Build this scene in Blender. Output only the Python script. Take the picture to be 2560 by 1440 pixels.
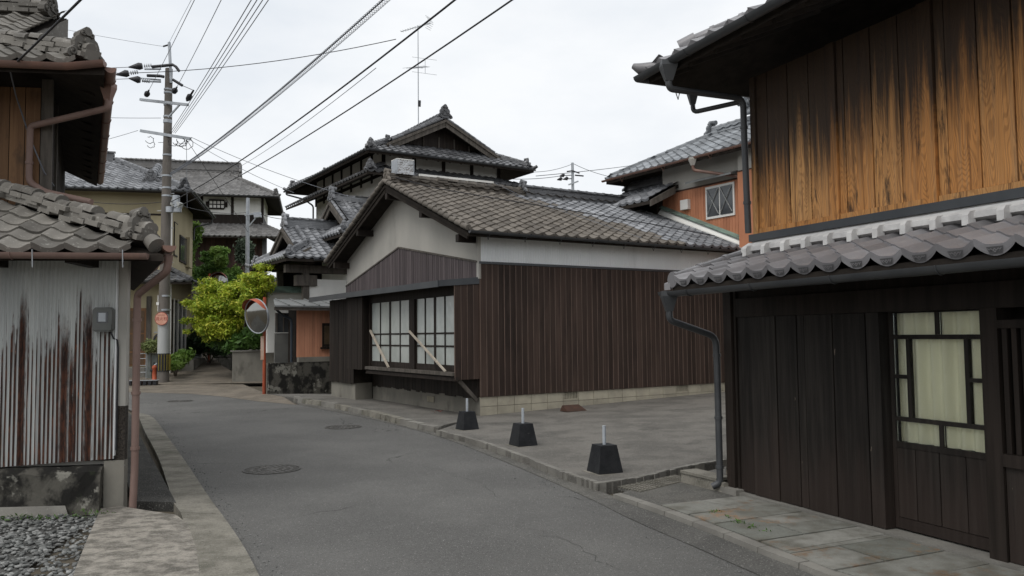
import bpy, bmesh, math, random
import numpy as np
from mathutils import Vector, Matrix
random.seed(7); RNG = np.random.default_rng(7)
V = Vector; Z = V((0, 0, 1))
for o in list(bpy.data.objects): bpy.data.objects.remove(o)
sc = bpy.context.scene; COL = sc.collection

# ------------------------------------------------------------------ camera
F, HY, RO, EYE = 2000.0, 835.0, 0.011, 1.6          # focal length in photo pixels, horizon row, roll, eye height
_p = math.atan((HY - 720) / F); _r = math.atan(RO)
fwd = V((0, math.cos(_p), math.sin(_p))); _u0 = V((0, -math.sin(_p), math.cos(_p))); _r0 = V((1, 0, 0))
rgt = _r0 * math.cos(_r) - _u0 * math.sin(_r); upv = _r0 * math.sin(_r) + _u0 * math.cos(_r)
CAM = V((0, 0, EYE))
cd = bpy.data.cameras.new('camera'); cam = bpy.data.objects.new('camera', cd); COL.objects.link(cam)
cam.matrix_world = Matrix(((rgt.x, upv.x, -fwd.x, 0), (rgt.y, upv.y, -fwd.y, 0), (rgt.z, upv.z, -fwd.z, EYE), (0, 0, 0, 1)))
cd.sensor_width = 36; cd.lens = 36 * F / 2560; cd.clip_end = 3000; cd.clip_start = 0.05
sc.camera = cam
# ------------------------------------------------------------------ sky, sun, exposure
SUN_EL, SUN_AZ = math.radians(58), math.radians(215)      # compass direction the light comes from
w = bpy.data.worlds.new('World'); sc.world = w; w.use_nodes = True
wn, wl = w.node_tree.nodes, w.node_tree.links; wn.clear()
out = wn.new('ShaderNodeOutputWorld'); bg = wn.new('ShaderNodeBackground'); wl.new(bg.outputs[0], out.inputs[0])
sky = wn.new('ShaderNodeTexSky'); sky.sky_type = 'NISHITA'; sky.sun_disc = False
sky.sun_elevation = SUN_EL; sky.sun_rotation = SUN_AZ; sky.air_density = 1.2; sky.dust_density = 2.0
tc = wn.new('ShaderNodeTexCoord')
mp = wn.new('ShaderNodeMapping'); mp.inputs['Scale'].default_value = (1, 1, 2.4); wl.new(tc.outputs['Generated'], mp.inputs[0])
n1 = wn.new('ShaderNodeTexNoise'); n1.inputs['Scale'].default_value = 2.3; n1.inputs['Detail'].default_value = 6; n1.inputs['Roughness'].default_value = .55
wl.new(mp.outputs[0], n1.inputs['Vector'])
cr = wn.new('ShaderNodeValToRGB'); wl.new(n1.outputs[0], cr.inputs[0])
cr.color_ramp.elements[0].position = .36; cr.color_ramp.elements[0].color = (8.0, 8.4, 8.9, 1)
cr.color_ramp.elements[1].position = .62; cr.color_ramp.elements[1].color = (9.7, 9.85, 10.0, 1)
mx = wn.new('ShaderNodeMixRGB'); mx.inputs[0].default_value = .92          # a closed, bright cloud deck in front of the blue
wl.new(sky.outputs[0], mx.inputs[1]); wl.new(cr.outputs[0], mx.inputs[2])
wl.new(mx.outputs[0], bg.inputs[0]); bg.inputs[1].default_value = .1
sd = bpy.data.lights.new('sun', 'SUN'); sd.energy = 1.5; sd.angle = math.radians(40); sd.color = (1, .97, .93)
sun = bpy.data.objects.new('sun', sd); COL.objects.link(sun)
sdir = V((math.sin(SUN_AZ) * math.cos(SUN_EL), math.cos(SUN_AZ) * math.cos(SUN_EL), math.sin(SUN_EL)))
sun.rotation_euler = sdir.to_track_quat('Z', 'Y').to_euler(); sun.location = (0, 0, 30)
sc.view_settings.view_transform = 'Standard'; sc.view_settings.look = 'None'; sc.view_settings.gamma = 1; sc.view_settings.exposure = .08
sc.view_settings.use_curve_mapping = False
sc.cycles.use_denoising = True; sc.cycles.denoising_input_passes = 'RGB_ALBEDO_NORMAL'; sc.cycles.max_bounces = 6; sc.cycles.diffuse_bounces = 3; sc.cycles.transparent_max_bounces = 12

# ------------------------------------------------------------------ survey helpers (photo measurements to metres)
def ray(px, py): return fwd * F + rgt * (px - 1280) + upv * (720 - py)
def G(px, py, z=0.0):
    d = ray(px, py); return CAM + d * ((z - EYE) / d.z)
def D(px, py, Y):
    d = ray(px, py); return CAM + d * (Y / d.y)
def hd(deg):
    a = math.radians(deg); return V((math.sin(a), math.cos(a), 0))
def onw(px, py, P, dr):
    d = ray(px, py); n = V((dr.y, -dr.x, 0)); return CAM + d * ((V((P.x, P.y, EYE)) - CAM).dot(n) / d.dot(n))
class Fr:                                     # a building's own axes: u along, v across, z up
    def __init__(s, o, deg): s.o = V((o.x, o.y, 0)); s.u = hd(deg); s.v = V((s.u.y, -s.u.x, 0))
    def __call__(s, a, b, z=0.0): return s.o + s.u * a + s.v * b + Z * z
    def loc(s, P): d = P - s.o; return d.dot(s.u), d.dot(s.v), P.z

# ------------------------------------------------------------------ mesh helpers
WL = {}
def wloc(o): return WL[o.name] if o else V((0, 0, 0))
def link(o, parent, wl_):
    COL.objects.link(o)
    if parent: o.parent = parent
    o.location = wl_ - wloc(parent); WL[o.name] = wl_.copy(); return o
class MB:
    def __init__(s): s.v = []; s.f = []; s.m = []; s.s = []
    def add(s, vs, fs, mi=0, sm=False):
        k = len(s.v); s.v += [tuple(x) for x in vs]
        for f in fs: s.f.append([i + k for i in f]); s.m.append(mi); s.s.append(sm)
        return s
    def hexa(s, p, mi=0):
        return s.add(p, [(3, 2, 1, 0), (4, 5, 6, 7), (0, 1, 5, 4), (1, 2, 6, 5), (2, 3, 7, 6), (3, 0, 4, 7)], mi)
    def box(s, fr, a0, a1, b0, b1, z0, z1, mi=0):
        return s.hexa([fr(a0, b0, z0), fr(a1, b0, z0), fr(a1, b1, z0), fr(a0, b1, z0), fr(a0, b0, z1), fr(a1, b0, z1), fr(a1, b1, z1), fr(a0, b1, z1)], mi)
    def bar(s, p0, p1, w, h, up=None, mi=0, w1=None, h1=None):
        d = (p1 - p0).normalized(); up = up or (Z if abs(d.z) < .95 else V((0, 1, 0)))
        x = d.cross(up).normalized(); y = x.cross(d).normalized(); w1 = w if w1 is None else w1; h1 = h if h1 is None else h1
        q = []
        for p, a, b in ((p0, w, h), (p1, w1, h1)):
            q += [p - x * a / 2 - y * b / 2, p + x * a / 2 - y * b / 2, p + x * a / 2 + y * b / 2, p - x * a / 2 + y * b / 2]
        return s.hexa(q, mi)
    def prism(s, poly, vec, mi=0):
        n = len(poly); p = [V(q) for q in poly]
        return s.add(p + [q + vec for q in p], [tuple(range(n))[::-1], tuple(range(n, 2 * n))] + [(i, (i + 1) % n, (i + 1) % n + n, i + n) for i in range(n)], mi)
    def tube(s, pts, r, n=8, mi=0, caps=True):
        pts = [V(p) for p in pts]; R = r if isinstance(r, (list, tuple)) else [r] * len(pts); vs = []; fs = []
        d0 = (pts[1] - pts[0]).normalized(); up = Z if abs(d0.z) < .9 else V((1, 0, 0)); x = d0.cross(up).normalized()
        for i, p in enumerate(pts):
            a = (pts[min(i + 1, len(pts) - 1)] - pts[max(i - 1, 0)]).normalized()
            x = (x - a * x.dot(a)).normalized(); y = a.cross(x)
            vs += [p + (x * math.cos(2 * math.pi * k / n) + y * math.sin(2 * math.pi * k / n)) * R[i] for k in range(n)]
        for i in range(len(pts) - 1):
            fs += [(i * n + k, i * n + (k + 1) % n, (i + 1) * n + (k + 1) % n, (i + 1) * n + k) for k in range(n)]
        s.add(vs, fs, mi, True)
        if caps:
            s.add(vs[:n], [tuple(range(n))[::-1]], mi); s.add(vs[-n:], [tuple(range(n))], mi)
        return s
    def build(s, name, mat, parent=None, kind=None, recalc=True, at=None):
        me = bpy.data.meshes.new(name); a = np.array(s.v, dtype=float)
        c = V(((a.min(0) + a.max(0)) / 2).tolist())
        if at is not None: c = at
        elif parent is None: c.z = float(a[:, 2].min())
        me.from_pydata((a - np.array(c)).tolist(), [], s.f)
        for m_ in (mat if isinstance(mat, (list, tuple)) else [mat]): me.materials.append(m_)
        me.polygons.foreach_set('material_index', s.m); me.polygons.foreach_set('use_smooth', s.s)
        if recalc:
            bm = bmesh.new(); bm.from_mesh(me); bmesh.ops.recalc_face_normals(bm, faces=bm.faces); bm.to_mesh(me); bm.free()
        me.update(); o = bpy.data.objects.new(name, me); link(o, parent, c)
        if kind: o['kind'] = kind
        return o
def tag(o, label, cat, group=None):
    o['label'] = label; o['category'] = cat
    if group: o['group'] = group
    return o
def thing(name, label, cat, loc, group=None):
    o = bpy.data.objects.new(name, None); o.empty_display_size = .2; link(o, None, V(loc)); return tag(o, label, cat, group)
def inst(name, me, parent, M):                # another copy of a shared mesh under a part
    o = bpy.data.objects.new(name, me); COL.objects.link(o); o.parent = parent
    M = M.copy(); WL[o.name] = M.translation.copy(); M.translation = M.translation - wloc(parent); o.matrix_basis = M; return o
def mesh_of(mb, name, mats):
    me = bpy.data.meshes.new(name); me.from_pydata(mb.v, [], mb.f)
    for m_ in (mats if isinstance(mats, (list, tuple)) else [mats]): me.materials.append(m_)
    me.polygons.foreach_set('material_index', mb.m); me.polygons.foreach_set('use_smooth', mb.s); me.update(); return me
def basis(o, x, y, z): return Matrix(((x.x, y.x, z.x, o.x), (x.y, y.y, z.y, o.y), (x.z, y.z, z.z, o.z), (0, 0, 0, 1)))
def rounded(pts, rad=.08, n=4):
    pts = [V(p) for p in pts]; q = [pts[0]]
    for i in range(1, len(pts) - 1):
        a, b, c = pts[i - 1], pts[i], pts[i + 1]; d1 = (a - b); d2 = (c - b); r = min(rad, d1.length * .45, d2.length * .45)
        s0 = b + d1.normalized() * r; s1 = b + d2.normalized() * r
        for k in range(n + 1):
            t = k / n; q.append(s0 * (1 - t) ** 2 + b * 2 * t * (1 - t) + s1 * t * t)
    return q + [pts[-1]]
def sagline(p0, p1, sag, n=14):
    return [p0.lerp(p1, i / n) - Z * (sag * 4 * (i / n) * (1 - i / n)) for i in range(n + 1)]

# ------------------------------------------------------------------ materials
class Mat:
    def __init__(s, name):
        s.m = bpy.data.materials.new(name); s.m.use_nodes = True; s.t = s.m.node_tree; s.t.nodes.clear()
        s.out = s.N('ShaderNodeOutputMaterial'); s.b = s.N('ShaderNodeBsdfPrincipled'); s.L(s.b.outputs[0], s.out.inputs[0])
    def L(s, a, b): s.t.links.new(a, b)
    def N(s, t, ins=None, **kw):
        n = s.t.nodes.new(t)
        for k, v in kw.items(): setattr(n, k, v)
        for k, v in (ins or {}).items():
            if isinstance(v, bpy.types.NodeSocket): s.L(v, n.inputs[k])
            else: n.inputs[k].default_value = v
        return n
    def math(s, op, a, b=0.0, c=None, clamp=False):
        d = {0: a, 1: b}
        if c is not None: d[2] = c
        return s.N('ShaderNodeMath', d, operation=op, use_clamp=clamp).outputs[0]
    def pos(s, sc_=(1, 1, 1), obj=False):
        src = s.N('ShaderNodeTexCoord').outputs['Object'] if obj else s.N('ShaderNodeNewGeometry').outputs['Position']
        return s.N('ShaderNodeVectorMath', {0: src, 1: sc_}, operation='MULTIPLY').outputs[0]
    def noise(s, vec, scale, detail=5, rough=.6, dist=0): return s.N('ShaderNodeTexNoise', {'Vector': vec, 'Scale': scale, 'Detail': detail, 'Roughness': rough, 'Distortion': dist}).outputs['Fac']
    def step(s, x, lo, hi): return s.N('ShaderNodeMapRange', {0: x, 1: lo, 2: hi}, interpolation_type='SMOOTHSTEP').outputs[0]
    def mix(s, f, a, b, mode='MIX'):
        n = s.N('ShaderNodeMix', data_type='RGBA', blend_type=mode)
        for i, v in ((0, f), (6, a), (7, b)):
            if isinstance(v, bpy.types.NodeSocket): s.L(v, n.inputs[i])
            else: n.inputs[i].default_value = (v if i == 0 else (*v, 1) if len(v) == 3 else v)
        return n.outputs[2]
    def scale(s, col, f): return s.N('ShaderNodeVectorMath', {0: col, 'Scale': f}, operation='SCALE').outputs[0]
    def rnd(s):                               # one number per piece: object random for single pieces, face attribute for joined ones
        a = s.N('ShaderNodeAttribute', attribute_name='rnd').outputs['Fac']
        return s.math('FRACT', s.math('ADD', s.N('ShaderNodeObjectInfo').outputs['Random'], a))
    def done(s, col, rough=.7, bump=None, bstr=.3, bdist=.01, spec=.4, metal=0.0):
        for k, v in (('Base Color', col), ('Roughness', rough), ('Specular IOR Level', spec), ('Metallic', metal)):
            if isinstance(v, bpy.types.NodeSocket): s.L(v, s.b.inputs[k])
            else: s.b.inputs[k].default_value = (*v, 1) if k == 'Base Color' else v
        if bump is not None:
            s.L(s.N('ShaderNodeBump', {'Height': bump, 'Strength': bstr, 'Distance': bdist}).outputs[0], s.b.inputs['Normal'])
        return s.m
def basic(name, c1, c2=None, sc_=2.0, st=(1, 1, 1), rough=.75, bump=.25, bsc=60.0, bst=None, spec=.35, metal=0.0, rnd=0.0, stains=(), obj=False, lo=.35, hi=.65, bdist=.01):
    """mottled surface; stains = (colour, scale, stretch, low, high, strength)"""
    m = Mat(name); p = m.pos(st, obj); c2 = c2 or tuple(x * .75 for x in c1)
    col = m.mix(m.step(m.noise(p, sc_), lo, hi), c1, c2)
    for (c, s2, st2, l2, h2, k) in stains:
        f = m.math('MULTIPLY', m.step(m.noise(m.pos(st2, obj), s2, 6, .65), l2, h2), k); col = m.mix(f, col, c)
    if rnd: col = m.scale(col, m.math('ADD', 1 - rnd, m.math('MULTIPLY', m.rnd(), 2 * rnd)))
    h = m.noise(m.pos(bst or st, obj), bsc, 4, .6) if bump else None
    return m.done(col, rough, h, bump, bdist, spec, metal)

def tilemat(name, c1, c2, lich, rough=.5, rv=.2, spec=.5, lk=.6):
    m = Mat(name); p = m.pos(); r = m.rnd()
    f = m.math('ADD', m.math('MULTIPLY', m.step(m.noise(p, 1.7, 5), .3, .7), .55), m.math('MULTIPLY', r, .45))
    col = m.mix(f, c1, c2)
    col = m.mix(m.math('MULTIPLY', m.step(m.noise(p, 22, 6, .7), .56, .68), lk), col, lich)
    col = m.mix(m.math('MULTIPLY', m.step(m.noise(p, 5, 6, .7), .58, .75), lk * .6), col, tuple(x * .35 for x in c1))
    col = m.scale(col, m.math('ADD', 1 - rv, m.math('MULTIPLY', r, 2 * rv)))
    rg = m.math('ADD', rough - .08, m.math('MULTIPLY', m.noise(p, 9, 4), .25))
    return m.done(col, rg, m.noise(p, 70, 5, .7), .25, .006, spec)
T_NEW = tilemat('tile_silver_grey', (.155, .15, .155), (.235, .228, .236), (.3, .3, .3), .36, .18, .6, .45)
T_LEFT = tilemat('tile_weathered', (.11, .102, .09), (.19, .178, .158), (.32, .31, .28), .75, .22, .3, .8)
T_BRN = tilemat('tile_brown_lichen', (.105, .092, .078), (.15, .133, .113), (.24, .22, .185), .75, .16, .3, .45)
T_GRY = tilemat('tile_grey', (.13, .135, .145), (.24, .245, .255), (.3, .3, .3), .4, .25, .55, .4)
T_BLK = tilemat('tile_dark_grey', (.05, .051, .055), (.12, .122, .127), (.24, .24, .235), .36, .3, .6, .5)
T_FAR = tilemat('tile_far_grey', (.13, .125, .12), (.19, .185, .18), (.22, .21, .2), .6, .15, .4, .3)
T_ORN = tilemat('tile_blue_grey', (.13, .14, .15), (.25, .265, .28), (.3, .31, .31), .5, .25, .45, .5)

GVEC = (1, 1, .05)
W_DARK = basic('wood_black_brown', (.018, .014, .0115), (.031, .024, .02), 14, GVEC, .62, .35, 60, (1, 1, .04), .15, rnd=.25, stains=[((.06, .042, .032), 5, (1, 1, .25), .56, .8, .4)])
W_DOOR = None
W_BROWN = basic('wood_brown_siding', (.040, .026, .0205), (.057, .038, .030), 16, GVEC, .7, .25, 70, (1, 1, .03), .2, rnd=.3, stains=[((.018, .013, .011), 2.2, (1, 1, .3), .5, .72, .7), ((.085, .06, .045), 7, (1, 1, .06), .6, .75, .45)])
W_LINE = basic('wood_batten_edge', (.14, .096, .076), (.095, .068, .054), 9, (1, 1, .2), .6, .1)
W_PURP = basic('wood_weathered_slat', (.075, .060, .062), (.105, .086, .086), 14, GVEC, .7, .3, 70, (1, 1, .03), .3, rnd=.3)
W_GREY = basic('wood_old_grey', (.068, .06, .05), (.115, .1, .085), 10, (1, 1, .2), .8, .4, 50)
W_TAN = basic('wood_pale_prop', (.52, .46, .38), (.40, .35, .28), 8, (1, 1, .3), .75, .3, 50)
W_SOF = basic('wood_dark_soffit', (.024, .020, .017), (.036, .030, .025), 6, (1, 1, 1), .85, .2, spec=.1)
PLAST = basic('plaster_grey', (.47, .45, .405), (.40, .385, .35), .8, (1, 1, .5), .9, .15, 25, None, .2, stains=[((.27, .26, .23), 1.6, (1, 1, .3), .55, .8, .6)])
PLWHT = basic('plaster_white', (.78, .77, .73), (.68, .67, .63), 1.2, (1, 1, .4), .9, .15, 25, None, .2, stains=[((.4, .39, .36), 2.2, (1, 1, .2), .58, .8, .5)])
SHIKK = basic('plaster_ridge_white', (.7, .69, .67), (.55, .54, .53), 5, (1, 1, 1), .9, .4, 30, None, .2, stains=[((.22, .21, .2), 7, (1, 1, 1), .6, .75, .5)])
CREAM = basic('wall_cream', (.46, .40, .26), (.40, .345, .225), .7, (1, 1, .4), .9, .1, 30, None, .2, stains=[((.26, .22, .15), 1.5, (1, 1, .2), .6, .8, .4)])
WHTMET = basic('metal_white_siding', (.80, .82, .82), (.73, .75, .75), 1.5, (1, 1, .3), .5, 0, stains=[((.4, .41, .4), 3, (1, 1, .15), .62, .8, .4)])
CONC = basic('concrete_pale', (.235, .225, .2), (.17, .162, .145), 1.5, (1, 1, 1), .9, .5, 60, None, .25, stains=[((.09, .085, .075), 2.3, (1, 1, 1), .55, .75, .6), ((.34, .33, .3), 45, (1, 1, 1), .6, .7, .5)])
FOUND = basic('concrete_foundation', (.25, .235, .20), (.19, .18, .155), 1.5, (1, 1, .6), .9, .3, 40, None, .2, stains=[((.085, .08, .068), 1.7, (1, 1, .5), .52, .72, .75)])
BLOCK = basic('concrete_block_beige', (.42, .385, .30), (.34, .31, .245), 3, (1, 1, 1), .9, .4, 60, None, .2, rnd=.1, stains=[((.13, .12, .1), 2.4, (1, 1, 1), .58, .78, .6)])
MOSS = basic('concrete_mossy_black', (.10, .094, .08), (.022, .021, .019), 3.6, (1, 1, .8), .95, .9, 30, None, .2, lo=.42, hi=.56, stains=[((.27, .26, .225), 3.1, (1, 1, .9), .55, .61, .85), ((.05, .06, .035), 6, (1, 1, 1), .6, .7, .5)])
GUTD = basic('plastic_dark_gutter', (.045, .048, .052), (.06, .063, .066), 3, (1, 1, 1), .45, 0, spec=.5)
GUTB = basic('copper_brown_gutter', (.21, .115, .085), (.16, .095, .075), 4, (1, 1, .4), .5, 0, spec=.5, stains=[((.3, .17, .12), 6, (1, 1, .3), .6, .75, .5)])
PIPEB = basic('pipe_dusty_brown', (.185, .12, .1), (.23, .155, .13), 3, (1, 1, .5), .6, 0, stains=[((.34, .2, .15), 2.2, (1, 1, .5), .58, .7, .6)])
FLASH = basic('metal_dark_flashing', (.035, .040, .046), (.05, .055, .06), 2, (1, 1, 1), .45, 0, spec=.5)
ORPALE = basic('board_salmon', (.62, .30, .185), (.52, .24, .145), 2.5, (1, 1, .3), .75, .2, 50, (1, 1, .05), .3, rnd=.1, stains=[((.22, .1, .06), 4, (1, 1, .12), .56, .8, .6)])
ORANGE = basic('board_orange', (.50, .215, .115), (.42, .175, .095), 2.5, (1, 1, .3), .75, .2, 50, (1, 1, .05), .3, rnd=.08, stains=[((.22, .09, .05), 4, (1, 1, .12), .58, .8, .6)])
COPPER = basic('copper_green', (.20, .29, .24), (.12, .155, .13), 3, (1, 1, 1), .6, .1, stains=[((.25, .24, .2), 4, (1, 1, 1), .6, .7, .5)])
SHEET = basic('metal_roof_sheet', (.22, .225, .22), (.16, .165, .16), 2, (1, 1, 1), .5, .1, metal=.2)
STEEL = basic('steel_galvanised', (.42, .44, .46), (.34, .36, .38), 5, (1, 1, 1), .45, .05, metal=.55)
POLE = basic('concrete_pole', (.155, .138, .122), (.12, .108, .095), 4, (1, 1, .3), .9, .2, 50)
POLEW = basic('pole_sleeve_grey', (.40, .41, .40), (.33, .34, .33), 3, (1, 1, .3), .7, .05, stains=[((.2, .11, .06), 2.2, (1, 1, .15), .62, .75, .7)])
BLKB = basic('block_black_paint', (.015, .016, .018), (.026, .027, .029), 6, (1, 1, 1), .7, .4, 40, spec=.2, stains=[((.09, .088, .082), 14, (1, 1, 1), .62, .72, .6)])
ROD = basic('rod_pale_grey', (.44, .47, .5), (.36, .39, .42), 8, (1, 1, 1), .45, 0)
INK = basic('insulator_black', (.02, .02, .024), (.03, .03, .034), 6, (1, 1, 1), .5, 0)
WIRE = basic('wire_black', (.022, .022, .026), (.03, .03, .034), 6, (1, 1, 1), .6, 0)
WIREG = basic('wire_grey', (.16, .17, .19), (.12, .13, .15), 6, (1, 1, 1), .5, 0)
REDP = basic('paint_orange_red', (.40, .085, .035), (.28, .06, .028), 4, (1, 1, .5), .6, .05, stains=[((.55, .42, .35), 3, (1, 1, .3), .6, .7, .5)])
RUSTB = basic('rusty_brown_iron', (.075, .038, .026), (.05, .028, .02), 8, (1, 1, 1), .8, .4)
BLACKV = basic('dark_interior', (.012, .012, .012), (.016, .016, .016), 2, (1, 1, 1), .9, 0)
BRICK = basic('boards_red_brown', (.14, .06, .04), (.1, .045, .03), 6, (1, 1, .3), .8, .2, rnd=.2)
IRONC = basic('cast_iron_cover', (.075, .072, .067), (.105, .1, .092), 9, (1, 1, 1), .7, .5, 60)
MIRR = Mat('mirror_face').done((.30, .30, .285), .1, None, metal=1.0)
CHROME = basic('stainless_sheet', (.42, .42, .42), (.3, .3, .3), 5, (1, 1, 1), .1, .6, 5, metal=1.0, bdist=.12)

def glassmat(name, tint=(.9, .95, .93), k=.12, rough=.08):
    m = Mat(name); tr = m.N('ShaderNodeBsdfTransparent', {'Color': (*tint, 1)}); gl = m.N('ShaderNodeBsdfGlossy', {'Color': (.9, .93, .95, 1), 'Roughness': rough})
    fr = m.N('ShaderNodeFresnel', {'IOR': 1.5}); f = m.math('ADD', m.math('MULTIPLY', fr.outputs[0], .9), k, clamp=True)
    mxs = m.N('ShaderNodeMixShader', {0: f}); m.L(tr.outputs[0], mxs.inputs[1]); m.L(gl.outputs[0], mxs.inputs[2]); m.L(mxs.outputs[0], m.out.inputs[0]); return m.m
GLASS = glassmat('window_glass', (.97, .98, .95), .0, .15)
GLASSD = basic('window_glass_dark', (.045, .05, .054), (.085, .09, .094), 2, (1, 1, 1), .12, 0, spec=.6)
FROST = basic('window_frosted_white', (.47, .50, .475), (.36, .39, .37), 2.2, (1, 1, .6), .18, 0, spec=.5, stains=[((.66, .68, .67), 5, (1, 1, .3), .6, .75, .5)])
CURT = basic('curtain_cream', (.96, .92, .74), (.92, .88, .7), 3, (1, 1, .2), .9, 0)

def honey():
    m = Mat('wood_honey_weathered'); g = m.N('ShaderNodeNewGeometry').outputs['Position']; r = m.rnd()
    A_ = hd(-23.5); x = m.N('ShaderNodeVectorMath', {0: g, 1: tuple(A_)}, operation='DOT_PRODUCT').outputs['Value']
    z = m.N('ShaderNodeSeparateXYZ', {0: g}).outputs[2]
    q = m.N('ShaderNodeCombineXYZ', {0: m.math('ADD', x, m.math('MULTIPLY', r, 37.0)), 1: m.math('MULTIPLY', r, 11.0), 2: m.math('MULTIPLY', z, .16)}).outputs[0]
    nn = m.noise(q, 5.5, 2, .4)
    ring = m.math('SINE', m.math('ADD', m.math('MULTIPLY', nn, 210.0), m.math('MULTIPLY', x, 170)))
    grain = m.step(ring, -.2, .95)
    fine = m.noise(m.N('ShaderNodeCombineXYZ', {0: m.math('MULTIPLY', x, 150), 1: r, 2: m.math('MULTIPLY', z, 3)}).outputs[0], 1, 4, .7)
    col = m.mix(r, (.62, .27, .075), (.66, .35, .13)); col = m.mix(m.math('MULTIPLY', grain, .42), col, (.22, .09, .03))
    wz = m.noise(m.N('ShaderNodeCombineXYZ', {0: m.math('MULTIPLY', x, 26), 1: m.math('MULTIPLY', r, 5), 2: m.math('MULTIPLY', z, .6)}).outputs[0], 1, 6, .7); col = m.mix(m.math('MULTIPLY', m.step(wz, .45, .72), .55), col, (.36, .235, .13)); col = m.mix(m.math('MULTIPLY', m.step(wz, .5, .34), .7), col, (.11, .05, .025)); col = m.mix(m.math('MULTIPLY', m.step(fine, .45, .75), .55), col, (.2, .1, .045))
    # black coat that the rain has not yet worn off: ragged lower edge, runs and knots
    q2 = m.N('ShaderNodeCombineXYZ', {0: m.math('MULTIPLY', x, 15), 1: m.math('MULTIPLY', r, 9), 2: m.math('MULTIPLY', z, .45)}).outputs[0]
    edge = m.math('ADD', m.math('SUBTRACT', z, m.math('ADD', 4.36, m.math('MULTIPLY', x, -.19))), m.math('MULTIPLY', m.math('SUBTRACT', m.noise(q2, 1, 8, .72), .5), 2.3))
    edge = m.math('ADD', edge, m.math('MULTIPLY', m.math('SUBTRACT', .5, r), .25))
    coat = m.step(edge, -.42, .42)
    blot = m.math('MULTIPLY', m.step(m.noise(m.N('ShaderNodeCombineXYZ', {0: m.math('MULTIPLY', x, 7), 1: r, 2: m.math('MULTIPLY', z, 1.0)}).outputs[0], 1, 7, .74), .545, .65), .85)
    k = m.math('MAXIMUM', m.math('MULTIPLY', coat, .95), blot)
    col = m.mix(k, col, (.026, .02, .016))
    return m.done(col, .7, m.math('SUBTRACT', fine, m.math('MULTIPLY', grain, .6)), .35, .006, .3)
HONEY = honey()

def doorwood():
    m = Mat('wood_dark_plank'); p = m.pos((1, 1, .05)); r = m.rnd(); z = m.N('ShaderNodeSeparateXYZ', {0: m.pos()}).outputs[2]
    col = m.mix(m.step(m.noise(p, 22, 5), .35, .7), (.015, .013, .0115), (.030, .026, .0225))
    warm = m.step(m.math('SUBTRACT', .75, m.math('ADD', z, m.math('MULTIPLY', m.math('SUBTRACT', m.noise(m.pos((1, 1, .2)), 6, 5), .5), 1.3))), -.1, .6)
    col = m.mix(m.math('MULTIPLY', warm, .5), col, (.044, .031, .026))
    col = m.mix(m.math('MULTIPLY', m.step(m.noise(m.pos((1, 1, .25)), 30, 3, .5), .74, .78), .5), col, (.3, .24, .19))
    col = m.scale(col, m.math('ADD', .8, m.math('MULTIPLY', r, .4)))
    return m.done(col, .55, m.noise(m.pos((1, 1, .03)), 90, 4), .3, .008, .14)
W_DOOR = doorwood()

def corrug():
    m = Mat('corrugated_rusty_sheet'); g = m.pos(); sx = m.N('ShaderNodeSeparateXYZ', {0: g}); x, z = sx.outputs[0], sx.outputs[2]
    base = m.mix(m.step(m.noise(m.pos((1, 1, .12)), 5, 4), .35, .7), (.56, .575, .555), (.45, .465, .455))
    wv = m.noise(m.N('ShaderNodeCombineXYZ', {0: m.math('MULTIPLY', x, 17), 1: 5.0, 2: m.math('MULTIPLY', z, .35)}).outputs[0], 1, 3, .6)
    ridgef = m.step(m.math('ADD', m.math('SINE', m.math('MULTIPLY', x, 2 * math.pi / .0385)), m.math('MULTIPLY', m.math('SUBTRACT', wv, .46), 5.5)), -.7, .0)     # rust starts on the crests
    col1 = m.noise(m.N('ShaderNodeCombineXYZ', {0: m.math('MULTIPLY', x, 9), 1: 0.0, 2: m.math('MULTIPLY', z, .12)}).outputs[0], 1, 6, .8)
    det = m.noise(m.N('ShaderNodeCombineXYZ', {0: m.math('MULTIPLY', x, 60), 1: 2.0, 2: m.math('MULTIPLY', z, 7)}).outputs[0], 1, 5, .7)
    h = m.math('SUBTRACT', 1.52, z)                                                        # rises towards the sheet's foot
    a = m.math('ADD', m.math('MULTIPLY', h, .75), m.math('MULTIPLY', m.math('SUBTRACT', col1, .41), 2.6))
    a = m.math('ADD', a, m.math('MULTIPLY', m.math('SUBTRACT', det, .5), .7))
    thin = m.math('MULTIPLY', m.step(a, .02, .2), ridgef)
    k = thin
    for x0, wd, top in ((-4.78, .045, 2.0), (-4.40, .06, 1.75), (-4.18, .055, 1.95), (-4.33, .02, 1.5)):
        band = m.step(m.math('ADD', m.math('ABSOLUTE', m.math('SUBTRACT', x, x0)), m.math('MULTIPLY', m.math('SUBTRACT', det, .5), .05)), wd, wd * .35)
        vert = m.step(m.math('ADD', z, m.math('MULTIPLY', det, .6)), top + .45, top)
        k = m.math('MAXIMUM', k, m.math('MULTIPLY', band, vert))
    rust = m.mix(m.step(m.noise(m.pos((1, 1, .3)), 28, 5), .4, .7), (.034, .019, .015), (.115, .045, .026))
    rust = m.mix(m.math('MULTIPLY', m.step(m.noise(m.pos((1, 1, .5)), 14, 5, .7), .62, .72), .8), rust, (.30, .09, .03))
    return m.done(m.mix(k, base, rust), m.math('ADD', .45, m.math('MULTIPLY', k, .45)), det, .12, .004, .4)
CORR = corrug()

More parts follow.
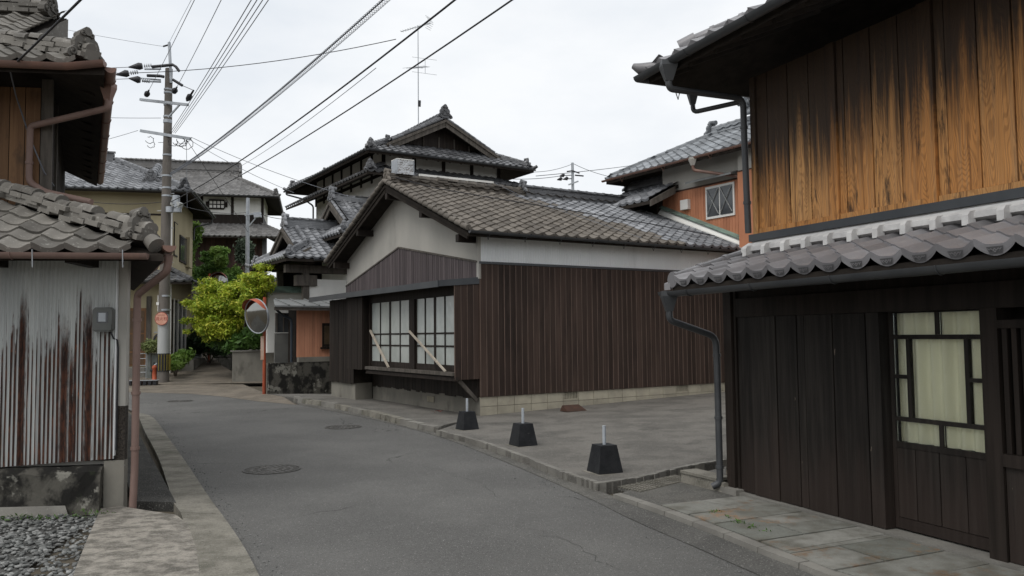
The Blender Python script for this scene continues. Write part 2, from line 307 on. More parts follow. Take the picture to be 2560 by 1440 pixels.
def asphalt():
    m = Mat('asphalt'); p = m.pos()
    col = m.mix(m.step(m.noise(p, .45, 5, .6), .35, .7), (.094, .092, .087), (.132, .129, .121))
    col = m.scale(col, m.math('ADD', .36, m.math('MULTIPLY', m.noise(p, 34, 8, .85), 1.3)))
    col = m.mix(m.step(m.noise(p, 130, 2, .5), .55, .72), col, (.19, .188, .18))
    col = m.mix(m.step(m.noise(p, 110, 2, .5), .58, .75), col, (.03, .03, .03))
    col = m.mix(m.math('MULTIPLY', m.step(m.noise(m.pos((1, .35, 1)), .9, 6, .7), .55, .75), .35), col, (.052, .052, .050))
    v = m.N('ShaderNodeTexVoronoi', {'Vector': m.N('ShaderNodeVectorMath', {0: p, 1: m.N('ShaderNodeTexNoise', {'Vector': p, 'Scale': 1.6, 'Detail': 5.0}).outputs['Color']}, operation='ADD').outputs[0], 'Scale': .33}, feature='DISTANCE_TO_EDGE')
    crack = m.math('MULTIPLY', m.step(v.outputs['Distance'], .006, .0015), m.step(m.noise(p, .35, 2), .52, .62))
    col = m.mix(m.math('MULTIPLY', crack, .8), col, (.012, .012, .011))
    for sc2, th, cc, kk in ((38, .16, (.34, .33, .31), .75), (24, .13, (.03, .03, .03), .7), (62, .2, (.24, .235, .22), .6)):
        vo = m.N('ShaderNodeTexVoronoi', {'Vector': p, 'Scale': float(sc2)}); pick = m.math('GREATER_THAN', m.N('ShaderNodeSeparateColor', {0: vo.outputs['Color']}).outputs[0], .62)
        col = m.mix(m.math('MULTIPLY', m.math('MULTIPLY', m.step(vo.outputs['Distance'], th * 1.5, th * .6), pick), kk), col, cc)
    return m.done(col, .85, m.noise(p, 150, 3, .7), .55, .006, .3)
ASPH = asphalt()

def slabmat(name, c1, c2, stain, ss, stn=.6, st=(1, 1, 1)):
    m = Mat(name); p = m.pos()
    col = m.mix(m.step(m.noise(m.pos(st), ss, 6, .65), .38, .64), c1, c2)
    col = m.mix(m.math('MULTIPLY', m.step(m.noise(p, 1.1, 5, .65), .52, .72), stn), col, stain)
    col = m.scale(col, m.math('ADD', .42, m.math('MULTIPLY', m.noise(p, 26, 8, .82), 1.16)))
    col = m.mix(m.math('MULTIPLY', m.step(m.noise(p, 75, 3), .56, .68), .5), col, (.36, .35, .32))
    col = m.mix(m.math('MULTIPLY', m.step(m.noise(p, 60, 3), .58, .68), .55), col, (.05, .048, .043))
    return m.done(col, .9, m.noise(p, 60, 6, .75), .6, .01, .25)
LOTC = slabmat('concrete_lot', (.165, .155, .138), (.112, .106, .095), (.065, .062, .056), 1.3, .75, (1, 1, 1))
APRON = slabmat('concrete_apron', (.31, .285, .245), (.13, .12, .102), (.08, .074, .064), 9, .6, (.8, 1.0, 1))
KERB = slabmat('concrete_kerb', (.235, .22, .185), (.145, .136, .112), (.075, .075, .055), 3, .8)
GUTR = slabmat('concrete_gutter', (.125, .119, .106), (.088, .085, .077), (.06, .057, .05), 2, .6)
ALLEY = slabmat('alley_surface', (.19, .162, .128), (.13, .112, .09), (.075, .066, .05), 1.5, .6)
def stonemat():
    m = Mat('stone_slab'); p = m.pos(); r = m.rnd()
    col = m.mix(r, (.16, .165, .145), (.25, .245, .22))
    col = m.mix(m.step(m.noise(p, 3, 6, .7), .42, .66), col, (.12, .115, .095))
    col = m.mix(m.math('MULTIPLY', m.step(m.noise(p, 1.8, 6, .75), .53, .68), .8), col, (.30, .145, .05))
    col = m.mix(m.math('MULTIPLY', m.step(m.noise(p, 80, 3), .58, .72), .4), col, (.36, .36, .33))
    col = m.scale(col, m.math('ADD', .42, m.math('MULTIPLY', m.noise(p, 24, 8, .82), 1.16)))
    col = m.mix(m.math('MULTIPLY', m.step(m.noise(p, .9, 6, .7), .5, .66), .6), col, (.07, .068, .055))
    return m.done(col, .85, m.noise(p, 30, 6, .7), .6, .015, .3)
STONE = stonemat()
GRAV = basic('gravel_stone', (.115, .12, .115), (.25, .25, .24), 25, (1, 1, 1), .85, .4, 120, None, .3, rnd=.45)
def leafmat(name, c1, c2, c3=None):
    m = Mat(name); r = m.rnd(); col = m.mix(m.step(m.noise(m.pos(), 1.6, 3), .35, .65), c1, c2)
    if c3: col = m.mix(m.math('MULTIPLY', m.step(r, .6, 1.0), .7), col, c3)
    col = m.scale(col, m.math('ADD', .7, m.math('MULTIPLY', r, .6)))
    m.done(col, .55, None, spec=.35)
    tl = m.N('ShaderNodeBsdfTranslucent', {'Color': col}); mxs = m.N('ShaderNodeMixShader', {0: .28}); m.L(m.b.outputs[0], mxs.inputs[1]); m.L(tl.outputs[0], mxs.inputs[2]); m.L(mxs.outputs[0], m.out.inputs[0])
    return m.m
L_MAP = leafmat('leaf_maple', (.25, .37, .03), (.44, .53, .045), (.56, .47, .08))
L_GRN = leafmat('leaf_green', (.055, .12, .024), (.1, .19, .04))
L_BRT = leafmat('leaf_bright_green', (.12, .22, .04), (.19, .29, .06))
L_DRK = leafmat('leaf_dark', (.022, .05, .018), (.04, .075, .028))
BARK = basic('bark', (.10, .08, .06), (.06, .05, .04), 20, (1, 1, .3), .9, .5, 40)
# ------------------------------------------------------------------ roof tiles
TD = basic('tile_relief_shadow', (.085, .083, .085), (.11, .108, .11), 8, (1, 1, 1), .6, 0)
def tile_mb(w, l, h, th, eave=0.0, seg=8, emblem=False, step=.012, ex=1.5):
    mb = MB(); us = [i / seg for i in range(seg + 1)]
    pr = lambda u: h * (.5 + .5 * math.cos(2 * math.pi * u)) ** ex + step * (1 - u)
    top = [(u * w, 0, pr(u) + th) for u in us] + [(u * w, l + .035, pr(u)) for u in us]; n = seg + 1
    mb.add(top, [(i, i + 1, i + 1 + n, i + n) for i in range(seg)], 0, True)
    if eave: bot = [(u * w, -.004, -eave * math.sin(math.pi * u) ** .8 + h * .55 * (1 - math.sin(math.pi * u))) for u in us]
    else: bot = [(u * w, .002, pr(u) - .004) for u in us]
    mb.add([(u * w, 0, pr(u) + th) for u in us] + bot, [(i, i + n, i + 1 + n, i + 1) for i in range(seg)], 0, False)
    mb.add([(0, 0, pr(0) + th), (0, l + .035, pr(0)), (0, l + .035, pr(0) - .02), (0, 0, pr(0) - .02)], [(0, 1, 2, 3)], 0)
    if eave:                                   # the tile's own underside
        mb.add([(0, -.004, bot[0][2]), (w, -.004, bot[-1][2]), (w, .03, bot[-1][2] + .01), (0, .03, bot[0][2] + .01), (w / 2, -.004, -eave), (w / 2, .03, -eave + .02)], [(0, 3, 5, 4), (4, 5, 2, 1)], 0)
    if emblem:
        y = -.007; zt, zb = th * .55, -eave * .72; c = w / 2; a, b = w * .21, w * .15
        mb.add([(c - a, y, zt), (c - b, y, zb), (c + b, y, zb), (c + a, y, zt)], [(0, 1, 2, 3)], 1)
        y2 = y - .005
        def strip(pts, t):
            for (x0, z0), (x1, z1) in zip(pts, pts[1:]):
                dx, dz = x1 - x0, z1 - z0; L_ = math.hypot(dx, dz) or 1; nx, nz = -dz / L_ * t, dx / L_ * t
                mb.add([(x0 + nx, y2, z0 + nz), (x0 - nx, y2, z0 - nz), (x1 - nx, y2, z1 - nz), (x1 + nx, y2, z1 + nz)], [(0, 1, 2, 3)], 0)
        zm = (zt + zb) / 2; hh = (zt - zb) / 2
        strip([(c, zm + hh * .55), (c + w * .035, zm), (c, zm - hh * .55), (c - w * .035, zm), (c, zm + hh * .55)], .0028)
        for sgn in (-1, 1):
            strip([(c + sgn * w * .045, zm), (c + sgn * w * .085, zm + hh * .5), (c + sgn * w * .13, zm + hh * .2), (c + sgn * w * .1, zm - hh * .3), (c + sgn * w * .165, zm + hh * .6)], .0026)
    return mb
_TM = {}
def tmesh(key, mat, w, l, h, th, **kw):
    k = (key, mat.name)
    if k not in _TM:
        mb = tile_mb(w, l, h, th, **kw); _TM[k] = (mesh_of(mb, 'tile_' + key, [mat, TD]), mb)
    return _TM[k]
def inpoly(x, y, P):
    c = False; j = len(P) - 1
    for i in range(len(P)):
        if (P[i][1] > y) != (P[j][1] > y) and x < (P[j][0] - P[i][0]) * (y - P[i][1]) / (P[j][1] - P[i][1]) + P[i][0]: c = not c
        j = i
    return c
def join_copies(name, mb, mats, Ms, parent):
    """many copies of one small piece as one mesh with a random number per piece"""
    v = np.array(mb.v); nv = len(v); A = np.array([[list(r) for r in M] for M in Ms])
    P = np.einsum('nij,kj->nki', A[:, :3, :3], v) + A[:, None, :3, 3]; P = P.reshape(-1, 3); c = (P.min(0) + P.max(0)) / 2
    lens = np.array([len(f) for f in mb.f]); idx = np.concatenate([np.array(f) for f in mb.f]); n = len(Ms)
    me = bpy.data.meshes.new(name); me.vertices.add(len(P)); me.vertices.foreach_set('co', (P - c).ravel())
    LI = (idx[None, :] + (np.arange(n) * nv)[:, None]).ravel(); LT = np.tile(lens, n); LS = np.concatenate([[0], np.cumsum(LT)[:-1]])
    me.loops.add(len(LI)); me.loops.foreach_set('vertex_index', LI); me.polygons.add(len(LT)); me.polygons.foreach_set('loop_start', LS); me.polygons.foreach_set('loop_total', LT)
    me.polygons.foreach_set('material_index', np.tile(np.array(mb.m), n)); me.polygons.foreach_set('use_smooth', np.tile(np.array(mb.s), n))
    at = me.attributes.new('rnd', 'FLOAT', 'FACE'); at.data.foreach_set('value', np.repeat(RNG.random(n), len(lens)))
    for m_ in mats: me.materials.append(m_)
    me.update(calc_edges=True); o = bpy.data.objects.new(name, me); link(o, parent, V(c.tolist())); o['kind'] = 'stuff'; return o
def tiles(part, p0, e, up, pitch, poly, mat, w=.275, l=.235, h=.045, th=.022, nind=0, jit=.0, eave=.05, emblem=False, matf=None, key='a', seg=8, ex=1.5):
    """lay tiles on the plane through p0: e along the eave, up = horizontal direction towards the ridge; poly in (along, inward) metres"""
    cs = 1 / math.hypot(1, pitch); ys = (up + Z * pitch).normalized(); nz = e.cross(ys).normalized()
    if nz.z < 0: nz = -nz
    flip = e.cross(ys).dot(nz) < 0
    L_ = []; smin, smax = min(q[0] for q in poly), max(q[0] for q in poly); tmax = max(q[1] for q in poly)
    ncol = max(1, round((smax - smin) / w)); ww = (smax - smin) / ncol; nrow = max(1, int(math.ceil(tmax / (l * cs))))
    for j in range(nrow):
        for i in range(ncol):
            s, t = smin + i * ww, j * l * cs
            if not inpoly(s + ww / 2, min(t + l * cs * .5, tmax - .001), poly): continue
            o = p0 + e * (s if not flip else s + ww) + up * t + Z * (t * pitch)
            ee = -e if flip else e; y_, z_ = ys, nz
            if jit:
                a = random.gauss(0, jit); o = o + nz * random.gauss(0, jit * .15) + ys * random.gauss(0, jit * .25)
                y_ = (ys + ee * a * .25 + nz * random.gauss(0, jit * .3)).normalized(); z_ = ee.cross(y_).normalized(); ee = y_.cross(z_)
            M = basis(o, ee * (ww / w), y_, z_); L_.append(((o - CAM).length, j, M, matf(s, t) if matf else mat))
    order = sorted(range(len(L_)), key=lambda k: L_[k][0]); single = set(order[:nind]); rest = {}
    for k, (d, j, M, mt) in enumerate(L_):
        ev = j == 0 and eave > 0
        kk = key + ('_eave' if ev else ''); me, mb = tmesh(kk, mt, w, l, h, th, eave=eave if ev else 0.0, emblem=emblem and ev, seg=seg, ex=ex)
        if k in single: inst('tile', me, part, M)
        else: rest.setdefault((kk, mt.name), (mb, me, []))[2].append(M)
    for (kk, mn), (mb, me, Ms) in rest.items(): join_copies('tile_field', mb, [bpy.data.materials[mn], TD], Ms, part)
def deck(name, thing_, p0, e, up, pitch, poly, mat, th=.09):
    """boarded roof slab under the tiles; returned as the roof part that carries them"""
    P = [p0 + e * s + up * t + Z * (t * pitch - .012) for s, t in poly]
    return MB().prism(P, Z * -th).build(name, mat, thing_)
_CAP = {}
def cap_mesh(mat, r, L_):
    k = (mat.name, round(r, 3), round(L_, 3))
    if k not in _CAP:
        mb = MB(); n = 7; rings = [(0, r * 1.12), (.05, r * 1.12), (.05, r), (L_ + .02, r * .96)]
        vs = [(x, q * math.cos(math.pi * i / (n - 1)), q * math.sin(math.pi * i / (n - 1)) * .9) for x, q in rings for i in range(n)]
        mb.add(vs, [(a * n + i, (a + 1) * n + i, (a + 1) * n + i + 1, a * n + i + 1) for a in range(3) for i in range(n - 1)], 0, True)
        mb.add(vs[:n], [tuple(range(n))]); _CAP[k] = (mesh_of(mb, 'ridge_tile', mat), mb)
    return _CAP[k]
def ridge(part, p0, p1, mat, w=.24, layers=3, lh=.05, cap=.075, piece=.3, ind=True, jit=.0, name='ridge_tile', base=None):
    d = (p1 - p0); L_ = d.length; d.normalize(); x = d.cross(Z).normalized(); y = x.cross(d).normalized()
    if layers:
        mb = MB()
        for k in range(layers):
            ww = w * (1 - .16 * k); off = (k % 2) * piece * .45; t = -off
            while t < L_:
                a, b = max(0, t) + .003, min(L_, t + piece) - .003; t += piece
                if b - a < .03: continue
                q = p0 + y * (k * lh + random.gauss(0, jit * .15)) + x * random.gauss(0, jit * .2)
                c0, c1 = q + d * a, q + d * b; z0, z1 = y * 0, y * (lh * .86); g = ww / 2 * (1 + random.gauss(0, jit * .3))
                mb.hexa([c0 - x * g, c1 - x * g, c1 + x * g, c0 + x * g, c0 - x * g * .97 + z1, c1 - x * g * .97 + z1, c1 + x * g * .97 + z1, c0 + x * g * .97 + z1])
            core = w * (1 - .16 * k) * .42
        mb.bar(p0 + y * (layers * lh * .45), p1 + y * (layers * lh * .45), core * 2, layers * lh * .9)
        o = mb.build('ridge_course', base or mat, part)
    me, cmb = cap_mesh(mat, cap, piece); n = max(1, round(L_ / piece)); Ms = []
    for i in range(n):
        q = p0 + d * (i * L_ / n) + y * (layers * lh + random.gauss(0, jit * .1)) + x * random.gauss(0, jit * .1); Ms.append(basis(q, d * (L_ / n / piece), x, y))
    if ind:
        for M in Ms: inst(name, me, part, M)
    else: join_copies('ridge_tiles', cmb, [mat], Ms, part)
def oni(part, p, face, size, mat, name='ridge_end_tile'):
    """demon-tile ridge end: shouldered plate with flared feet, scrolls and a round boss"""
    f = V((face.x, face.y, 0)).normalized(); x = f.cross(Z); s = size; mb = MB()
    half = [(0, 1.0), (.13, .97), (.24, .87), (.27, .74), (.36, .68), (.42, .55), (.40, .40), (.50, .30), (.62, .20), (.66, .05), (.58, 0), (.40, .04), (.25, 0)]
    ol = [(a, b) for a, b in half] + [(-a, b) for a, b in half[::-1][:-1]]
    mb.prism([p + x * a * s + Z * b * s - f * .07 * s for a, b in ol], f * .2 * s)
    c = p + f * .16 * s
    mb.tube([c + Z * .62 * s - f * .05 * s, c + Z * .62 * s + f * .05 * s], [.14 * s, .11 * s], 10)
    for sg in (-1, 1):
        for (cx, cz, r) in ((.24, .36, .13), (.47, .16, .12), (.15, .84, .09)):
            pts = []
            for k in range(11):
                a = k / 10 * 2.2 * math.pi * sg + 1.2; rr = r * s * (1 - .07 * k); pts.append(c + x * (sg * cx * s + math.cos(a) * rr) + Z * (cz * s + math.sin(a) * rr))
            mb.tube(pts, .035 * s, 6)
    mb.bar(c + Z * .22 * s - x * .2 * s, c + Z * .22 * s + x * .2 * s, .06 * s, .06 * s)
    mb.tube([p + Z * s * .86 - f * .35 * s, p + Z * s * .93 + f * .18 * s], .15 * s, 10)           # the round cap laid over its top
    return mb.build(name, mat, part)
def gutter(parent, p0, p1, r, mat, name='gutter', n=7, hooks=0, hookmat=None, drop=.12):
    d = (p1 - p0).normalized(); x = d.cross(Z).normalized(); mb = MB(); k = 0; P = []
    for rr in (r, r * .86):
        for p in (p0, p1): P += [p + x * math.cos(math.pi + math.pi * i / (n - 1)) * rr + Z * math.sin(math.pi + math.pi * i / (n - 1)) * rr for i in range(n)]
    mb.add(P, [(i, i + 1, n + i + 1, n + i) for i in range(n - 1)] + [(2 * n + i, 3 * n + i, 3 * n + i + 1, 2 * n + i + 1) for i in range(n - 1)], 0, True)
    mb.add(P, [(0, n, 3 * n, 2 * n), (n - 1, 3 * n - 1, 4 * n - 1, 2 * n - 1)] + [tuple(range(n)), tuple(range(n, 2 * n))])
    L_ = (p1 - p0).length
    for i in range(int(L_ / .9)):                                   # joint collars
        q = p0 + d * (.45 + i * .9); a = [q + x * math.cos(math.pi + math.pi * i2 / 6) * r * 1.08 + Z * math.sin(math.pi + math.pi * i2 / 6) * r * 1.08 for i2 in range(7)]
        mb.tube(a, .006, 4)
    g = mb.build(name, mat, parent, recalc=False)
    for i in range(hooks):
        q = p0 + d * (L_ * (i + .5) / hooks); h = MB()
        h.tube([q + x * r, q + x * r * .9 - Z * r * 1.1, q - Z * (r + drop * .5), q - x * r * .5 - Z * (r + drop), q - x * r * 1.2 - Z * (r + drop * .3), q - x * r * 2 + Z * .02], .006, 5)
        h.build('gutter_hook', hookmat or mat, g)
    return g
def pipe(parent, pts, r, mat, name='downpipe', n=10, rad=.1, collars=()):
    q = rounded(pts, rad); mb = MB().tube(q, r, n); o = mb.build(name, mat, parent, recalc=False)
    for c, dr in collars:
        MB().tube([c - dr * .015, c + dr * .015], r * 1.22, n).build('pipe_clip', mat, o, recalc=False)
    return o
def funnel(parent, p, mat, s=.09):
    mb = MB(); P = []
    for z, a in ((0, s), (-.05, s), (-.2, s * .45)): P += [p + V((x * a, y * a, z)) for x, y in ((-1, -1), (1, -1), (1, 1), (-1, 1))]
    mb.add(P, [(0, 1, 5, 4), (1, 2, 6, 5), (2, 3, 7, 6), (3, 0, 4, 7), (4, 5, 9, 8), (5, 6, 10, 9), (6, 7, 11, 10), (7, 4, 8, 11), (8, 9, 10, 11), (0, 3, 2, 1)]); return mb.build('rain_hopper', mat, parent)
def quadpart(name, pts, mat, parent, vec): return MB().prism(pts, vec).build(name, mat, parent)
def wallbox(name, fr, a0, a1, b0, b1, z0, z1, mat, parent, **k): return MB().box(fr, a0, a1, b0, b1, z0, z1).build(name, mat, parent, **k)
def board_run(parent, fr, edges, b0, b1, z0, z1, mat, name='board', gap=.006, zj=0.0, bj=.004, along='u'):
    for a, c in zip(edges, edges[1:]):
        lo, hi = min(a, c) + gap / 2, max(a, c) - gap / 2; db = random.uniform(0, bj); dz = random.uniform(-zj, zj)
        if along == 'u': MB().box(fr, lo, hi, b0 - db, b1, z0 + dz, z1).build(name, mat, parent)
        else: MB().box(fr, b0 - db, b1, lo, hi, z0 + dz, z1).build(name, mat, parent)

# ------------------------------------------------------------------ ground, road, pavements
ROADZ = -.08
def sheet(name, pts, z, mat, thick=0.0, kind='structure'):
    P = [V((p[0], p[1], z(p) if callable(z) else z)) for p in pts]; mb = MB()
    if thick: mb.prism([p - Z * thick for p in P], Z * thick)
    else: mb.add(P, [tuple(range(len(P)))])
    bm_ = mb.build(name, mat, at=V((0, 0, 0)));
    if bm_.data.polygons[0].normal.z < 0 and not thick: bm_.data.flip_normals()
    if kind: bm_['kind'] = kind
    return bm_
def smooth(pts, n=5):
    pts = [V((p[0], p[1], 0)) for p in pts]; q = []
    for i in range(len(pts) - 1):
        a, b, c, d = pts[max(i - 1, 0)], pts[i], pts[i + 1], pts[min(i + 2, len(pts) - 1)]
        for k in range(n):
            t = k / n; q.append(.5 * (2 * b + (c - a) * t + (2 * a - 5 * b + 4 * c - d) * t * t + (3 * b - a - 3 * c + d) * t ** 3))
    return q + [pts[-1]]
EARTH = basic('earth', (.12, .10, .075), (.085, .075, .055), .6, (1, 1, 1), .95, .5, 20)
gr = MB().add([V((x, y, -.125)) for x, y in ((-600, -300), (600, -300), (600, 900), (-600, 900))], [(0, 1, 2, 3)]).build('ground', EARTH, at=V((0, 0, 0))); gr['kind'] = 'structure'
g_ = lambda px, py, z=ROADZ: G(px, py, z)
left_edge = [g_(*q) for q in ((300, 1012), (345, 1035), (382, 1047), (425, 1105), (470, 1170), (522, 1250), (562, 1305), (604, 1368), (642, 1440))] + [V((-1.05, 4.0, 0)), V((-.75, 2.6, 0)), V((-.6, 0, 0)), V((-.6, -8, 0))]
right_edge = [g_(*q) for q in ((748, 1012), (830, 1028), (920, 1046), (1010, 1068), (1070, 1084), (1150, 1110), (1250, 1150), (1350, 1192), (1480, 1250), (1580, 1300), (1700, 1352), (1800, 1396), (1900, 1440))] + [V((2.6, 3.2, 0)), V((3.6, 1.2, 0)), V((4.6, -1.5, 0)), V((6.5, -8, 0))]
far_edge = [g_(*q) for q in ((640, 1003), (560, 992), (480, 985), (340, 981), (200, 980))]
le, re_, fe = smooth(left_edge), smooth(right_edge), smooth(far_edge)
sheet('road', le + re_[::-1] + fe + [V((-20, 17.5, 0))], ROADZ, ASPH)
CRK = basic('crack_dark', (.05, .049, .046), (.065, .064, .06), 9, bump=0, rough=.95)
def crack(pts, w):
    q = []
    P = [G(*p, ROADZ) for p in pts]
    for a, b in zip(P, P[1:]):
        for k in range(7): q.append(a.lerp(b, k / 7) + V((random.gauss(0, .02), random.gauss(0, .035), 0)))
    L0, L1 = [], []
    for i, p in enumerate(q[:-1]):
        d = (q[i + 1] - p).normalized(); n_ = V((-d.y, d.x, 0)) * w * random.uniform(.25, 1); L0.append(p + n_ + Z * .003); L1.append(p - n_ + Z * .003)
    n = len(L0); MB().add(L0 + L1, [(i, i + 1, n + i + 1, n + i) for i in range(n - 1)]).build('road_crack', CRK, at=V((0, 0, 0)))['kind'] = 'structure'
crack([(1060, 1165), (1130, 1185), (1210, 1212), (1265, 1262)], .003); crack([(1290, 1310), (1400, 1345), (1500, 1400), (1570, 1440)], .003); crack([(720, 1095), (800, 1100), (900, 1112)], .003)
# concrete kerb strip on the left of the road
kin = [g_(*q) for q in ((330, 1034), (346, 1047), (362, 1085), (395, 1150), (420, 1225), (432, 1265), (455, 1300), (468, 1370), (472, 1440))] + [V((-1.75, 4.0, 0)), V((-1.5, 2.6, 0)), V((-1.3, 0, 0)), V((-1.3, -8, 0))]
ki = smooth(kin); ks = thing('kerb', 'pale concrete kerb strip curving along the left side of the road', 'kerb', (-2.4, 8, ROADZ - .1)); del ks['category'], ks['label']; ks['kind'] = 'structure'
lo_ = smooth(left_edge[1:])
def resample(pts, n):
    d = [0]
    for a, b in zip(pts, pts[1:]): d.append(d[-1] + (b - a).length)
    o = []; j = 0
    for i in range(n):
        t = d[-1] * i / (n - 1)
        while j < len(d) - 2 and d[j + 1] < t: j += 1
        o.append(pts[j].lerp(pts[j + 1], (t - d[j]) / max(1e-6, d[j + 1] - d[j])))
    return o
ka, kb = resample(ki, 60), resample(lo_, 60)
for i0, i1 in ((0, 9), (9, 17), (17, 25), (25, 33), (33, 42), (42, 51), (51, 59)):
    mb = MB(); zt = ROADZ + .035
    for i in range(i0, i1):
        a, b, c, d = ka[i], ka[i + 1], kb[i + 1], kb[i]; dr = (b - a).normalized() * .006
        if i == i0: a, d = a + dr, d + dr
        if i == i1 - 1: b, c = b - dr, c - dr
        mb.hexa([a + Z * (ROADZ - .1), b + Z * (ROADZ - .1), c + Z * (ROADZ - .1), d + Z * (ROADZ - .1), a + Z * (zt + .01), b + Z * (zt + .01), c + Z * zt, d + Z * zt])
    mb.build('kerb_stone', KERB, ks)
# apron slab, gravel and dark drain on the left
ap = [g_(*q, -.04) for q in ((170, 1480), (190, 1420), (222, 1340), (252, 1272), (300, 1266), (360, 1276), (440, 1288), (470, 1310), (490, 1372), (500, 1440))] + [V((-1.6, 4.0, 0)), V((-1.4, 2.6, 0)), V((-1.2, 0, 0)), V((-1.2, -8, 0)), V((-4.5, -8, 0)), V((-3.6, 2, 0)), V((-3.2, 4.4, 0))]
sheet('apron_slab', ap, -.035, APRON, .1)
dr_ = [V((-3.95, 7.55, 0)), V((-3.05, 7.55, 0)), *[V((p.x - .03, p.y, 0)) for p in ka[:16][::-1]], V((-8.6, 17.5, 0)), V((-5.4, 11, 0))]
DKC = slabmat('concrete_wet_dark', (.05, .049, .045), (.032, .031, .029), (.075, .072, .064), 3, .5)
sheet('drain_bed', dr_, -.17, DKC)
dcv = [V((-3.80, 8.12, 0)), V((-3.36, 8.05, 0)), *[V((p.x - .12, p.y, 0)) for p in ka[:13][::-1]], V((-8.6, 17.5, 0)), V((-5.4, 11, 0))]
sheet('drain_cover', dcv, -.03, DKC, .14)
gb = sheet('gravel_bed', [V((-3.15, 4.2, 0)), V((-4.02, 7.75, 0)), V((-9, 7.2, 0)), V((-9, 2, 0)), V((-3.6, 2, 0))], -.09, basic('gravel_dirt', (.10, .10, .095), (.06, .06, .056), 30, rough=.95, bump=.8, bsc=60))
# lot in front of the brown house
CN = Fr(G(1200, 1040), -32.7)
lotz = lambda p: .0 + max(0, .021 * ((V((p[0], p[1], 0)) - CN.o).dot(CN.v) + .2))
lot_front = [G(*q) for q in ((1092, 1077), (1110, 1081), (1200, 1105), (1300, 1140), (1400, 1179), (1495, 1211))]
lf = smooth(lot_front, 4); lr = [G(1600, 1195), G(1700, 1171), G(1815, 1150)]
mbl = MB(); lotpoly = lf + lr + [V((6.5, 12.8, 0)), CN(-3, 9), CN(-.02, 9), CN(-.02, -.03)]
lp = [V((p.x, p.y, lotz(p))) for p in lotpoly]; mbl.add([p - Z * .16 for p in lp] + lp, [tuple(range(len(lp), 2 * len(lp)))] + [(i, (i + 1) % len(lp), (i + 1) % len(lp) + len(lp), i + len(lp)) for i in range(len(lp))])
bm_ = mbl.build('parking_lot', LOTC, at=V((0, 0, 0))); bm_['kind'] = 'structure'
# broken lip along the lot edge
mb = MB(); lipc = resample(lf + lr, 70)
for a, b in zip(lipc, lipc[1:]):
    n_ = V(((b - a).y, -(b - a).x, 0)).normalized(); j0, j1 = random.uniform(-.012, .02), random.uniform(-.012, .02)
    hh = lotz(a) + random.uniform(.006, .016)
    mb.hexa([a + n_ * j0 - Z * .14, b + n_ * j1 - Z * .14, b - n_ * .07 - Z * .14, a - n_ * .07 - Z * .14, a + n_ * j0 + Z * hh, b + n_ * j1 + Z * hh, b - n_ * .07 + Z * (hh - .003), a - n_ * .07 + Z * (hh - .003)])
o = mb.build('lot_kerb', CONC, at=V((0, 0, 0))); o['kind'] = 'structure'
# sidewalk round the bay with a crumbling kerb
sw_f = smooth([G(*q) for q in ((735, 995), (748, 999), (830, 1012), (920, 1031), (1000, 1051), (1085, 1070), (1110, 1063), (1160, 1052))], 4)
sheet('sidewalk', sw_f + [CN(-.02, -.02), CN(7.2, .5), G(672, 985)], .004, LOTC, .13)
kt = thing('sidewalk_kerb', 'crumbling', 'kerb', sw_f[10] - Z * .1); del kt['category'], kt['label']; kt['kind'] = 'structure'
swk = resample(sw_f[:21], 30); i = 0
while i < 29:
    k = min(29, i + random.choice((2, 3, 3, 4))); mb = MB()
    for j in range(i, k):
        a, b = swk[j], swk[j + 1]; n_ = V(((b - a).y, -(b - a).x, 0)).normalized(); n_ = n_ if n_.y < 0 else -n_
        j0, j1 = random.uniform(.0, .05), random.uniform(0, .05); hz = .03 + random.uniform(-.012, .012)
        mb.hexa([a + n_ * j0 - Z * .12, b + n_ * j1 - Z * .12, b - n_ * .13 - Z * .12, a - n_ * .13 - Z * .12, a + n_ * j0 * .3 + Z * hz, b + n_ * j1 * .3 + Z * hz, b - n_ * .13 + Z * hz, a - n_ * .13 + Z * hz])
    mb.build('kerb_stone', CONC if random.random() < .6 else KERB, kt); i = k
# brown gutter strip between asphalt and lot, and the far verge where the lanes meet
gs = [p for p in re_[:46]]; lotline = [p + V((.0, .05, 0)) for p in (sw_f[:21] + lf)]
a_, b_ = resample(gs, 60), resample(lotline + [G(1560, 1232)], 60); mb = MB()
for i in range(59): mb.add([a_[i] + Z * (ROADZ + .004), a_[i + 1] + Z * (ROADZ + .004), b_[i + 1] + Z * (ROADZ + .008), b_[i] + Z * (ROADZ + .008)], [(0, 1, 2, 3)])
o = mb.build('gutter_strip', GUTR, at=V((0, 0, 0))); o['kind'] = 'structure'
ALZ = lambda y: max(0.0, (y - 28.0) * .082)
al = [((340, 981), 0), ((480, 985), 0), ((560, 992), 0), ((640, 1003), 0), ((740, 1012), 0)]
mb = MB(); P0 = [G(200, 980, ROADZ)] + [G(*q, ROADZ) for q, _ in al]; P1 = [V((-21, 27.6, -.01)), V((-14, 27.8, -.01)), V((-11.5, 28, -.01)), V((-9.2, 27.4, -.01)), V((-6.9, 22.6, -.005)), V((-6.3, 21.9, -.005))]
for i in range(5): mb.add([P0[i] + Z * .004, P0[i + 1] + Z * .004, P1[i + 1], P1[i]], [(0, 1, 2, 3)])
o = mb.build('lane_mouth', ALLEY, at=V((0, 0, 0))); o['kind'] = 'structure'
mb = MB(); rows = [(27.85, -14.2, -8.4), (30, -14.6, -10.2), (33, -15.6, -11.9), (36.5, -17.2, -13.6), (41, -19.5, -15.8)]
for (y0, a0, b0), (y1, a1, b1) in zip(rows, rows[1:]): mb.add([V((a0, y0, ALZ(y0))), V((b0, y0, ALZ(y0))), V((b1, y1, ALZ(y1))), V((a1, y1, ALZ(y1)))], [(0, 1, 2, 3)])
o = mb.build('lane', ALLEY, at=V((0, 0, 0))); o['kind'] = 'structure'
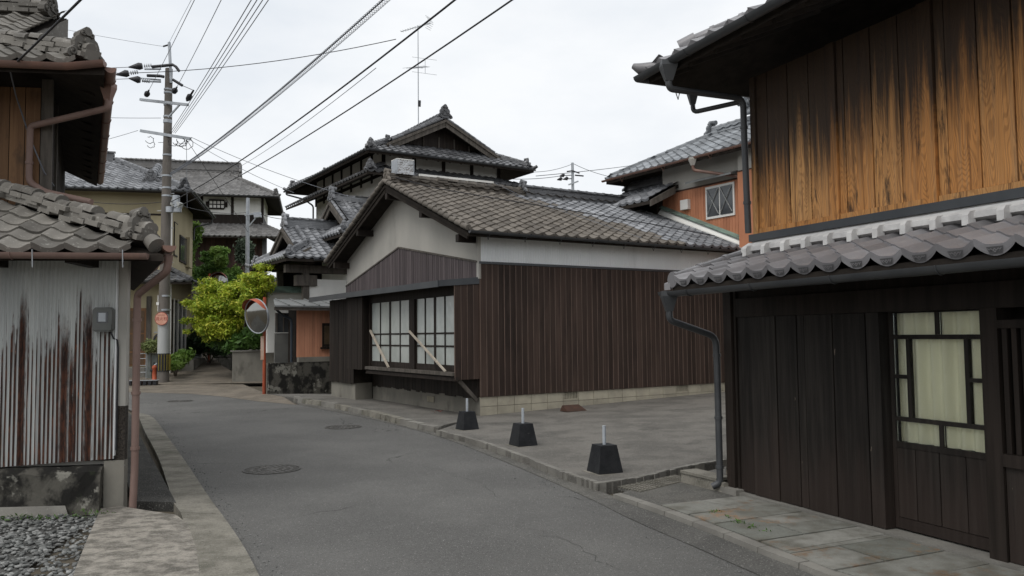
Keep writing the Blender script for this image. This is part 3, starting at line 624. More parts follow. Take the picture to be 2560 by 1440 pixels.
# ================================================================== right: dark timber house
RF = Fr(G(2239, 1332), -23.5)
RH = thing('timber_house', 'dark timber house with honey coloured upper boards filling the right side', 'house', RF(0, 1, 0))
AN = -4.2                                                         # near end of the facade, out of the frame
wallbox('wall', RF, AN, 1.98, .26, 5.5, -.1, 2.38, W_SOF, RH)
wallbox('upper_wall', RF, AN, 1.90, .40, 5.5, 2.38, 4.28, W_SOF, RH)
wallbox('corner_post', RF, 1.90, 2.02, -.03, .139, .03, 2.12, W_DARK, RH); wallbox('post', RF, 1.842, 1.872, -.015, .139, 0, 2.1, W_DARK, RH)
wallbox('post_stone', RF, 1.80, 2.10, -.10, .135, -.06, .028, CONC, RH)
wallbox('header_beam', RF, AN, 1.84, -.015, .138, 1.745, 1.93, W_DARK, RH); wallbox('eave_beam', RF, AN, 1.90, .01, .138, 1.933, 2.3, W_DARK, RH)
board_run(RH, RF, [1.838, 1.624, 1.275, 1.004, .909, .57, .215, .075], 0.0, .138, .012, 1.742, W_DOOR, 'door_board', .012, .002, .016)
wallbox('sill_stone', RF, AN, 1.80, -.06, .135, -.09, .004, CONC, RH)
# sliding door with its eight panes
SD = wallbox('sliding_door', RF, -.80, .072, .118, .136, .03, .70, W_DOOR, RH)
board_run(SD, RF, [.068, -.13, -.34, -.56, -.795], .10, .117, .11, .66, W_DOOR, 'door_board', .007, 0, .003)
for nm, a0, a1, z0, z1 in (('stile', .04, .075, .02, 1.76), ('stile', -.80, -.765, .02, 1.76), ('bottom_rail', -.764, .039, .02, .105), ('rail', -.764, .039, .662, .706), ('rail', -.764, .039, .872, .905), ('rail', -.764, .039, 1.525, 1.56), ('top_rail', -.764, .039, 1.732, 1.76),
        ('muntin', -.385, -.352, .7065, .8715), ('muntin', -.385, -.352, 1.5605, 1.7315), ('muntin', -.118, -.084, .9055, 1.5245), ('muntin', -.622, -.588, .9055, 1.5245), ('muntin', -.0835, .0385, 1.21, 1.24), ('muntin', -.7635, -.6225, 1.21, 1.24)):
    wallbox(nm, RF, a0, a1, .092, .128, z0, z1, W_DOOR, SD)
for a0, a1, z0, z1 in ((-.351, .039, .706, .872), (-.764, -.386, .706, .872), (-.351, .039, 1.56, 1.732), (-.764, -.386, 1.56, 1.732), (-.084, .039, .905, 1.21), (-.084, .039, 1.24, 1.525), (-.764, -.622, .905, 1.21), (-.764, -.622, 1.24, 1.525), (-.588, -.118, .905, 1.525)):
    wallbox('pane', RF, a0, a1, .108, .112, z0, z1, GLASS, SD)
mb = MB(); n = 70
for i in range(n + 1):
    a = .06 - (.82 * i / n); bz = .165 + .022 * math.sin(i * .62) + .012 * math.sin(i * .27 + 1)
    mb.v += [tuple(RF(a, bz, .70)), tuple(RF(a, bz, 1.74))]
for i in range(n): mb.f.append([2 * i, 2 * i + 2, 2 * i + 3, 2 * i + 1]); mb.m.append(0); mb.s.append(True)
wl2 = wallbox('wall_recess', RF, -.80, .07, .142, .15, 0, 1.76, BLACKV, SD) if False else None
mb.build('curtain', CURT, SD, recalc=False)
wallbox('post', RF, -.93, -.802, -.02, .137, 0, 1.744, W_DARK, RH)
# lattice bay at the near end
LT = wallbox('lattice_window', RF, -2.6, -.932, .05, .07, .70, 1.62, BLACKV, RH)
for k in range(24):
    a = -.955 - k * .068; wallbox('lattice_bar', RF, a - .036, a, -.01, .03, .745, 1.60, W_DARK, LT)
wallbox('lattice_rail', RF, -2.6, -.933, -.03, .049, .655, .742, W_DARK, LT); wallbox('lattice_rail', RF, -2.6, -.933, -.03, .049, 1.602, 1.66, W_DARK, LT)
board_run(RH, RF, [-.935, -1.2, -1.5, -1.8, -2.1, -2.4, -2.7, -3.2, -4.2], .0, .136, .01, .652, W_DOOR, 'wall_board', .006)
# lower pent roof
E0 = RF(AN, -.62, 2.10); PL = .285; RD = .97
LRf = deck('lower_roof', RH, E0 - Z * .03, RF.u, RF.v, PL, [(0, .02), (6.28, .02), (6.28, RD), (0, RD)], W_SOF, .06)
tiles(LRf, E0, RF.u, RF.v, PL, [(0, 0), (6.2, 0), (6.2, RD), (0, RD)], T_NEW, w=.275, l=.235, h=.042, th=.018, nind=300, jit=.006, eave=.05, emblem=True, key='new', seg=14, ex=2.6)
pv0, pv1 = RF(2.06, -.60, 2.13), RF(2.06, .34, 2.42)
ridge(LRf, pv0, pv1, T_NEW, layers=0, cap=.072, piece=.33, name='verge_tile')
MB().tube([pv0 - RF.v * .02 - Z * .0, pv0 + RF.v * .05], .082, 14).build('verge_end', T_NEW, LRf)
MB().prism([RF(2.10, -.62, 2.03), RF(2.10, .36, 2.32), RF(2.10, .36, 2.39), RF(2.10, -.62, 2.10)], RF.u * .10).build('verge_board_tile', T_NEW, LRf)
wallbox('ridge_plaster', RF, AN, 1.93, .30, .399, 2.40, 2.53, SHIKK, LRf)
MB().prism([RF(AN, .20, 2.425), RF(AN, .299, 2.40), RF(AN, .299, 2.525), RF(AN, .20, 2.47)], RF.u * (1.99 - AN)).build('plaster_course', SHIKK, LRf)
for k in range(22):
    a = AN + .275 * k + .275 * .96
    if a < 1.95: MB().prism([RF(a, .135, 2.37), RF(a, .22, 2.38), RF(a, .22, 2.485), RF(a, .16, 2.475), RF(a, .135, 2.445)], RF.u * .055).build('plaster_stop', SHIKK, LRf)
wallbox('skirt_flashing', RF, AN, 1.95, .27, .398, 2.532, 2.605, FLASH, RH)
for k in range(15):
    a = 1.75 - k * .40; MB().bar(RF(a, -.52, 2.0), RF(a, .135, 2.19), .05, .07).build('rafter', W_SOF, LRf)
gl = gutter(RH, RF(AN, -.70, 2.02), RF(2.12, -.70, 2.005), .056, GUTD)
fn = funnel(RH, RF(2.02, -.69, 2.01), GUTD, .075)
pipe(RH, [RF(2.02, -.69, 1.84), RF(2.02, -.69, 1.72), RF(2.06, -.10, 1.55), RF(2.06, -.09, 1.3), RF(2.06, -.09, .18), RF(2.06, -.09, .06), RF(2.10, -.16, .02)], .034, GUTD, rad=.09, collars=[(RF(2.06, -.09, 1.36), Z), (RF(2.06, -.09, .72), Z), (RF(2.06, -.09, .22), Z)])
# upper facade: posts, boards, bottom rail
eds = [1.863, 1.702, 1.408, 1.128, .884]; ed2 = [.775, .692, .391, .102, -.105]; ed3 = [-.24, -.337, -.61, -.885, -1.15]; ed4 = [-1.28, -1.55, -1.83, -2.1, -2.4, -2.7, -3.0, -3.4, -3.8, -4.2]
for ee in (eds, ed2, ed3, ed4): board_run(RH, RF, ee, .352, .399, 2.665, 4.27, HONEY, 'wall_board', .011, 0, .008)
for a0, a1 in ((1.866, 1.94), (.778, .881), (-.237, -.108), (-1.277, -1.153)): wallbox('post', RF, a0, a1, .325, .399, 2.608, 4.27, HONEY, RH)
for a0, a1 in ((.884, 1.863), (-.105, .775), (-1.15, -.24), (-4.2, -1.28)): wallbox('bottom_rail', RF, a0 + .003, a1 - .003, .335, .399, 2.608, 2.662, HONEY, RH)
# upper hipped roof over the corner
ZE = 4.38; BA = -.58; AE = 2.46; PU = .42
UE = RF(AE, BA, ZE)
UR = deck('upper_roof', RH, RF(AN, BA, ZE), RF.u, RF.v, PU, [(0, 0), (AE - AN, 0), (AE - AN - 3.0, 3.0), (0, 3.0)], W_SOF, .1)
tiles(UR, RF(AN, BA - .04, ZE), RF.u, RF.v, PU, [(0, 0), (AE - AN, 0), (AE - AN - 3.0, 3.0), (0, 3.0)], T_NEW, w=.275, l=.235, h=.042, th=.018, nind=0, jit=.006, eave=.05, emblem=True, key='new', seg=14, ex=2.6)
US = deck('side_roof', RH, UE, RF.v, -RF.u, PU, [(0, 0), (6.2, 0), (6.2, 3.0), (3.0, 3.0)], W_SOF, .1)
tiles(US, UE + RF.u * .04, RF.v, -RF.u, PU, [(0, 0), (6.2, 0), (6.2, 3.0), (3.0, 3.0)], T_NEW, w=.275, l=.235, h=.042, th=.018, eave=.05, emblem=True, key='new', seg=14, ex=2.6)
hp0 = RF(AE - .28, BA + .28, ZE + .16); hp1 = RF(AE - 3.0, BA + 3.0, ZE + 3.0 * PU + .06)
ridge(UR, hp0, hp1, T_NEW, w=.2, layers=2, lh=.045, cap=.07, piece=.3)
MB().tube([hp0 + Z * .08 + (hp0 - hp1).normalized() * .06, hp0 + Z * .1 + (hp1 - hp0).normalized() * .12], [.085, .08], 14).build('hip_end_tile', T_NEW, UR)
mb = MB(); cpt = UE + (RF.u - RF.v).normalized() * .14
co_ = (RF.u - RF.v).normalized(); mb.tube([UE - co_ * .22 + Z * .05, UE + co_ * .0 + Z * .045, UE + co_ * .10 + Z * .06, UE + co_ * .17 + Z * .10], [.06, .07, .06, .03], 10); mb.build('corner_tile', T_NEW, UR, recalc=False)
gutter(RH, RF(AN, BA - .08, ZE - .02), RF(AE + .1, BA - .08, ZE - .03), .055, GUTD); gutter(RH, RF(AE + .09, BA - .06, ZE - .03), RF(AE + .09, 4.5, ZE - .03), .055, GUTD, hooks=5)
funnel(RH, RF(1.98, BA - .08, ZE - .04), GUTD, .08); funnel(RH, RF(AE + .09, .05, ZE - .05), GUTD, .06)
pipe(RH, [RF(1.98, BA - .08, ZE - .2), RF(1.98, BA - .08, ZE - .32), RF(1.975, .27, 4.06), RF(1.975, .27, 3.7), RF(1.975, .29, 2.63)], .034, GUTD, collars=[(RF(1.975, .27, 3.75), Z), (RF(1.975, .285, 2.95), Z)])
pipe(RH, [RF(AE + .09, .05, ZE - .2), RF(AE + .09, .05, ZE - .34), RF(2.0, .29, ZE - .34), RF(1.975, .28, ZE - .42)], .026, GUTD, rad=.06)
for k in range(15):
    a = 2.2 - k * .4; MB().bar(RF(a, BA + .05, ZE - .1), RF(a, .38, ZE + .28), .05, .06).build('rafter', W_SOF, UR)

# stone pavement slabs, kerb channel, drain block and grate on the right
PV = thing('pavement', 'x', 'x', RF(0, -.5, -.1)); del PV['label'], PV['category']; PV['kind'] = 'structure'
kc = smooth([G(*q) for q in ((1530, 1232), (1620, 1262), (1700, 1290), (1800, 1328), (1900, 1368), (2000, 1405), (2100, 1442))] + [RF(-1.7, -1.02), RF(-4.2, -1.15)], 4)
kcr = resample(kc, 46)
for i in range(0, 45, 3):
    mb = MB()
    for j in range(i, min(45, i + 3)):
        a, b = kcr[j], kcr[j + 1]; n_ = V(((b - a).y, -(b - a).x, 0)).normalized(); n_ = n_ if n_.x > 0 else -n_; d_ = (b - a).normalized() * .005
        if j == i: a = a + d_
        if j == min(45, i + 3) - 1: b = b - d_
        mb.hexa([a - Z * .14, b - Z * .14, b + n_ * .1 - Z * .14, a + n_ * .1 - Z * .14, a + n_ * .012 - Z * .012, b + n_ * .012 - Z * .012, b + n_ * .1 - Z * .008, a + n_ * .1 - Z * .008])
    mb.build('kerb_stone', CONC, PV)
ra_ = resample([p for p in re_ if p.y < 8.2 and p.y > .5], 40); rb_ = resample([G(1560, 1232)] + [p for p in kcr if p.y > .5], 40); mb = MB()
for i in range(39): mb.add([ra_[i] + Z * (ROADZ + .004), ra_[i + 1] + Z * (ROADZ + .004), rb_[i + 1] + Z * (ROADZ + .03), rb_[i] + Z * (ROADZ + .03)], [(0, 1, 2, 3)])
mb.build('gutter_strip', slabmat('gutter_worn', (.10, .097, .09), (.075, .073, .068), (.055, .053, .048), 2, .5), at=V((0, 0, 0)))['kind'] = 'structure'
sheet('pavement_bed', [p + (RF.v * .09) for p in kcr] + [RF(-4.2, -.02), RF(1.85, -.02)] + [RF(2.4, .25), G(1815, 1160), G(1560, 1222)], -.03, GUTR, .08)
def slab(ptsab, h=-.008):
    P = [RF(a, b, -.06) for a, b in ptsab]; c = sum(P, V((0, 0, 0))) / len(P); Q = [c + (p - c) * (1 - .008 / (p - c).length) for p in P]
    dz = random.uniform(-.004, .006); T = [V((p.x, p.y, h + dz + random.uniform(-.003, .003))) for p in Q]; T = [c.lerp(t, .985) * 1 for t in T]
    for t in T: t.z = h + dz
    n = len(Q); MB().add(Q + T, [tuple(range(n, 2 * n))] + [(i, (i + 1) % n, (i + 1) % n + n, i + n) for i in range(n)]).build('paving_slab', STONE, PV)
kab = [RF.loc(p + RF.v * .1)[:2] for p in kcr]
kb_at = lambda a: np.interp(-a, [-q[0] for q in kab], [q[1] for q in kab])
cuts = [1.72, 1.28, .92, .62, .30, .02, -.06, -.5, -.85, -1.3, -1.75, -2.3, -2.9, -3.5]
for i, (a0, a1) in enumerate(zip(cuts, cuts[1:])):
    k0, k1 = kb_at(a0) + .012, kb_at(a1) + .012; e = -.075
    if (a0 - a1) < .2: slab([(a0, e), (a1, e), (a1, k1), (a0, k0)], -.012); continue
    m0, m1 = (k0 + e) / 2 + random.uniform(-.06, .1), (k1 + e) / 2 + random.uniform(-.06, .1)
    if i % 3 == 1: slab([(a0, e), (a1, e), (a1 - .03, k1), (a0 - .02, k0)])
    else: slab([(a0, e), (a1, e), (a1, m1), (a0, m0)]); slab([(a0, m0), (a1, m1), (a1, k1), (a0, k0)])
DB = thing('drain_trough', 'pale concrete drain trough where the downpipe of the timber house ends', 'trough', G(1760, 1225))
q0, q1 = G(1702, 1205, -.03), G(1808, 1232, -.03); dd = (q1 - q0).normalized(); nn = V((-dd.y, dd.x, 0)); L_ = (q1 - q0).length
mb = MB().hexa([q0, q1, q1 + nn * .2, q0 + nn * .2, q0 + Z * .1 + nn * .01, q1 + Z * .1 + nn * .01, q1 + nn * .05 + Z * .1, q0 + nn * .05 + Z * .1]); mb.build('trough_side', KERB, DB)
MB().hexa([q0 + nn * .17, q1 + nn * .17, q1 + nn * .21, q0 + nn * .21, q0 + nn * .17 + Z * .1, q1 + nn * .17 + Z * .1, q1 + nn * .21 + Z * .1, q0 + nn * .21 + Z * .1]).build('trough_side', KERB, DB)
MB().bar(q0 + nn * .105 + Z * .115, q1 - dd * .10 + nn * .105 + Z * .115, .22, .028).build('trough_lid', KERB, DB)
GT = thing('drain_grate', 'pale metal drain grate beside the concrete trough and the lot corner', 'grate', G(1620, 1213, -.03))
g0, g1, g2, g3 = G(1545, 1218, -.026), G(1598, 1230, -.026), G(1735, 1196, -.026), G(1690, 1188, -.026)
for k in range(12): MB().bar(g0.lerp(g3, (k + .5) / 12), g1.lerp(g2, (k + .5) / 12), .012, .012).build('grate_bar', KERB, GT)
for k in range(9): MB().bar(g0.lerp(g1, k / 8) + Z * .001, g3.lerp(g2, k / 8) + Z * .001, .012, .010).build('grate_bar', KERB, GT)
sheet('grate_pit', [g0, g1, g2, g3], -.035, GUTR, .02)
# ================================================================== centre: brown boarded house with a bay window
CH = thing('brown_house', 'brown boarded single storey house with grey plaster gable and bay window', 'house', CN(3.5, 3.5, 0))
CW, CLn = 7.1, 7.25                                               # gable width, length
wallbox('wall', CN, .06, CW, .06, CLn, -.1, 3.6, W_SOF, CH)
# gable: plaster field between eaves and boards
RZ, EZ, PC = 5.14, 3.58, .40                                      # ridge, eave height at the wall lines
rid = CW / 2
MB().prism([CN(.005, .0, 2.65), CN(CW, .0, 2.65), CN(CW, .0, 3.66), CN(rid, .0, 5.07), CN(.005, .0, 3.66)], CN.v * .058).build('gable_plaster', PLAST, CH)
# slatted field with a bent top edge
GB = MB().prism([CN(.02, -.012, 2.6), CN(CW + .02, -.012, 2.6), CN(CW + .02, -.012, 2.93), CN(3.7, -.012, 3.66), CN(.02, -.012, 3.02)], CN.v * .011).build('gable_backing', W_SOF, CH)
top = lambda c: (2.93 + (CW + .02 - c) / (CW + .02 - 3.7) * .73) if c > 3.7 else 3.02 + c / 3.7 * .64
n = 74
for k in range(n):
    c0, c1 = .02 + (CW - .0) * k / n, .02 + CW * (k + 1) / n; db = random.uniform(0, .006)
    MB().prism([CN(c0 + .006, -.03 - db, 2.62), CN(c1 - .006, -.03 - db, 2.62), CN(c1 - .006, -.03 - db, top(c1)), CN(c0 + .006, -.03 - db, top(c0))], CN.v * .017).build('gable_slat', W_PURP, GB)
for (c0, z0), (c1, z1) in (((CW + .02, 2.95), (3.7, 3.68)), ((3.7, 3.68), (.0, 3.04))): MB().bar(CN(c0, -.025, z0), CN(c1, -.025, z1), .05, .035).build('gable_trim', W_GREY, GB)
wallbox('corner_trim', CN, -.035, .03, -.035, .03, 2.7, 3.62, PLAST, CH)
# long wall: white ribbed band, dark drip, brown boards, block base
mb = MB(); nb = 118; P = []
for k in range(nb * 2 + 1):
    b = CLn * k / (nb * 2); off = -.018 if k % 2 else -.010
    P += [CN(off, b, 3.05), CN(off, b, 3.66)]
mb.add(P, [(2 * i, 2 * i + 2, 2 * i + 3, 2 * i + 1) for i in range(nb * 2)]); mb.build('white_siding', WHTMET, CH)
wallbox('siding_back', CN, -.008, .058, .0, CLn, 3.05, 3.66, WHTMET, CH)
wallbox('drip_strip', CN, -.04, .05, -.01, CLn, 3.0, 3.048, FLASH, CH)
bw = .1404; nbd = int((CLn) / bw)
mb0 = MB().hexa([V((x, y, z)) for z in (0, 2.628) for x, y in ((-.027, .015), (-.027, bw), (0.0, bw), (0.0, .015))], 0)
mb0.hexa([V((x, y, z)) for z in (0.0, 2.626) for x, y in ((-.035, 0), (-.035, .015), (0.0, .015), (0.0, 0))], 1)
bme = mesh_of(mb0, 'siding_board', [W_BROWN, W_LINE])
SB = wallbox('siding', CN, .001, .058, .0, CLn, .38, 2.998, W_SOF, CH)
for k in range(nbd + 1):
    j = random.gauss(0, .0012); inst('siding_board', bme, SB, basis(CN(j, .002 + k * bw, .368), CN.u, CN.v, Z))
BKS = wallbox('base', CN, .03, .058, .0, CLn, -.1, .366, FOUND, CH)
for r_, (z0, z1) in enumerate(((-.08, .172), (.18, .362))):
    b = -.0
    while b < CLn:
        e = min(CLn, b + .405)
        vent = r_ == 1 and (abs(b - 2.025) < .25 and 2.2 < e or abs(b - 5.26) < .25)
        if not (r_ == 1 and (b < 2.4 < e or b < 5.45 < e)): MB().box(CN, -.002 - random.uniform(0, .004), .029, b + .005, e - .005, z0, z1).build('concrete_block', BLOCK, BKS)
        else:
            MB().box(CN, -.004, .029, b + .005, b + .03, z0, z1).box(CN, -.004, .029, e - .03, e - .005, z0, z1).box(CN, -.004, .029, b + .03, e - .03, z0, z0 + .04).build('vent_block', BLOCK, BKS)
            for q in range(8): MB().box(CN, .0, .02, b + .045 + q * .04, b + .06 + q * .04, z0 + .04, z1).build('vent_bar', BLOCK, BKS)
        b = e
# bay on the gable face
BF = -.50
wallbox('bay_foundation', CN, .0, 5.34, .0, .058, -.1, .36, FOUND, CH)
wallbox('lower_boards_back', CN, .05, 5.34, -.004, .057, .362, .80, W_SOF, CH)
board_run(CH, CN, [.03 + .155 * k for k in range(35)], -.025, -.005, .34, .74, W_DARK, 'lower_board', .006, .02)
mb = MB().box(CN, 1.94, 2.3, -.012, .0, .13, .27); vb = mb.build('floor_vent', FOUND, CH)
for k in range(9): wallbox('vent_bar', CN, 1.965 + .036 * k, 1.983 + .036 * k, -.02, -.0125, .14, .26, BLOCK, vb)
BAY = wallbox('bay_floor', CN, .03, 4.4, BF + .01, -.006, .742, .80, W_DARK, CH)
wallbox('sill_beam', CN, -.01, 4.42, BF - .07, BF + .03, .70, .775, W_DARK, BAY); wallbox('sill', CN, .0, 4.42, BF - .11, BF + .10, .802, .87, W_GREY, BAY)
wallbox('bay_back', CN, .06, 4.4, -.12, -.03, .80, 2.6, BLACKV, BAY)
wallbox('bay_lintel', CN, .03, 4.4, BF, BF + .09, 2.37, 2.62, W_DARK, BAY)
wallbox('bay_post', CN, .02, .10, BF - .01, BF + .09, .872, 2.369, W_DARK, BAY); wallbox('bay_post', CN, 1.86, 2.12, BF - .02, BF + .09, .872, 2.369, W_DARK, BAY); wallbox('bay_post', CN, 4.30, 4.40, BF - .01, BF + .09, .872, 2.369, W_DARK, BAY)
for c0, c1 in ((.10, .98), (.98, 1.86), (2.12, 3.21), (3.21, 4.30)):
    S = wallbox('window_sash', CN, c0 + .004, c1 - .004, BF + .02, BF + .055, .875, 1.0, W_DARK, BAY); z0, z1 = 1.0, 2.365
    wallbox('stile', CN, c0 + .004, c0 + .045, BF + .02, BF + .055, z0 + .001, z1, W_DARK, S); wallbox('stile', CN, c1 - .045, c1 - .004, BF + .02, BF + .055, z0 + .001, z1, W_DARK, S)
    cm = (c0 + c1) / 2; wallbox('muntin', CN, cm - .018, cm + .018, BF + .015, BF + .05, z0 + .001, z1, W_DARK, S)
    for zz in (1.37, 1.63):
        for q0, q1 in ((c0 + .0455, cm - .0185), (cm + .0185, c1 - .0455)): wallbox('muntin', CN, q0, q1, BF + .018, BF + .05, zz - .016, zz + .016, W_DARK, S)
    for q0, q1 in ((c0 + .046, cm - .019), (cm + .019, c1 - .046)):
        for h0, h1 in ((1.0, 1.353), (1.387, 1.613), (1.647, 2.365)): wallbox('pane', CN, q0, q1, BF + .03, BF + .034, h0 + .001, h1, FROST, S)
# right return of the bay and its brace
RB = wallbox('bay_return', CN, .012, .05, BF + .0, -.01, .72, 2.60, W_SOF, CH); bme2 = mesh_of(MB().hexa([V((x, y, z)) for z in (0, 1.86) for x, y in ((-.02, .006), (-.02, .1404), (0, .1404), (0, .006))], 0).hexa([V((x, y, z)) for z in (0.0, 1.858) for x, y in ((-.026, 0), (-.026, .01), (0.0, .01), (0.0, 0))], 1), 'siding_board', [W_BROWN, W_LINE])
for k in range(4): inst('siding_board', bme2, RB, basis(CN(.011, BF - .06 + k * .1404, .725), CN.u, CN.v, Z))
MB().bar(CN(.07, -.43, .71), CN(.07, -.03, .30), .06, .07).build('bay_brace', W_GREY, CH)
# closed box and wall at the left of the bay
TB = wallbox('shutter_box', CN, 4.42, 5.35, -.64, -.03, .80, 2.50, W_SOF, CH)
board_run(TB, CN, [4.41 + .094 * k for k in range(11)], -.665, -.641, .785, 2.52, W_DARK, 'box_board', .005, .004, .008)
board_run(TB, CN, [-.64 + .12 * k for k in range(6)], 4.39, 4.415, .785, 2.52, W_DARK, 'box_board', .004, .0, .004, along='v')
LW = wallbox('left_wall', CN, 5.36, 7.10, -.47, -.03, .42, 2.56, W_SOF, CH)
board_run(LW, CN, [5.36 + .0967 * k for k in range(19)], -.50, -.471, .40, 2.55, W_DARK, 'wall_board', .005, .012, .008)
wallbox('left_foundation', CN, 5.38, 7.08, -.455, .0, -.08, .415, FOUND, CH)
# sheet metal canopy over the bay
AW = MB().prism([CN(.0, -.90, 2.545), CN(7.55, -.90, 2.545), CN(7.55, -.035, 2.63), CN(.0, -.035, 2.63)], Z * .085).build('canopy', FLASH, CH)
wallbox('canopy_edge', CN, -.012, 7.56, -.925, -.901, 2.52, 2.645, FLASH, AW)
mb = MB().prism([CN(-.005, -.90, 2.53), CN(-.005, -.0, 2.60), CN(-.005, -.0, 2.735), CN(-.005, -.90, 2.645)], CN.u * -.02); mb.build('canopy_edge', FLASH, AW)
# roof: old brown tiles, relaid grey ones beyond a ragged diagonal
V0, V1 = -.45, CLn + .0                                           # verge and far end along v
EO = .42; run = rid + EO; ze = RZ - PC * run
RR = deck('roof', CH, CN(-EO, V0, ze), CN.v, CN.u, PC, [(0, .03), (V1 - V0, .03), (V1 - V0, run), (0, run)], W_SOF, .07)
mixline = lambda s, t: T_GRY if (s + random.gauss(0, .22)) > 5.55 - t * .62 else T_BRN
tiles(RR, CN(-EO, V0, ze + .03), CN.v, CN.u, PC, [(0, 0), (V1 - V0, 0), (V1 - V0, run), (0, run)], T_BRN, w=.285, l=.245, h=.05, th=.024, nind=300, jit=.02, eave=.035, matf=mixline, key='old')
RL = deck('rear_roof', CH, CN(CW + EO, V0, ze), CN.v, -CN.u, PC, [(0, .03), (V1 - V0, .03), (V1 - V0, run), (0, run)], W_SOF, .07)
tiles(RL, CN(CW + EO, V0, ze + .03), CN.v, -CN.u, PC, [(0, 0), (V1 - V0, 0), (V1 - V0, run), (0, run)], T_BRN, w=.285, l=.245, h=.05, th=.024, jit=.02, eave=.035, key='old')
rt = lambda b, dz=0: CN(rid, b, RZ + .03 + dz)
ridge(RR, rt(V0 + .06), rt(3.55), T_BRN, w=.26, layers=3, lh=.055, cap=.085, piece=.26, jit=.09)
ridge(RR, rt(3.45, .0), rt(V1, .0), T_BLK, w=.27, layers=5, lh=.05, cap=.08, piece=.29, jit=.01)
oni(RR, rt(3.42, .10), -CN.v, .32, T_BLK); oni(RR, rt(V0 + .05, .03), -CN.v, .30, T_BRN)
# verges: lipped edge tiles, barge boards and purlin ends
for sg, c0 in ((1, -EO), (-1, CW + EO)):
    n = 17
    for k in range(n):
        t0, t1 = run * k / n, run * (k + 1) / n; a, b = CN(c0 + sg * t0, V0 - .015, ze + PC * t0 + .085 + .012), CN(c0 + sg * (t1 + .02), V0 - .015, ze + PC * t1 + .085 - .008)
        MB().tube([a, b], [.062, .055], 8).build('verge_tile', T_BRN, RR)
    MB().bar(CN(c0 + sg * .1, V0 + .04, ze - .04), CN(rid, V0 + .04, RZ - .11), .035, .15).build('barge_board', W_SOF, RR)
for c, z in ((.12, 3.50), (rid, 4.86), (1.75, 4.20), (5.35, 4.20), (7.0, 3.50)): MB().bar(CN(c, V0 + .03, z), CN(c, .02, z), .12, .15).build('purlin_end', W_DARK, CH)
gutter(CH, CN(-EO - .05, V0 - .02, ze + .03), CN(-EO - .05, V1, ze - .0), .05, GUTD, hooks=9, drop=.10)
# flashing where the roof meets the orange house
MB().prism([CN(-EO, V1 - .02, ze + .10), CN(rid - .6, V1 - .02, RZ - .14), CN(rid - .6, V1 + .12, RZ + .02), CN(-EO, V1 + .12, ze + .22)], Z * .03).build('flashing', PLWHT, RR)
MB().prism([CN(-EO, V1 + .02, ze + .235), CN(rid - .8, V1 + .02, RZ - .04), CN(rid - .8, V1 + .32, RZ + .10), CN(-EO, V1 + .32, ze + .38)], Z * .02).build('flashing_cap', COPPER, RR)
# things on and against the brown house
p0, p1 = CN(2.15 + 2.06, BF - .03, 1.62), CN(2.88, BF - .12, .875)
tag(MB().bar(CN(4.26, BF - .02, 1.72), CN(3.05, BF - .085, .875), .042, .04, CN.v).build('wooden_prop', W_TAN), 'pale timber prop leaning across the left bay window', 'plank', 'props leaning on the bay window')
tag(MB().bar(CN(2.06, BF - .045, 1.69), CN(.32, BF - .085, .875), .038, .034, CN.v).build('wooden_prop', W_TAN), 'pale timber prop leaning across the right bay window', 'plank', 'props leaning on the bay window')
bx0 = rt(V0 + .25, .22)
SBX = thing('steel_box', 'mirror bright stainless steel box on the ridge of the brown house', 'box', bx0)
fb = Fr(bx0, 57.3); mb = MB().box(fb, .0, .42, -.15, .15, bx0.z, bx0.z + .34); mb.build('box_body', CHROME, SBX)
for k in (0, 1): MB().box(fb, -.012 + k * .43, .004 + k * .43, -.16, .16, bx0.z - .005, bx0.z + .352).build('box_rim', STEEL, SBX)
MB().box(fb, -.012, .434, -.162, .162, bx0.z + .3425, bx0.z + .362).build('box_lid', PLWHT, SBX)
tag(MB().bar(rt(V0 + .95, .30) + CN.u * .12, rt(2.6, .31) + CN.u * .12, .05, .05).build('roof_rail', PLWHT), 'bright white metal rail along the brown ridge behind the steel box', 'rail')
rp = lambda c, b, dz=.1: CN(c, b, RZ + .03 - PC * abs(rid - c) + dz)
tag(MB().tube([rp(3.3, -.3, .2), rp(2.9, .5, .12), rp(2.3, 2.0, .12), rp(1.7, 3.8, .12), rp(1.1, 5.4, .12), rp(.3, 7.0, .12)], .012, 6).build('roof_cable', WIRE), 'black cable lying across the tiles of the brown house roof', 'cable')
tag(MB().tube([rp(3.4, 2.5, .3), rp(2.4, 2.9, .13), rp(.6, 3.6, .12), rp(-.4, 3.95, .1)], .006, 5).build('roof_cable', WIREG), 'thin pale wire running down the brown tiles to the eave', 'wire')
kb = CN(-.75, 1.75, lotz(CN(-.75, 1.75))); tag(MB().add([kb + CN.v * x + CN.u * y + Z * z for x, y, z in ((-.24, -.1, .01), (.24, -.1, .01), (.2, .12, .12), (-.2, .12, .12), (-.24, .16, .01), (.24, .16, .01), (.2, .14, .12), (-.2, .14, .12))], [(0, 1, 2, 3), (4, 7, 6, 5), (3, 2, 6, 7), (0, 3, 7, 4), (1, 5, 6, 2), (0, 4, 5, 1)]).build('kerb_ramp', RUSTB), 'rusty brown iron kerb ramp against the block base', 'ramp')
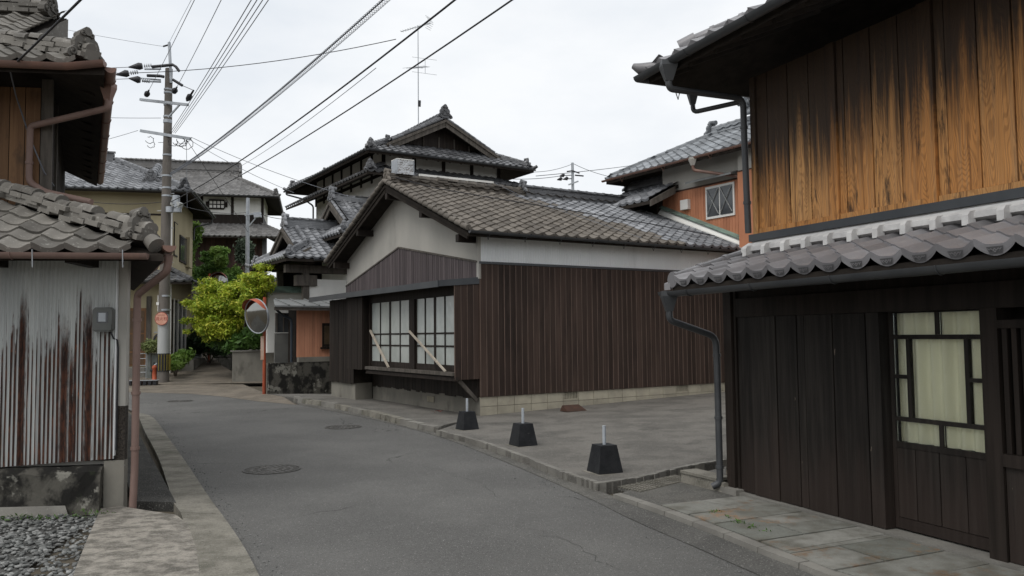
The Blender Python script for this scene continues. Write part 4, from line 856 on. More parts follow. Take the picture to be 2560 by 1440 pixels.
# bollards
labs = ['black tapered bollard block nearest the sidewalk kerb and bay window', 'middle black bollard block with a pale rod on the lot edge', 'largest nearest black bollard block by the lot corner']
bl_me = None
for i, (q, s) in enumerate((((1168, 1074), .96), ((1308, 1114), 1.0), ((1512, 1181), 1.0))):
    c = G(*q); c.z = lotz(c) + .004; B_ = thing('bollard', labs[i], 'bollard', c, 'bollards along the lot edge'); B_.rotation_euler.z = 0
    fb = Fr(c, -31 + (0, 4, 9)[i]); h = .315 * s; a, b = .155 * s, .105 * s
    MB().hexa([fb(-a, -a, c.z), fb(a, -a, c.z), fb(a, a, c.z), fb(-a, a, c.z), fb(-b, -b, c.z + h), fb(b, -b, c.z + h), fb(b, b, c.z + h), fb(-b, b, c.z + h)]).build('block', BLKB, B_)
    MB().tube([c + Z * (h - .01), c + Z * (h + .215)], .021, 10).build('rod', ROD, B_, recalc=False)
    MB().prism([fb(x, y, c.z + .0005) for x, y in ((-.2, -.18), (.19, -.2), (.2, .19), (-.19, .2))], Z * .004).build('mortar_pad', KERB, B_)
# manhole covers
def manhole(q, r, label, rot):
    c = G(*q, ROADZ); T_ = thing('manhole_cover', label, 'manhole cover', c + Z * .002, 'manhole covers in the road'); n = 40
    mb = MB(); ring = lambda rr, z: [c + V((math.cos(2 * math.pi * k / n) * rr, math.sin(2 * math.pi * k / n) * rr, z)) for k in range(n)]
    mb.add(ring(r, .003) + ring(r, .009) + ring(r * .93, .009) + ring(r * .93, .004), [(j * n + k, j * n + (k + 1) % n, (j + 1) * n + (k + 1) % n, (j + 1) * n + k) for j in range(3) for k in range(n)]); mb.build('frame', IRONC, T_)
    mb = MB(); mb.add(ring(r * .90, .006), [tuple(range(n))]); mb.build('lid', IRONC, T_)
    mb = MB()
    for q_ in range(3):
        rr = r * (.25 + .24 * q_)
        for k in range(10 + 6 * q_):
            a = 2 * math.pi * k / (10 + 6 * q_) + rot; mb.bar(c + V((math.cos(a) * rr, math.sin(a) * rr, .008)), c + V((math.cos(a) * (rr + r * .15), math.sin(a) * (rr + r * .15), .008)), .03, .006)
    mb.build('tread', IRONC, T_)
manhole((680, 1174), .36, 'large round manhole cover nearest the camera in the left lane', .2)
manhole((858, 1068), .34, 'round manhole cover in the road before the bay window', .5)
manhole((450, 1003), .33, 'far flat manhole cover in the road beside the utility pole', .9)
mb = MB()
for k in range(8): 
    c = G(1095 + random.gauss(0, 9), 1029 + random.gauss(0, 3), .01); mb.prism([c + V((random.uniform(-.05, .05), random.uniform(-.05, .05), random.uniform(0, .03))) for _ in range(3)], Z * .004)
tag(mb.build('dead_leaves', leafmat('leaf_dead_red', (.3, .05, .03), (.22, .05, .03))), 'scrap of dead red leaves on the sidewalk under the bay', 'leaves')
# ================================================================== left: corrugated house
LQ = G(258, 1255); LF = Fr(LQ, 81.7)                              # u to the right along the wall, v towards the camera is negative side
# Fr: v = right-hand normal of u; here it points towards the camera
lw = lambda s, d, z: LQ + LF.u * s - LF.v * d + Z * z              # s right, d away from the camera
class Fl:
    def __call__(self, a, b, z=0.0): return V((LQ.x, LQ.y, 0)) + LF.u * a - LF.v * b + Z * z
FL = Fl()
LH = thing('corrugated_house', 'old two storey house with rusty corrugated wall and weathered tiles at left', 'house', FL(-1.5, 1, 0))
SDR = hd(-28)                                                     # its lane-side wall
# body (skewed footprint)
c0 = FL(.19, .10); body = [FL(-6, .10), c0, c0 + SDR * 6.5, FL(-6, .10) + SDR * 6.5]
MB().prism([V((p.x, p.y, -.1)) for p in body], Z * 2.75).build('wall', PLAST, LH)
P = []; n = 640; mb = MB()
for k in range(n + 1):
    s = -5.5 + (5.5 + .095) * k / n; x = (LQ + LF.u * s).x; off = .012 * math.sin(2 * math.pi * x / .0385)
    P += [FL(s, -.02 - off, .37 + (s + 1) * .045 * (s > -1.2) ), FL(s, -.02 - off, 2.55)]
mb.add(P, [(2 * i, 2 * i + 2, 2 * i + 3, 2 * i + 1) for i in range(n)], 0, True); CS = mb.build('corrugated_sheet', CORR, LH, recalc=False)
wallbox('sheet_backing', FL, -5.5, .08, .02, .098, .40, 2.55, W_SOF, LH)
# stained old foundation, cement patch and plinth
mb = MB(); P = []; nn_ = 40
for k in range(nn_ + 1):
    s = -5.5 + (5.5 - .0) * k / nn_; j = lambda: random.uniform(-.018, .018); tz = .355 + .0 * s
    P += [FL(s, -.10 + j(), -.1), FL(s, -.09 + j(), .12 + j()), FL(s, -.085 + j(), .30 + j()), FL(s, -.02 + j() * .3, tz + j() * .6), FL(s, .09, tz)]
mb.add(P, [(5 * i + q, 5 * i + 5 + q, 5 * i + 6 + q, 5 * i + 1 + q) for i in range(nn_) for q in range(4)] + [(5 * nn_, 5 * nn_ + 1, 5 * nn_ + 2, 5 * nn_ + 3, 5 * nn_ + 4)])
mb.build('stained_foundation', MOSS, LH)
MB().prism([FL(-5.5, -.26, -.1), FL(-.25, -.18, -.1), FL(-.3, -.13, -.01), FL(-5.5, -.13, .06)], Z * .015).build('footing_slope', CONC, LH)
wallbox('cement_patch', FL, .002, .19, -.01, .10, -.1, .40, FOUND, LH)
wallbox('corner_strip', FL, .10, .185, .02, .099, .93, 2.5, PLAST, LH); wallbox('pebble_strip', FL, .10, .187, .015, .099, .36, .926, basic('pebble_dash', (.10, .085, .07), (.035, .03, .026), 60, rough=.95, bump=1.0, bsc=90, bdist=.03), LH)
wallbox('strip_trim', FL, .095, .19, -.002, .012, .345, .358, WHTMET, LH); wallbox('sheet_edge', FL, .096, .104, -.04, .012, .45, 2.5, WHTMET, LH)
# lower roof: front slope and hip
PLW = .47; ezl = 2.40; FE = -.70                                   # eave offset towards the camera
e_r = .72                                                         # right end of the eave
rp0 = FL(-5.5, FE, ezl)
deep = 1.75
poly = [(0, 0), (5.5 + e_r, 0), (5.5 + e_r - 1.42 * deep, deep), (0, deep)]
LR = deck('lower_roof', LH, rp0 - Z * .02, LF.u, -LF.v, PLW, poly, W_SOF, .06)
tiles(LR, rp0, LF.u, -LF.v, PLW, poly, T_LEFT, w=.285, l=.235, h=.05, th=.022, nind=170, jit=.016, eave=.02, key='left', seg=10)
hipA, hipB = FL(e_r - .16, FE + .10, ezl + .1), FL(e_r - 1.42 * deep, FE + deep, ezl + PLW * deep + .05)
# lane-side slope of the lower roof
sp = [(0, 0), (5.2, 0), (5.2, 1.2), (1.42 * 1.2, 1.2)]; sn = V((-SDR.y, SDR.x, 0)); sn = sn if sn.x < 0 else -sn
SR = deck('side_roof', LH, FL(e_r, FE, ezl - .02), SDR, sn, PLW, sp, W_SOF, .06)
tiles(SR, FL(e_r, FE, ezl), SDR, sn, PLW, sp, T_LEFT, w=.285, l=.235, h=.05, th=.022, jit=.016, eave=.02, key='left', seg=10)
ridge(LR, hipA, hipB, T_LEFT, w=.21, layers=2, lh=.055, cap=.072, piece=.2, jit=.12)
oni(LR, hipA - Z * .02 + (hipB - hipA).normalized() * .12, (hipA - hipB), .30, T_LEFT)
MB().tube([hipA + Z * .02 - (hipB - hipA).normalized() * .02, hipA - (hipB - hipA).normalized() * .11 - Z * .02], [.068, .08], 12).build('hip_end_tile', T_LEFT, LR)
gutter(LH, FL(-5.5, FE - .06, ezl - .0), FL(e_r - .12, FE - .06, ezl - .03), .055, PIPEB, hooks=0)
for s in (-.36, .40): MB().tube([FL(s, FE - .115, ezl + .0), FL(s, FE - .10, ezl - .16)], .006, 5).build('gutter_hook', STEEL, LH)
gutter(LH, FL(e_r + .06, FE - .02, ezl + .05), FL(e_r + .06, FE, ezl + .05) + SDR * 3.0, .06, GUTB)
dq = FL(e_r + .02, FE + .25, ezl)
pipe(LH, [FL(e_r + .02, FE + .12, ezl - .02), FL(e_r + .0, FE + .12, ezl - .18), FL(.305, -.06, 2.03), FL(.305, -.06, 1.9), FL(.305, -.06, .30), FL(.295, -.075, -.10)], .036, PIPEB, rad=.05, collars=[(FL(.305, -.06, 1.78), Z), (FL(.305, -.06, 1.06), Z), (FL(.305, -.06, .52), Z)])
for s in (-.95, -.12): wallbox('rafter_end', FL, s - .05, s + .05, FE + .1, -.03, ezl - .10, ezl - .02, W_DARK, LH)
# upper storey
UC = D(125, 470, 9.1); UC.z = 0; EC = D(262, 162, 8.3); ezu = EC.z
Fd = LF.u
class Fu:
    def __call__(self, a, b, z=0.0): return V((UC.x, UC.y, 0)) + Fd * a + SDR * b + Z * z
FU = Fu()
MB().prism([FU(-4, 0, 2.6), FU(0, 0, 2.6), FU(0, 6.2, 2.6), FU(-4, 6.2, 2.6)], Z * (ezu + .3 - 2.6)).build('upper_wall', W_SOF, LH)
W_UPB = basic('wood_brown_upper', (.20, .11, .055), (.13, .07, .036), 12, GVEC, .75, .3, 60, (1, 1, .05), .3, rnd=.2, stains=[((.05, .035, .025), 3, (1, 1, .5), .52, .7, .7)])
xs = [-.115 - .165 * k for k in range(14)]
for a, b in zip(xs, xs[1:]): MB().prism([FU(b + .004, -.03, 2.9), FU(a - .004, -.03, 2.9), FU(a - .004, -.03, ezu), FU(b + .004, -.03, ezu)], SDR * .028).build('upper_board', W_UPB, LH)
MB().prism([FU(-.11, -.04, 2.6), FU(.015, -.04, 2.6), FU(.015, .10, 2.6), FU(-.11, .10, 2.6)], Z * (ezu - 2.5)).build('corner_post', W_GREY, LH)
MB().prism([FU(.0, 1.05, 2.6), FU(.03, 1.05, 2.6), FU(.03, 1.2, 2.6), FU(.0, 1.2, 2.6)], Z * (ezu - 2.5)).build('side_post', W_GREY, LH)
MB().prism([FU(-4, -.06, 2.86), FU(.02, -.06, 2.86), FU(.02, -.0, 2.86), FU(-4, -.0, 2.86)], Z * .06).build('bottom_rail', W_UPB, LH)
PUu = .46; upd = -LF.v
uo = 4.0; ep0 = V((EC.x, EC.y, ezu)) - Fd * 6.0
# front slope up to the hip, then a short gabled crown
kh = 1.35                                                          # depth of the skirt before the gable starts
cosg = 1.46 / 1.0
hip_at = lambda t: 6.0 - t * 1.42                                  # along-eave position of the hip at depth t
pf = [(0, 0), (6.0, 0), (hip_at(kh), kh), (0, kh)]
UF = deck('upper_roof', LH, ep0 - Z * .01, Fd, upd, PUu, pf, W_SOF, .09)
tiles(UF, ep0 + Z * .02, Fd, upd, PUu, pf, T_LEFT, w=.285, l=.235, h=.05, th=.022, nind=40, jit=.016, eave=.02, key='left', seg=10)
su = sn
ps = [(0, 0), (7.0, 0), (7.0, 1.9), (1.42 * 1.9, 1.9)]
UV = deck('upper_side_roof', LH, V((EC.x, EC.y, ezu - .01)), SDR, su, PUu, ps, W_SOF, .09)
tiles(UV, V((EC.x, EC.y, ezu + .02)), SDR, su, PUu, ps, T_LEFT, w=.285, l=.235, h=.05, th=.022, jit=.016, eave=.02, key='left', seg=10)
h0 = V((EC.x, EC.y, ezu + .08)) - Fd * .18 + upd * .12; h1 = ep0 + Fd * hip_at(kh + .1) + upd * (kh + .1) + Z * (PUu * (kh + .1) + .06)
ridge(UF, h0, h1, T_LEFT, w=.22, layers=2, lh=.06, cap=.075, piece=.21, jit=.12)
oni(UF, h0 + (h1 - h0).normalized() * .12 - Z * .02, h0 - h1, .34, T_LEFT)
# gabled crown above the skirt
cz = ezu + PUu * kh + .22; g0_ = D(66, 92, 9.75); cp0 = V((g0_.x, g0_.y, g0_.z)) - Fd * 5.0
pc = [(0, 0), (5.0, 0), (5.0, 1.2), (0, 1.2)]
UT = deck('crown_roof', LH, cp0 - Z * .02, Fd, upd, .62, pc, W_SOF, .1)
tiles(UT, cp0 + Z * .01, Fd, upd, .62, pc, T_LEFT, w=.285, l=.15, h=.05, th=.022, nind=20, jit=.016, eave=.03, key='leftc', seg=10)
MB().prism([cp0 + Fd * 4.97 - Z * .02, cp0 + Fd * 4.97 + upd * 1.2 + Z * .70, cp0 + Fd * 4.97 + upd * 1.2 - Z * .4, cp0 + Fd * 4.97 + upd * .3 - Z * .4], Fd * .05).build('crown_verge', T_LEFT, UT)
cr0 = cp0 + Fd * 5.0 + upd * 1.05 + Z * .70; ridge(UT, cr0 - Fd * .12, cr0 - Fd * 4.5, T_LEFT, w=.26, layers=2, lh=.06, cap=.085, piece=.26, jit=.1); oni(UT, cr0 - Fd * .18 - Z * .05, Fd, .42, T_LEFT)
# copper gutters and the long dog-leg downpipe
g1 = V((EC.x, EC.y, ezu)) - LF.v * -.06
gc = V((EC.x, EC.y, ezu)) + LF.v * .06
gutter(LH, gc - Fd * 4.5 - Z * .0, gc - Fd * .35 - Z * .03, .06, GUTB); gutter(LH, gc - Fd * .36 - Z * .03, gc + Fd * .02 + Z * .02, .06, GUTB)
gs_ = V((EC.x, EC.y, ezu)) + Fd * .05 - Z * .02; gutter(LH, gs_ - LF.v * .02, gs_ + SDR * 7.0, .06, GUTB)
fq = gs_ + SDR * .55; funnel(LH, fq - Z * .02, GUTB, .065)
pp = FU(-.22, -.10, 0)
pipe(LH, [fq - Z * .2, fq - Z * .30, V((pp.x, pp.y, 4.02)), V((pp.x, pp.y, 3.9)), V((pp.x, pp.y, 3.38)), FU(-.05, -.16, 3.26), FU(.45, -.35, 3.12)], .036, PIPEB, rad=.07, collars=[(V((pp.x, pp.y, 3.6)), Z)])
for k in range(12): MB().bar(FU(.0, .3 + k * .5, ezu + .22), V((EC.x, EC.y, ezu - .06)) + SDR * (.9 + k * .5) - Fd * .1, .05, .05).build('rafter', W_SOF, UV)
# electricity meter and cable on the corrugated wall
MT = thing('electricity_meter', 'grey electricity meter box on the corrugated wall', 'meter', FL(.02, -.09, 1.68))
mb = MB(); a0, a1, z0, z1 = -.085, .092, 1.665, 1.905; r = .025
ol = [(a0 + r, z0), (a1 - r, z0), (a1, z0 + r), (a1, z1 - r), (a1 - r, z1), (a0 + r, z1), (a0, z1 - r), (a0, z0 + r)]
MTG = basic('meter_grey', (.15, .155, .145), (.12, .125, .117), 4, rough=.55, bump=0)
mb.prism([FL(a, -.13, z) for a, z in ol], -LF.v * .09).build('case', MTG, MT); wallbox('visor', FL, a0 + .004, a1 - .004, -.142, -.131, z0 + .015, z0 + .07, MTG, MT)
wallbox('glass', FL, -.045, .055, -.136, -.1305, 1.755, 1.86, GLASSD, MT); wallbox('dial', FL, -.028, .038, -.140, -.1365, 1.765, 1.85, STEEL, MT)
tag(MB().tube([FL(.06, -.06, 1.665), FL(.085, -.05, 1.60), FL(.11, -.02, 1.585), FL(.115, .0, 1.5), FL(.112, .0, .5)], .008, 6).build('meter_cable', WIRE), 'black cable dropping from the electricity meter', 'cable')
# gravel
peb = MB(); pts = []
for i in range(6):
    bm = bmesh.new(); bmesh.ops.create_icosphere(bm, subdivisions=1, radius=1)
rv = []
base_v = [v.co.copy() for v in bm.verts]; base_f = [[v.index for v in f.verts] for f in bm.faces]; bm.free()
gm = MB(); gm.add([V((v.x * random.uniform(.8, 1.15), v.y * random.uniform(.7, 1.1), v.z * random.uniform(.45, .7))) for v in base_v], base_f, 0, True)
Ms = []
while len(Ms) < 9000:
    x, y = random.uniform(-8, -3.0), random.uniform(3.4, 7.75)
    if x > -2.44 - (y - 4.2) * .425 or random.random() > max(.15, 1.1 - abs(x + 4) * .22): continue
    s = random.choice((.011, .014, .017, .021, .026)) * random.uniform(.8, 1.2); M = Matrix.Translation((x, y, -.083 + s * .35)) @ Matrix.Rotation(random.uniform(0, 6.28), 4, 'Z') @ Matrix.Rotation(random.gauss(0, .35), 4, 'X') @ Matrix.Diagonal((s * random.uniform(.8, 1.5), s, s, 1)); Ms.append(M)
o = join_copies('gravel', gm, [GRAV], Ms, None); tag(o, 'grey gravel stones before the corrugated wall', 'gravel')
# ================================================================== hipped-and-gabled roofs
def irimoya(T_, fr, Lu, Lv, ze, pitch, g, o_, mat, w=.28, l=.24, nind=0, name='roof', ends=(1, 1), rl=4, rlh=.06, cap=.08, eave=.045, gablemat=None, lattice=False, seg=6, key='h', onis=.4, ridgemat=None, single=True, hipl=2, th=.022, kud=True):
    """ridge along fr.u; eave rectangle u 0..Lu, v 0..Lv at height ze. Returns the roof parts."""
    rm = ridgemat or mat; h = Lv / 2; rz = ze + pitch * h
    def ending(f): return [(g, g), (g - o_, g), (g - o_, h)] if f else [(0, h)]
    def sidepoly():
        a = [(0, 0), (Lu, 0)]; r = [(Lu - s, t) for s, t in ending(ends[1])]; q = ending(ends[0])[::-1]
        return a + r + q
    sp_ = sidepoly(); parts = []
    for (p, e, up, poly, k) in ((fr(0, 0, ze), fr.u, fr.v, sp_, 0), (fr(0, Lv, ze), fr.u, -fr.v, sp_, 1)):
        d = deck(name, T_, p, e, up, pitch, poly, W_SOF, .10); parts.append(d)
        tiles(d, p + Z * .02 - up * .03, e, up, pitch, poly, mat, w=w, l=l, h=.045, th=th, nind=nind[k] if nind else 0, jit=.008, eave=eave, key=key, seg=seg)
    tri = [(0, 0), (Lv, 0), (Lv - g, g), (g, g)]
    for q, (p, e, up) in enumerate(((fr(0, 0, ze), fr.v, fr.u), (fr(Lu, 0, ze), fr.v, -fr.u))):
        if not ends[q]: continue
        d = deck(name, T_, p, e, up, pitch, tri, W_SOF, .10); parts.append(d)
        tiles(d, p + Z * .02 - up * .03, e, up, pitch, tri, mat, w=w, l=l, h=.045, th=th, nind=nind[2 + q] if nind else 0, jit=.008, eave=eave, key=key, seg=seg)
        sg = 1 if q == 0 else -1; u0 = 0 if q == 0 else Lu; ug = u0 + sg * g; uo = u0 + sg * (g - o_)
        # gable wall, its boards and barge boards
        gw = MB().prism([fr(ug + sg * .12, g * .98, ze + pitch * g), fr(ug + sg * .12, Lv - g * .98, ze + pitch * g), fr(ug + sg * .12, h, rz - .05)], fr.u * sg * .06).build('gable_wall', gablemat or W_DARK, T_)
        if lattice:
            nl = 15
            for k in range(1, nl):
                v_ = g + (Lv - 2 * g) * k / nl; zt = ze + pitch * min(v_, Lv - v_) - .1
                if zt > ze + pitch * g + .05: MB().bar(fr(ug + sg * .1, v_, ze + pitch * g), fr(ug + sg * .1, v_, zt), .025, .03).build('lattice_bar', W_GREY, gw)
            for k in range(1, 8):
                z_ = ze + pitch * g + k * .11; hv = (rz - .12 - z_) / pitch
                if hv > .08: MB().bar(fr(ug + sg * .085, h - hv, z_), fr(ug + sg * .085, h + hv, z_), .025, .025).build('lattice_bar', W_GREY, gw)
        else:
            for k in range(-2, 3):
                v_ = h + k * (h - g) * .3; zt = ze + pitch * min(v_, Lv - v_) - .12; MB().bar(fr(ug + sg * .09, v_, ze + pitch * g + .02), fr(ug + sg * .09, v_, min(zt, ze + pitch * g + .5)), .05, .04).build('gable_strut', W_GREY, gw)
        for sv in (1, -1):
            v0 = g * .55 if sv == 1 else Lv - g * .55
            b0 = fr(uo - sg * .0, v0 + sv * .35, ze + pitch * (g * .55 + .35) - .16); b1 = fr(uo, h, rz - .17)
            MB().bar(b0, b1, .05, .24).build('barge_board', W_GREY, gw); MB().bar(b0 + fr.u * sg * -.05 + Z * .1, b1 + fr.u * sg * -.05 + Z * .1, .05, .09).build('barge_moulding', W_GREY, gw)
            # rolled verge tiles running down beside the gable
            va = fr(uo + sg * .12, h - sv * .12, rz - pitch * .12 + .06); vb = fr(uo + sg * .12, (g + .02) if sv == 1 else Lv - g - .02, ze + pitch * g + .06)
            dn = int((va - vb).length / .24)
            for k in range(dn):
                q0, q1 = vb.lerp(va, k / dn), vb.lerp(va, (k + 1.06) / dn); MB().tube([q0 + fr.u * -sg * .1, q1 + fr.u * -sg * .1 - Z * .012], [.065, .058], 7).build('verge_tile', mat, parts[0 if sv == 1 else 1])
            if kud: ridge(parts[0 if sv == 1 else 1], vb + fr.u * sg * .33, va + fr.u * sg * .33, mat, layers=1, w=.18, lh=.05, cap=.075, piece=.26, ind=single); oni(parts[0 if sv == 1 else 1], vb + fr.u * sg * .33 - Z * .04, -fr.v * sv, onis * .7, mat)
        for sv in (0, 1):
            c0 = fr(u0 + sg * .12, .12 if sv == 0 else Lv - .12, ze + .12); c1 = fr(ug, g if sv == 0 else Lv - g, ze + pitch * g + .04)
            ridge(parts[0 if sv == 0 else 1], c0, c1, mat, layers=hipl, w=.2, lh=.05, cap=.075, piece=.26, ind=single); oni(parts[0 if sv == 0 else 1], c0 + (c1 - c0).normalized() * .1 - Z * .03, c0 - c1, onis * .8, mat)
            ct = fr(u0, 0 if sv == 0 else Lv, ze + .05); dv = (c0 - c1); dv.z = 0; dv.normalize()
            MB().tube([ct - dv * .2, ct + dv * .05 + Z * .03, ct + dv * .14 + Z * .09], [.05, .07, .06], 8).build('corner_tile', mat, parts[0])
    r0 = g - o_ if ends[0] else 0; r1 = Lu - (g - o_ if ends[1] else 0)
    ridge(parts[0], fr(r0 + .03, h, rz + .02), fr(r1 - .03, h, rz + .02), rm, w=.27, layers=rl, lh=rlh, cap=cap, piece=.28, ind=single)
    if ends[0]: oni(parts[0], fr(r0 + .05, h, rz + .05), -fr.u, onis * 1.15, rm)
    if ends[1]: oni(parts[0], fr(r1 - .05, h, rz + .05), fr.u, onis * 1.15, rm)
    return parts
def pent(T_, p, e, up, L_, dep_, pitch, mat, name='pent_roof', nind=0, w=.28, l=.24, hip0=0, hip1=0, seg=6, key='h', eave=.045):
    poly = [(0, 0), (L_, 0), (L_ - hip1 * dep_, dep_), (hip0 * dep_, dep_)]
    d = deck(name, T_, p, e, up, pitch, poly, W_SOF, .08); tiles(d, p + Z * .02 - up * .03, e, up, pitch, poly, mat, w=w, l=l, h=.045, th=.022, nind=nind, jit=.008, eave=eave, key=key, seg=seg); return d

# ================================================================== tall house behind the centre
KB = D(920, 372, 27); BFr = Fr(KB, -32.7); zb = KB.z - .02
BH = thing('tiled_house', 'tall dark tiled house with a big gable behind the brown house', 'house', BFr(4.5, 3.4, .2))
BU, BV = 9.2, 6.85
irimoya(BH, BFr, BU, BV, zb, .5, 1.25, .42, T_BLK, nind=(60, 40, 130, 0), rl=4, onis=.42)
for (u0, u1, v0, v1) in ((1.0, BU - 1, 1.0, BV - 1.0),):
    wallbox('upper_wall', BFr, u0, u1, v0, v1, 6.2, zb + .45, PLWHT, BH); wallbox('lower_wall', BFr, u0 + .05, u1 - .05, v0 + .05, v1 - .05, 0, 6.3, PLWHT, BH)
    for k in range(5):
        v_ = v0 + (v1 - v0) * k / 4; wallbox('post', BFr, u0 - .03, u0 - .001, v_ - .07, v_ + .07, zb - .75, zb + .3, W_DARK, BH)
    for k in range(8):
        u_ = u0 + (u1 - u0) * k / 7; wallbox('post', BFr, u_ - .07, u_ + .07, v0 - .03, v0 - .001, zb - .75, zb + .3, W_DARK, BH)
    wallbox('beam', BFr, u0 - .035, u0 - .0005, v0 - .05, v1 + .05, zb + .31, zb + .44, W_DARK, BH); wallbox('beam', BFr, u0 - .03, u0 - .002, v0 - .05, v1 + .05, zb - .62, zb - .5, W_DARK, BH)
    wallbox('beam', BFr, u0, u1, v0 - .035, v0 - .0005, zb + .31, zb + .44, W_DARK, BH); wallbox('beam', BFr, u0, u1, v0 - .03, v0 - .002, zb - .62, zb - .5, W_DARK, BH)
    pz = zb - .74
    pl = pent(BH, BFr(-.05, -.0, pz), BFr.u, BFr.v, BU + .1, 1.02, .42, T_BLK, nind=30, hip0=1, hip1=1); pf_ = pent(BH, BFr(-.0, -.05, pz), BFr.v, BFr.u, BV + .1, 1.02, .42, T_BLK, nind=40, hip0=1, hip1=1)
    ridge(pl, BFr(.05, .05, pz + .1), BFr(1.0, 1.0, pz + .5), T_BLK, layers=1, w=.2, cap=.08, piece=.26); oni(pl, BFr(.15, .15, pz + .1), -(BFr.u + BFr.v), .36, T_BLK)
    for (z0, z1, mt) in ((4.6, 5.75, BRICK),):
        board_run(BH, BFr, [u0 + .3 * k for k in range(25)], v0 + .012, v0 + .049, z0, z1, mt, 'wall_board', .01); board_run(BH, BFr, [v0 + .3 * k for k in range(17)], u0 + .012, u0 + .049, z0, z1, mt, 'wall_board', .01, along='v')
for k in range(18):
    u_ = .5 + k * .48; MB().bar(BFr(u_, .08, zb - .08), BFr(u_, 1.0, zb + .36), .06, .07).build('rafter', W_SOF, BH)
for k in range(14):
    v_ = .4 + k * .47; MB().bar(BFr(.08, v_, zb - .08), BFr(1.0, v_, zb + .36), .06, .07).build('rafter', W_SOF, BH)
gutter(BH, BFr(-.02, -.1, zb - .0), BFr(BU, -.1, zb - .02), .05, GUTD); gutter(BH, BFr(-.1, -.05, zb), BFr(-.1, BV, zb - .02), .05, GUTD)
pipe(BH, [BFr(BU - .3, -.1, zb - .05), BFr(BU - .3, -.1, zb - .2), BFr(BU - .9, .5, zb - .45), BFr(BU - .9, .9, zb - .7), BFr(BU - .9, .9, 4.5)], .035, GUTD)
# television aerial on its ridge
ab = BFr(3.1, BV / 2, zb + .5 * BV / 2 + .3); mast = V((ab.x, ab.y, ab.z)); ah = 4.05
AT = thing('tv_aerial', 'television aerial with two arrays on a thin mast above the tall house', 'aerial', mast - Z * .1)
MB().tube([mast - Z * .1, mast + Z * ah], [.022, .016], 7).build('mast', STEEL, AT, recalc=False)
ax = V((.96, -.28, 0)).normalized(); ay = V((.5, .86, 0)).normalized()
def aer(z, L0, L1, elems, tilt, nm='boom'):
    b = MB().tube([mast + Z * z - ax * L0 - Z * tilt * L0, mast + Z * z + ax * L1 + Z * tilt * L1], .013, 6).build(nm, STEEL, AT, recalc=False)
    for t, ln in elems:
        c = mast + Z * (z + tilt * t) + ax * t; MB().tube([c - ay * ln - Z * ln * .1, c + ay * ln + Z * ln * .1], .008, 5).build('element', STEEL, b, recalc=False)
aer(ah - .05, .75, .55, [(-.7 + .105 * k, .12) for k in range(12)], .16)
for sg in (-1, 1):
    for k in range(4): c_ = mast + Z * (ah + .05 + sg * .07 * (k + .5)) + ax * (.55 - .04 * k); MB().tube([c_ - ay * .17, c_ + ay * .17], .008, 5).build('reflector_rod', STEEL, AT, recalc=False)
bx = V((.55, .83, 0)).normalized(); ax, ay = bx, V((.93, -.3, -.12)).normalized(); aer(ah - 1.72, .25, .28, [(-.25, .5), (-.1, .45), (.05, .42), (.15, .42)], .2)
MB().tube([mast + Z * (ah - 1.35) + V((.28, 0, 0)), mast + Z * (ah - 1.95) + V((.28, 0, 0))], .01, 5).build('element', STEEL, AT); 
for dz in (-1.35, -1.95): MB().tube([mast + Z * (ah + dz + .05) + V((-.25, .05, .03)), mast + Z * (ah + dz - .05) + V((.75, -.05, -.05))], .008, 5).build('element', STEEL, AT)
MB().bar(mast + Z * .75 + V((.04, 0, 0)), mast + Z * .98 + V((.05, 0, 0)), .1, .12).build('booster_box', INK, AT)

# ================================================================== gatehouse and porch roof at its foot
KG = D(715, 648, 25.5); Cdir = CN.u; GF = Fr(KG + Cdir * 4.5, 57.3); GF.o.z = 0; zg = KG.z + .06
GH = thing('gatehouse', 'tiled gatehouse with curved gable beside the tall house, above the white wall', 'gatehouse', GF(2, 2.2, .2))
irimoya(GH, GF, 4.2, 4.5, zg, .56, .95, .38, T_GRY, nind=(0, 120, 70, 0), rl=5, onis=.38, ends=(1, 0), key='gate')
for a, b in ((.9, 3.7), (3.3, 3.7), (.9, .8), (3.3, .8)): wallbox('post', GF, a - .1, a + .1, b - .1, b + .1, 0, zg + .3, W_GREY, GH)
wallbox('beam', GF, .2, 4.2, 3.58, 3.82, zg - .42, zg - .16, W_GREY, GH); wallbox('beam', GF, .55, 1.25, 3.55, 3.86, zg - .85, zg - .50, W_GREY, GH); wallbox('beam', GF, .78, 1.02, .2, 4.3, zg - .15, zg + .05, W_DARK, GH)
wallbox('white_panel', GF, 1.02, 4.2, 3.64, 3.76, 0, zg - .62, PLWHT, GH)
wallbox('inner_wall', GF, 3.0, 4.2, .4, 3.6, 0, zg + .4, BLACKV, GH); wallbox('back_wall', GF, .9, 3.0, .6, .75, 0, zg + .4, BLACKV, GH)
for k in range(9): MB().bar(GF(.06, .3 + k * .48, zg - .08), GF(.95, .3 + k * .48, zg + .4), .06, .07).build('rafter', W_GREY, GH)
for k in range(8): MB().bar(GF(.4 + k * .48, 4.44, zg - .08), GF(.4 + k * .48, 3.6, zg + .36), .06, .07).build('rafter', W_GREY, GH)
gutter(GH, GF(.9, 4.58, zg - .02), GF(4.2, 4.58, zg - .03), .05, GUTD, hooks=5)
pipe(GH, [GF(3.0, 4.55, zg - .06), GF(3.0, 4.5, zg - .3), GF(2.7, 3.9, zg - .6), GF(2.7, 3.88, 2.7)], .035, GUTD)
PF = Fr(KG + Cdir * 3.9 + CN.v * 1.65, 57.3); PF.o.z = 0
PH = thing('porch_roof', 'steep tiled porch roof with a lattice gable between gatehouse and brown house', 'roof', PF(2, 2, .2))
irimoya(PH, PF, 5.0, 4.4, 4.95, .64, .78, .34, T_GRY, nind=(0, 60, 40, 0), rl=3, onis=.4, ends=(1, 0), lattice=True, key='gate')
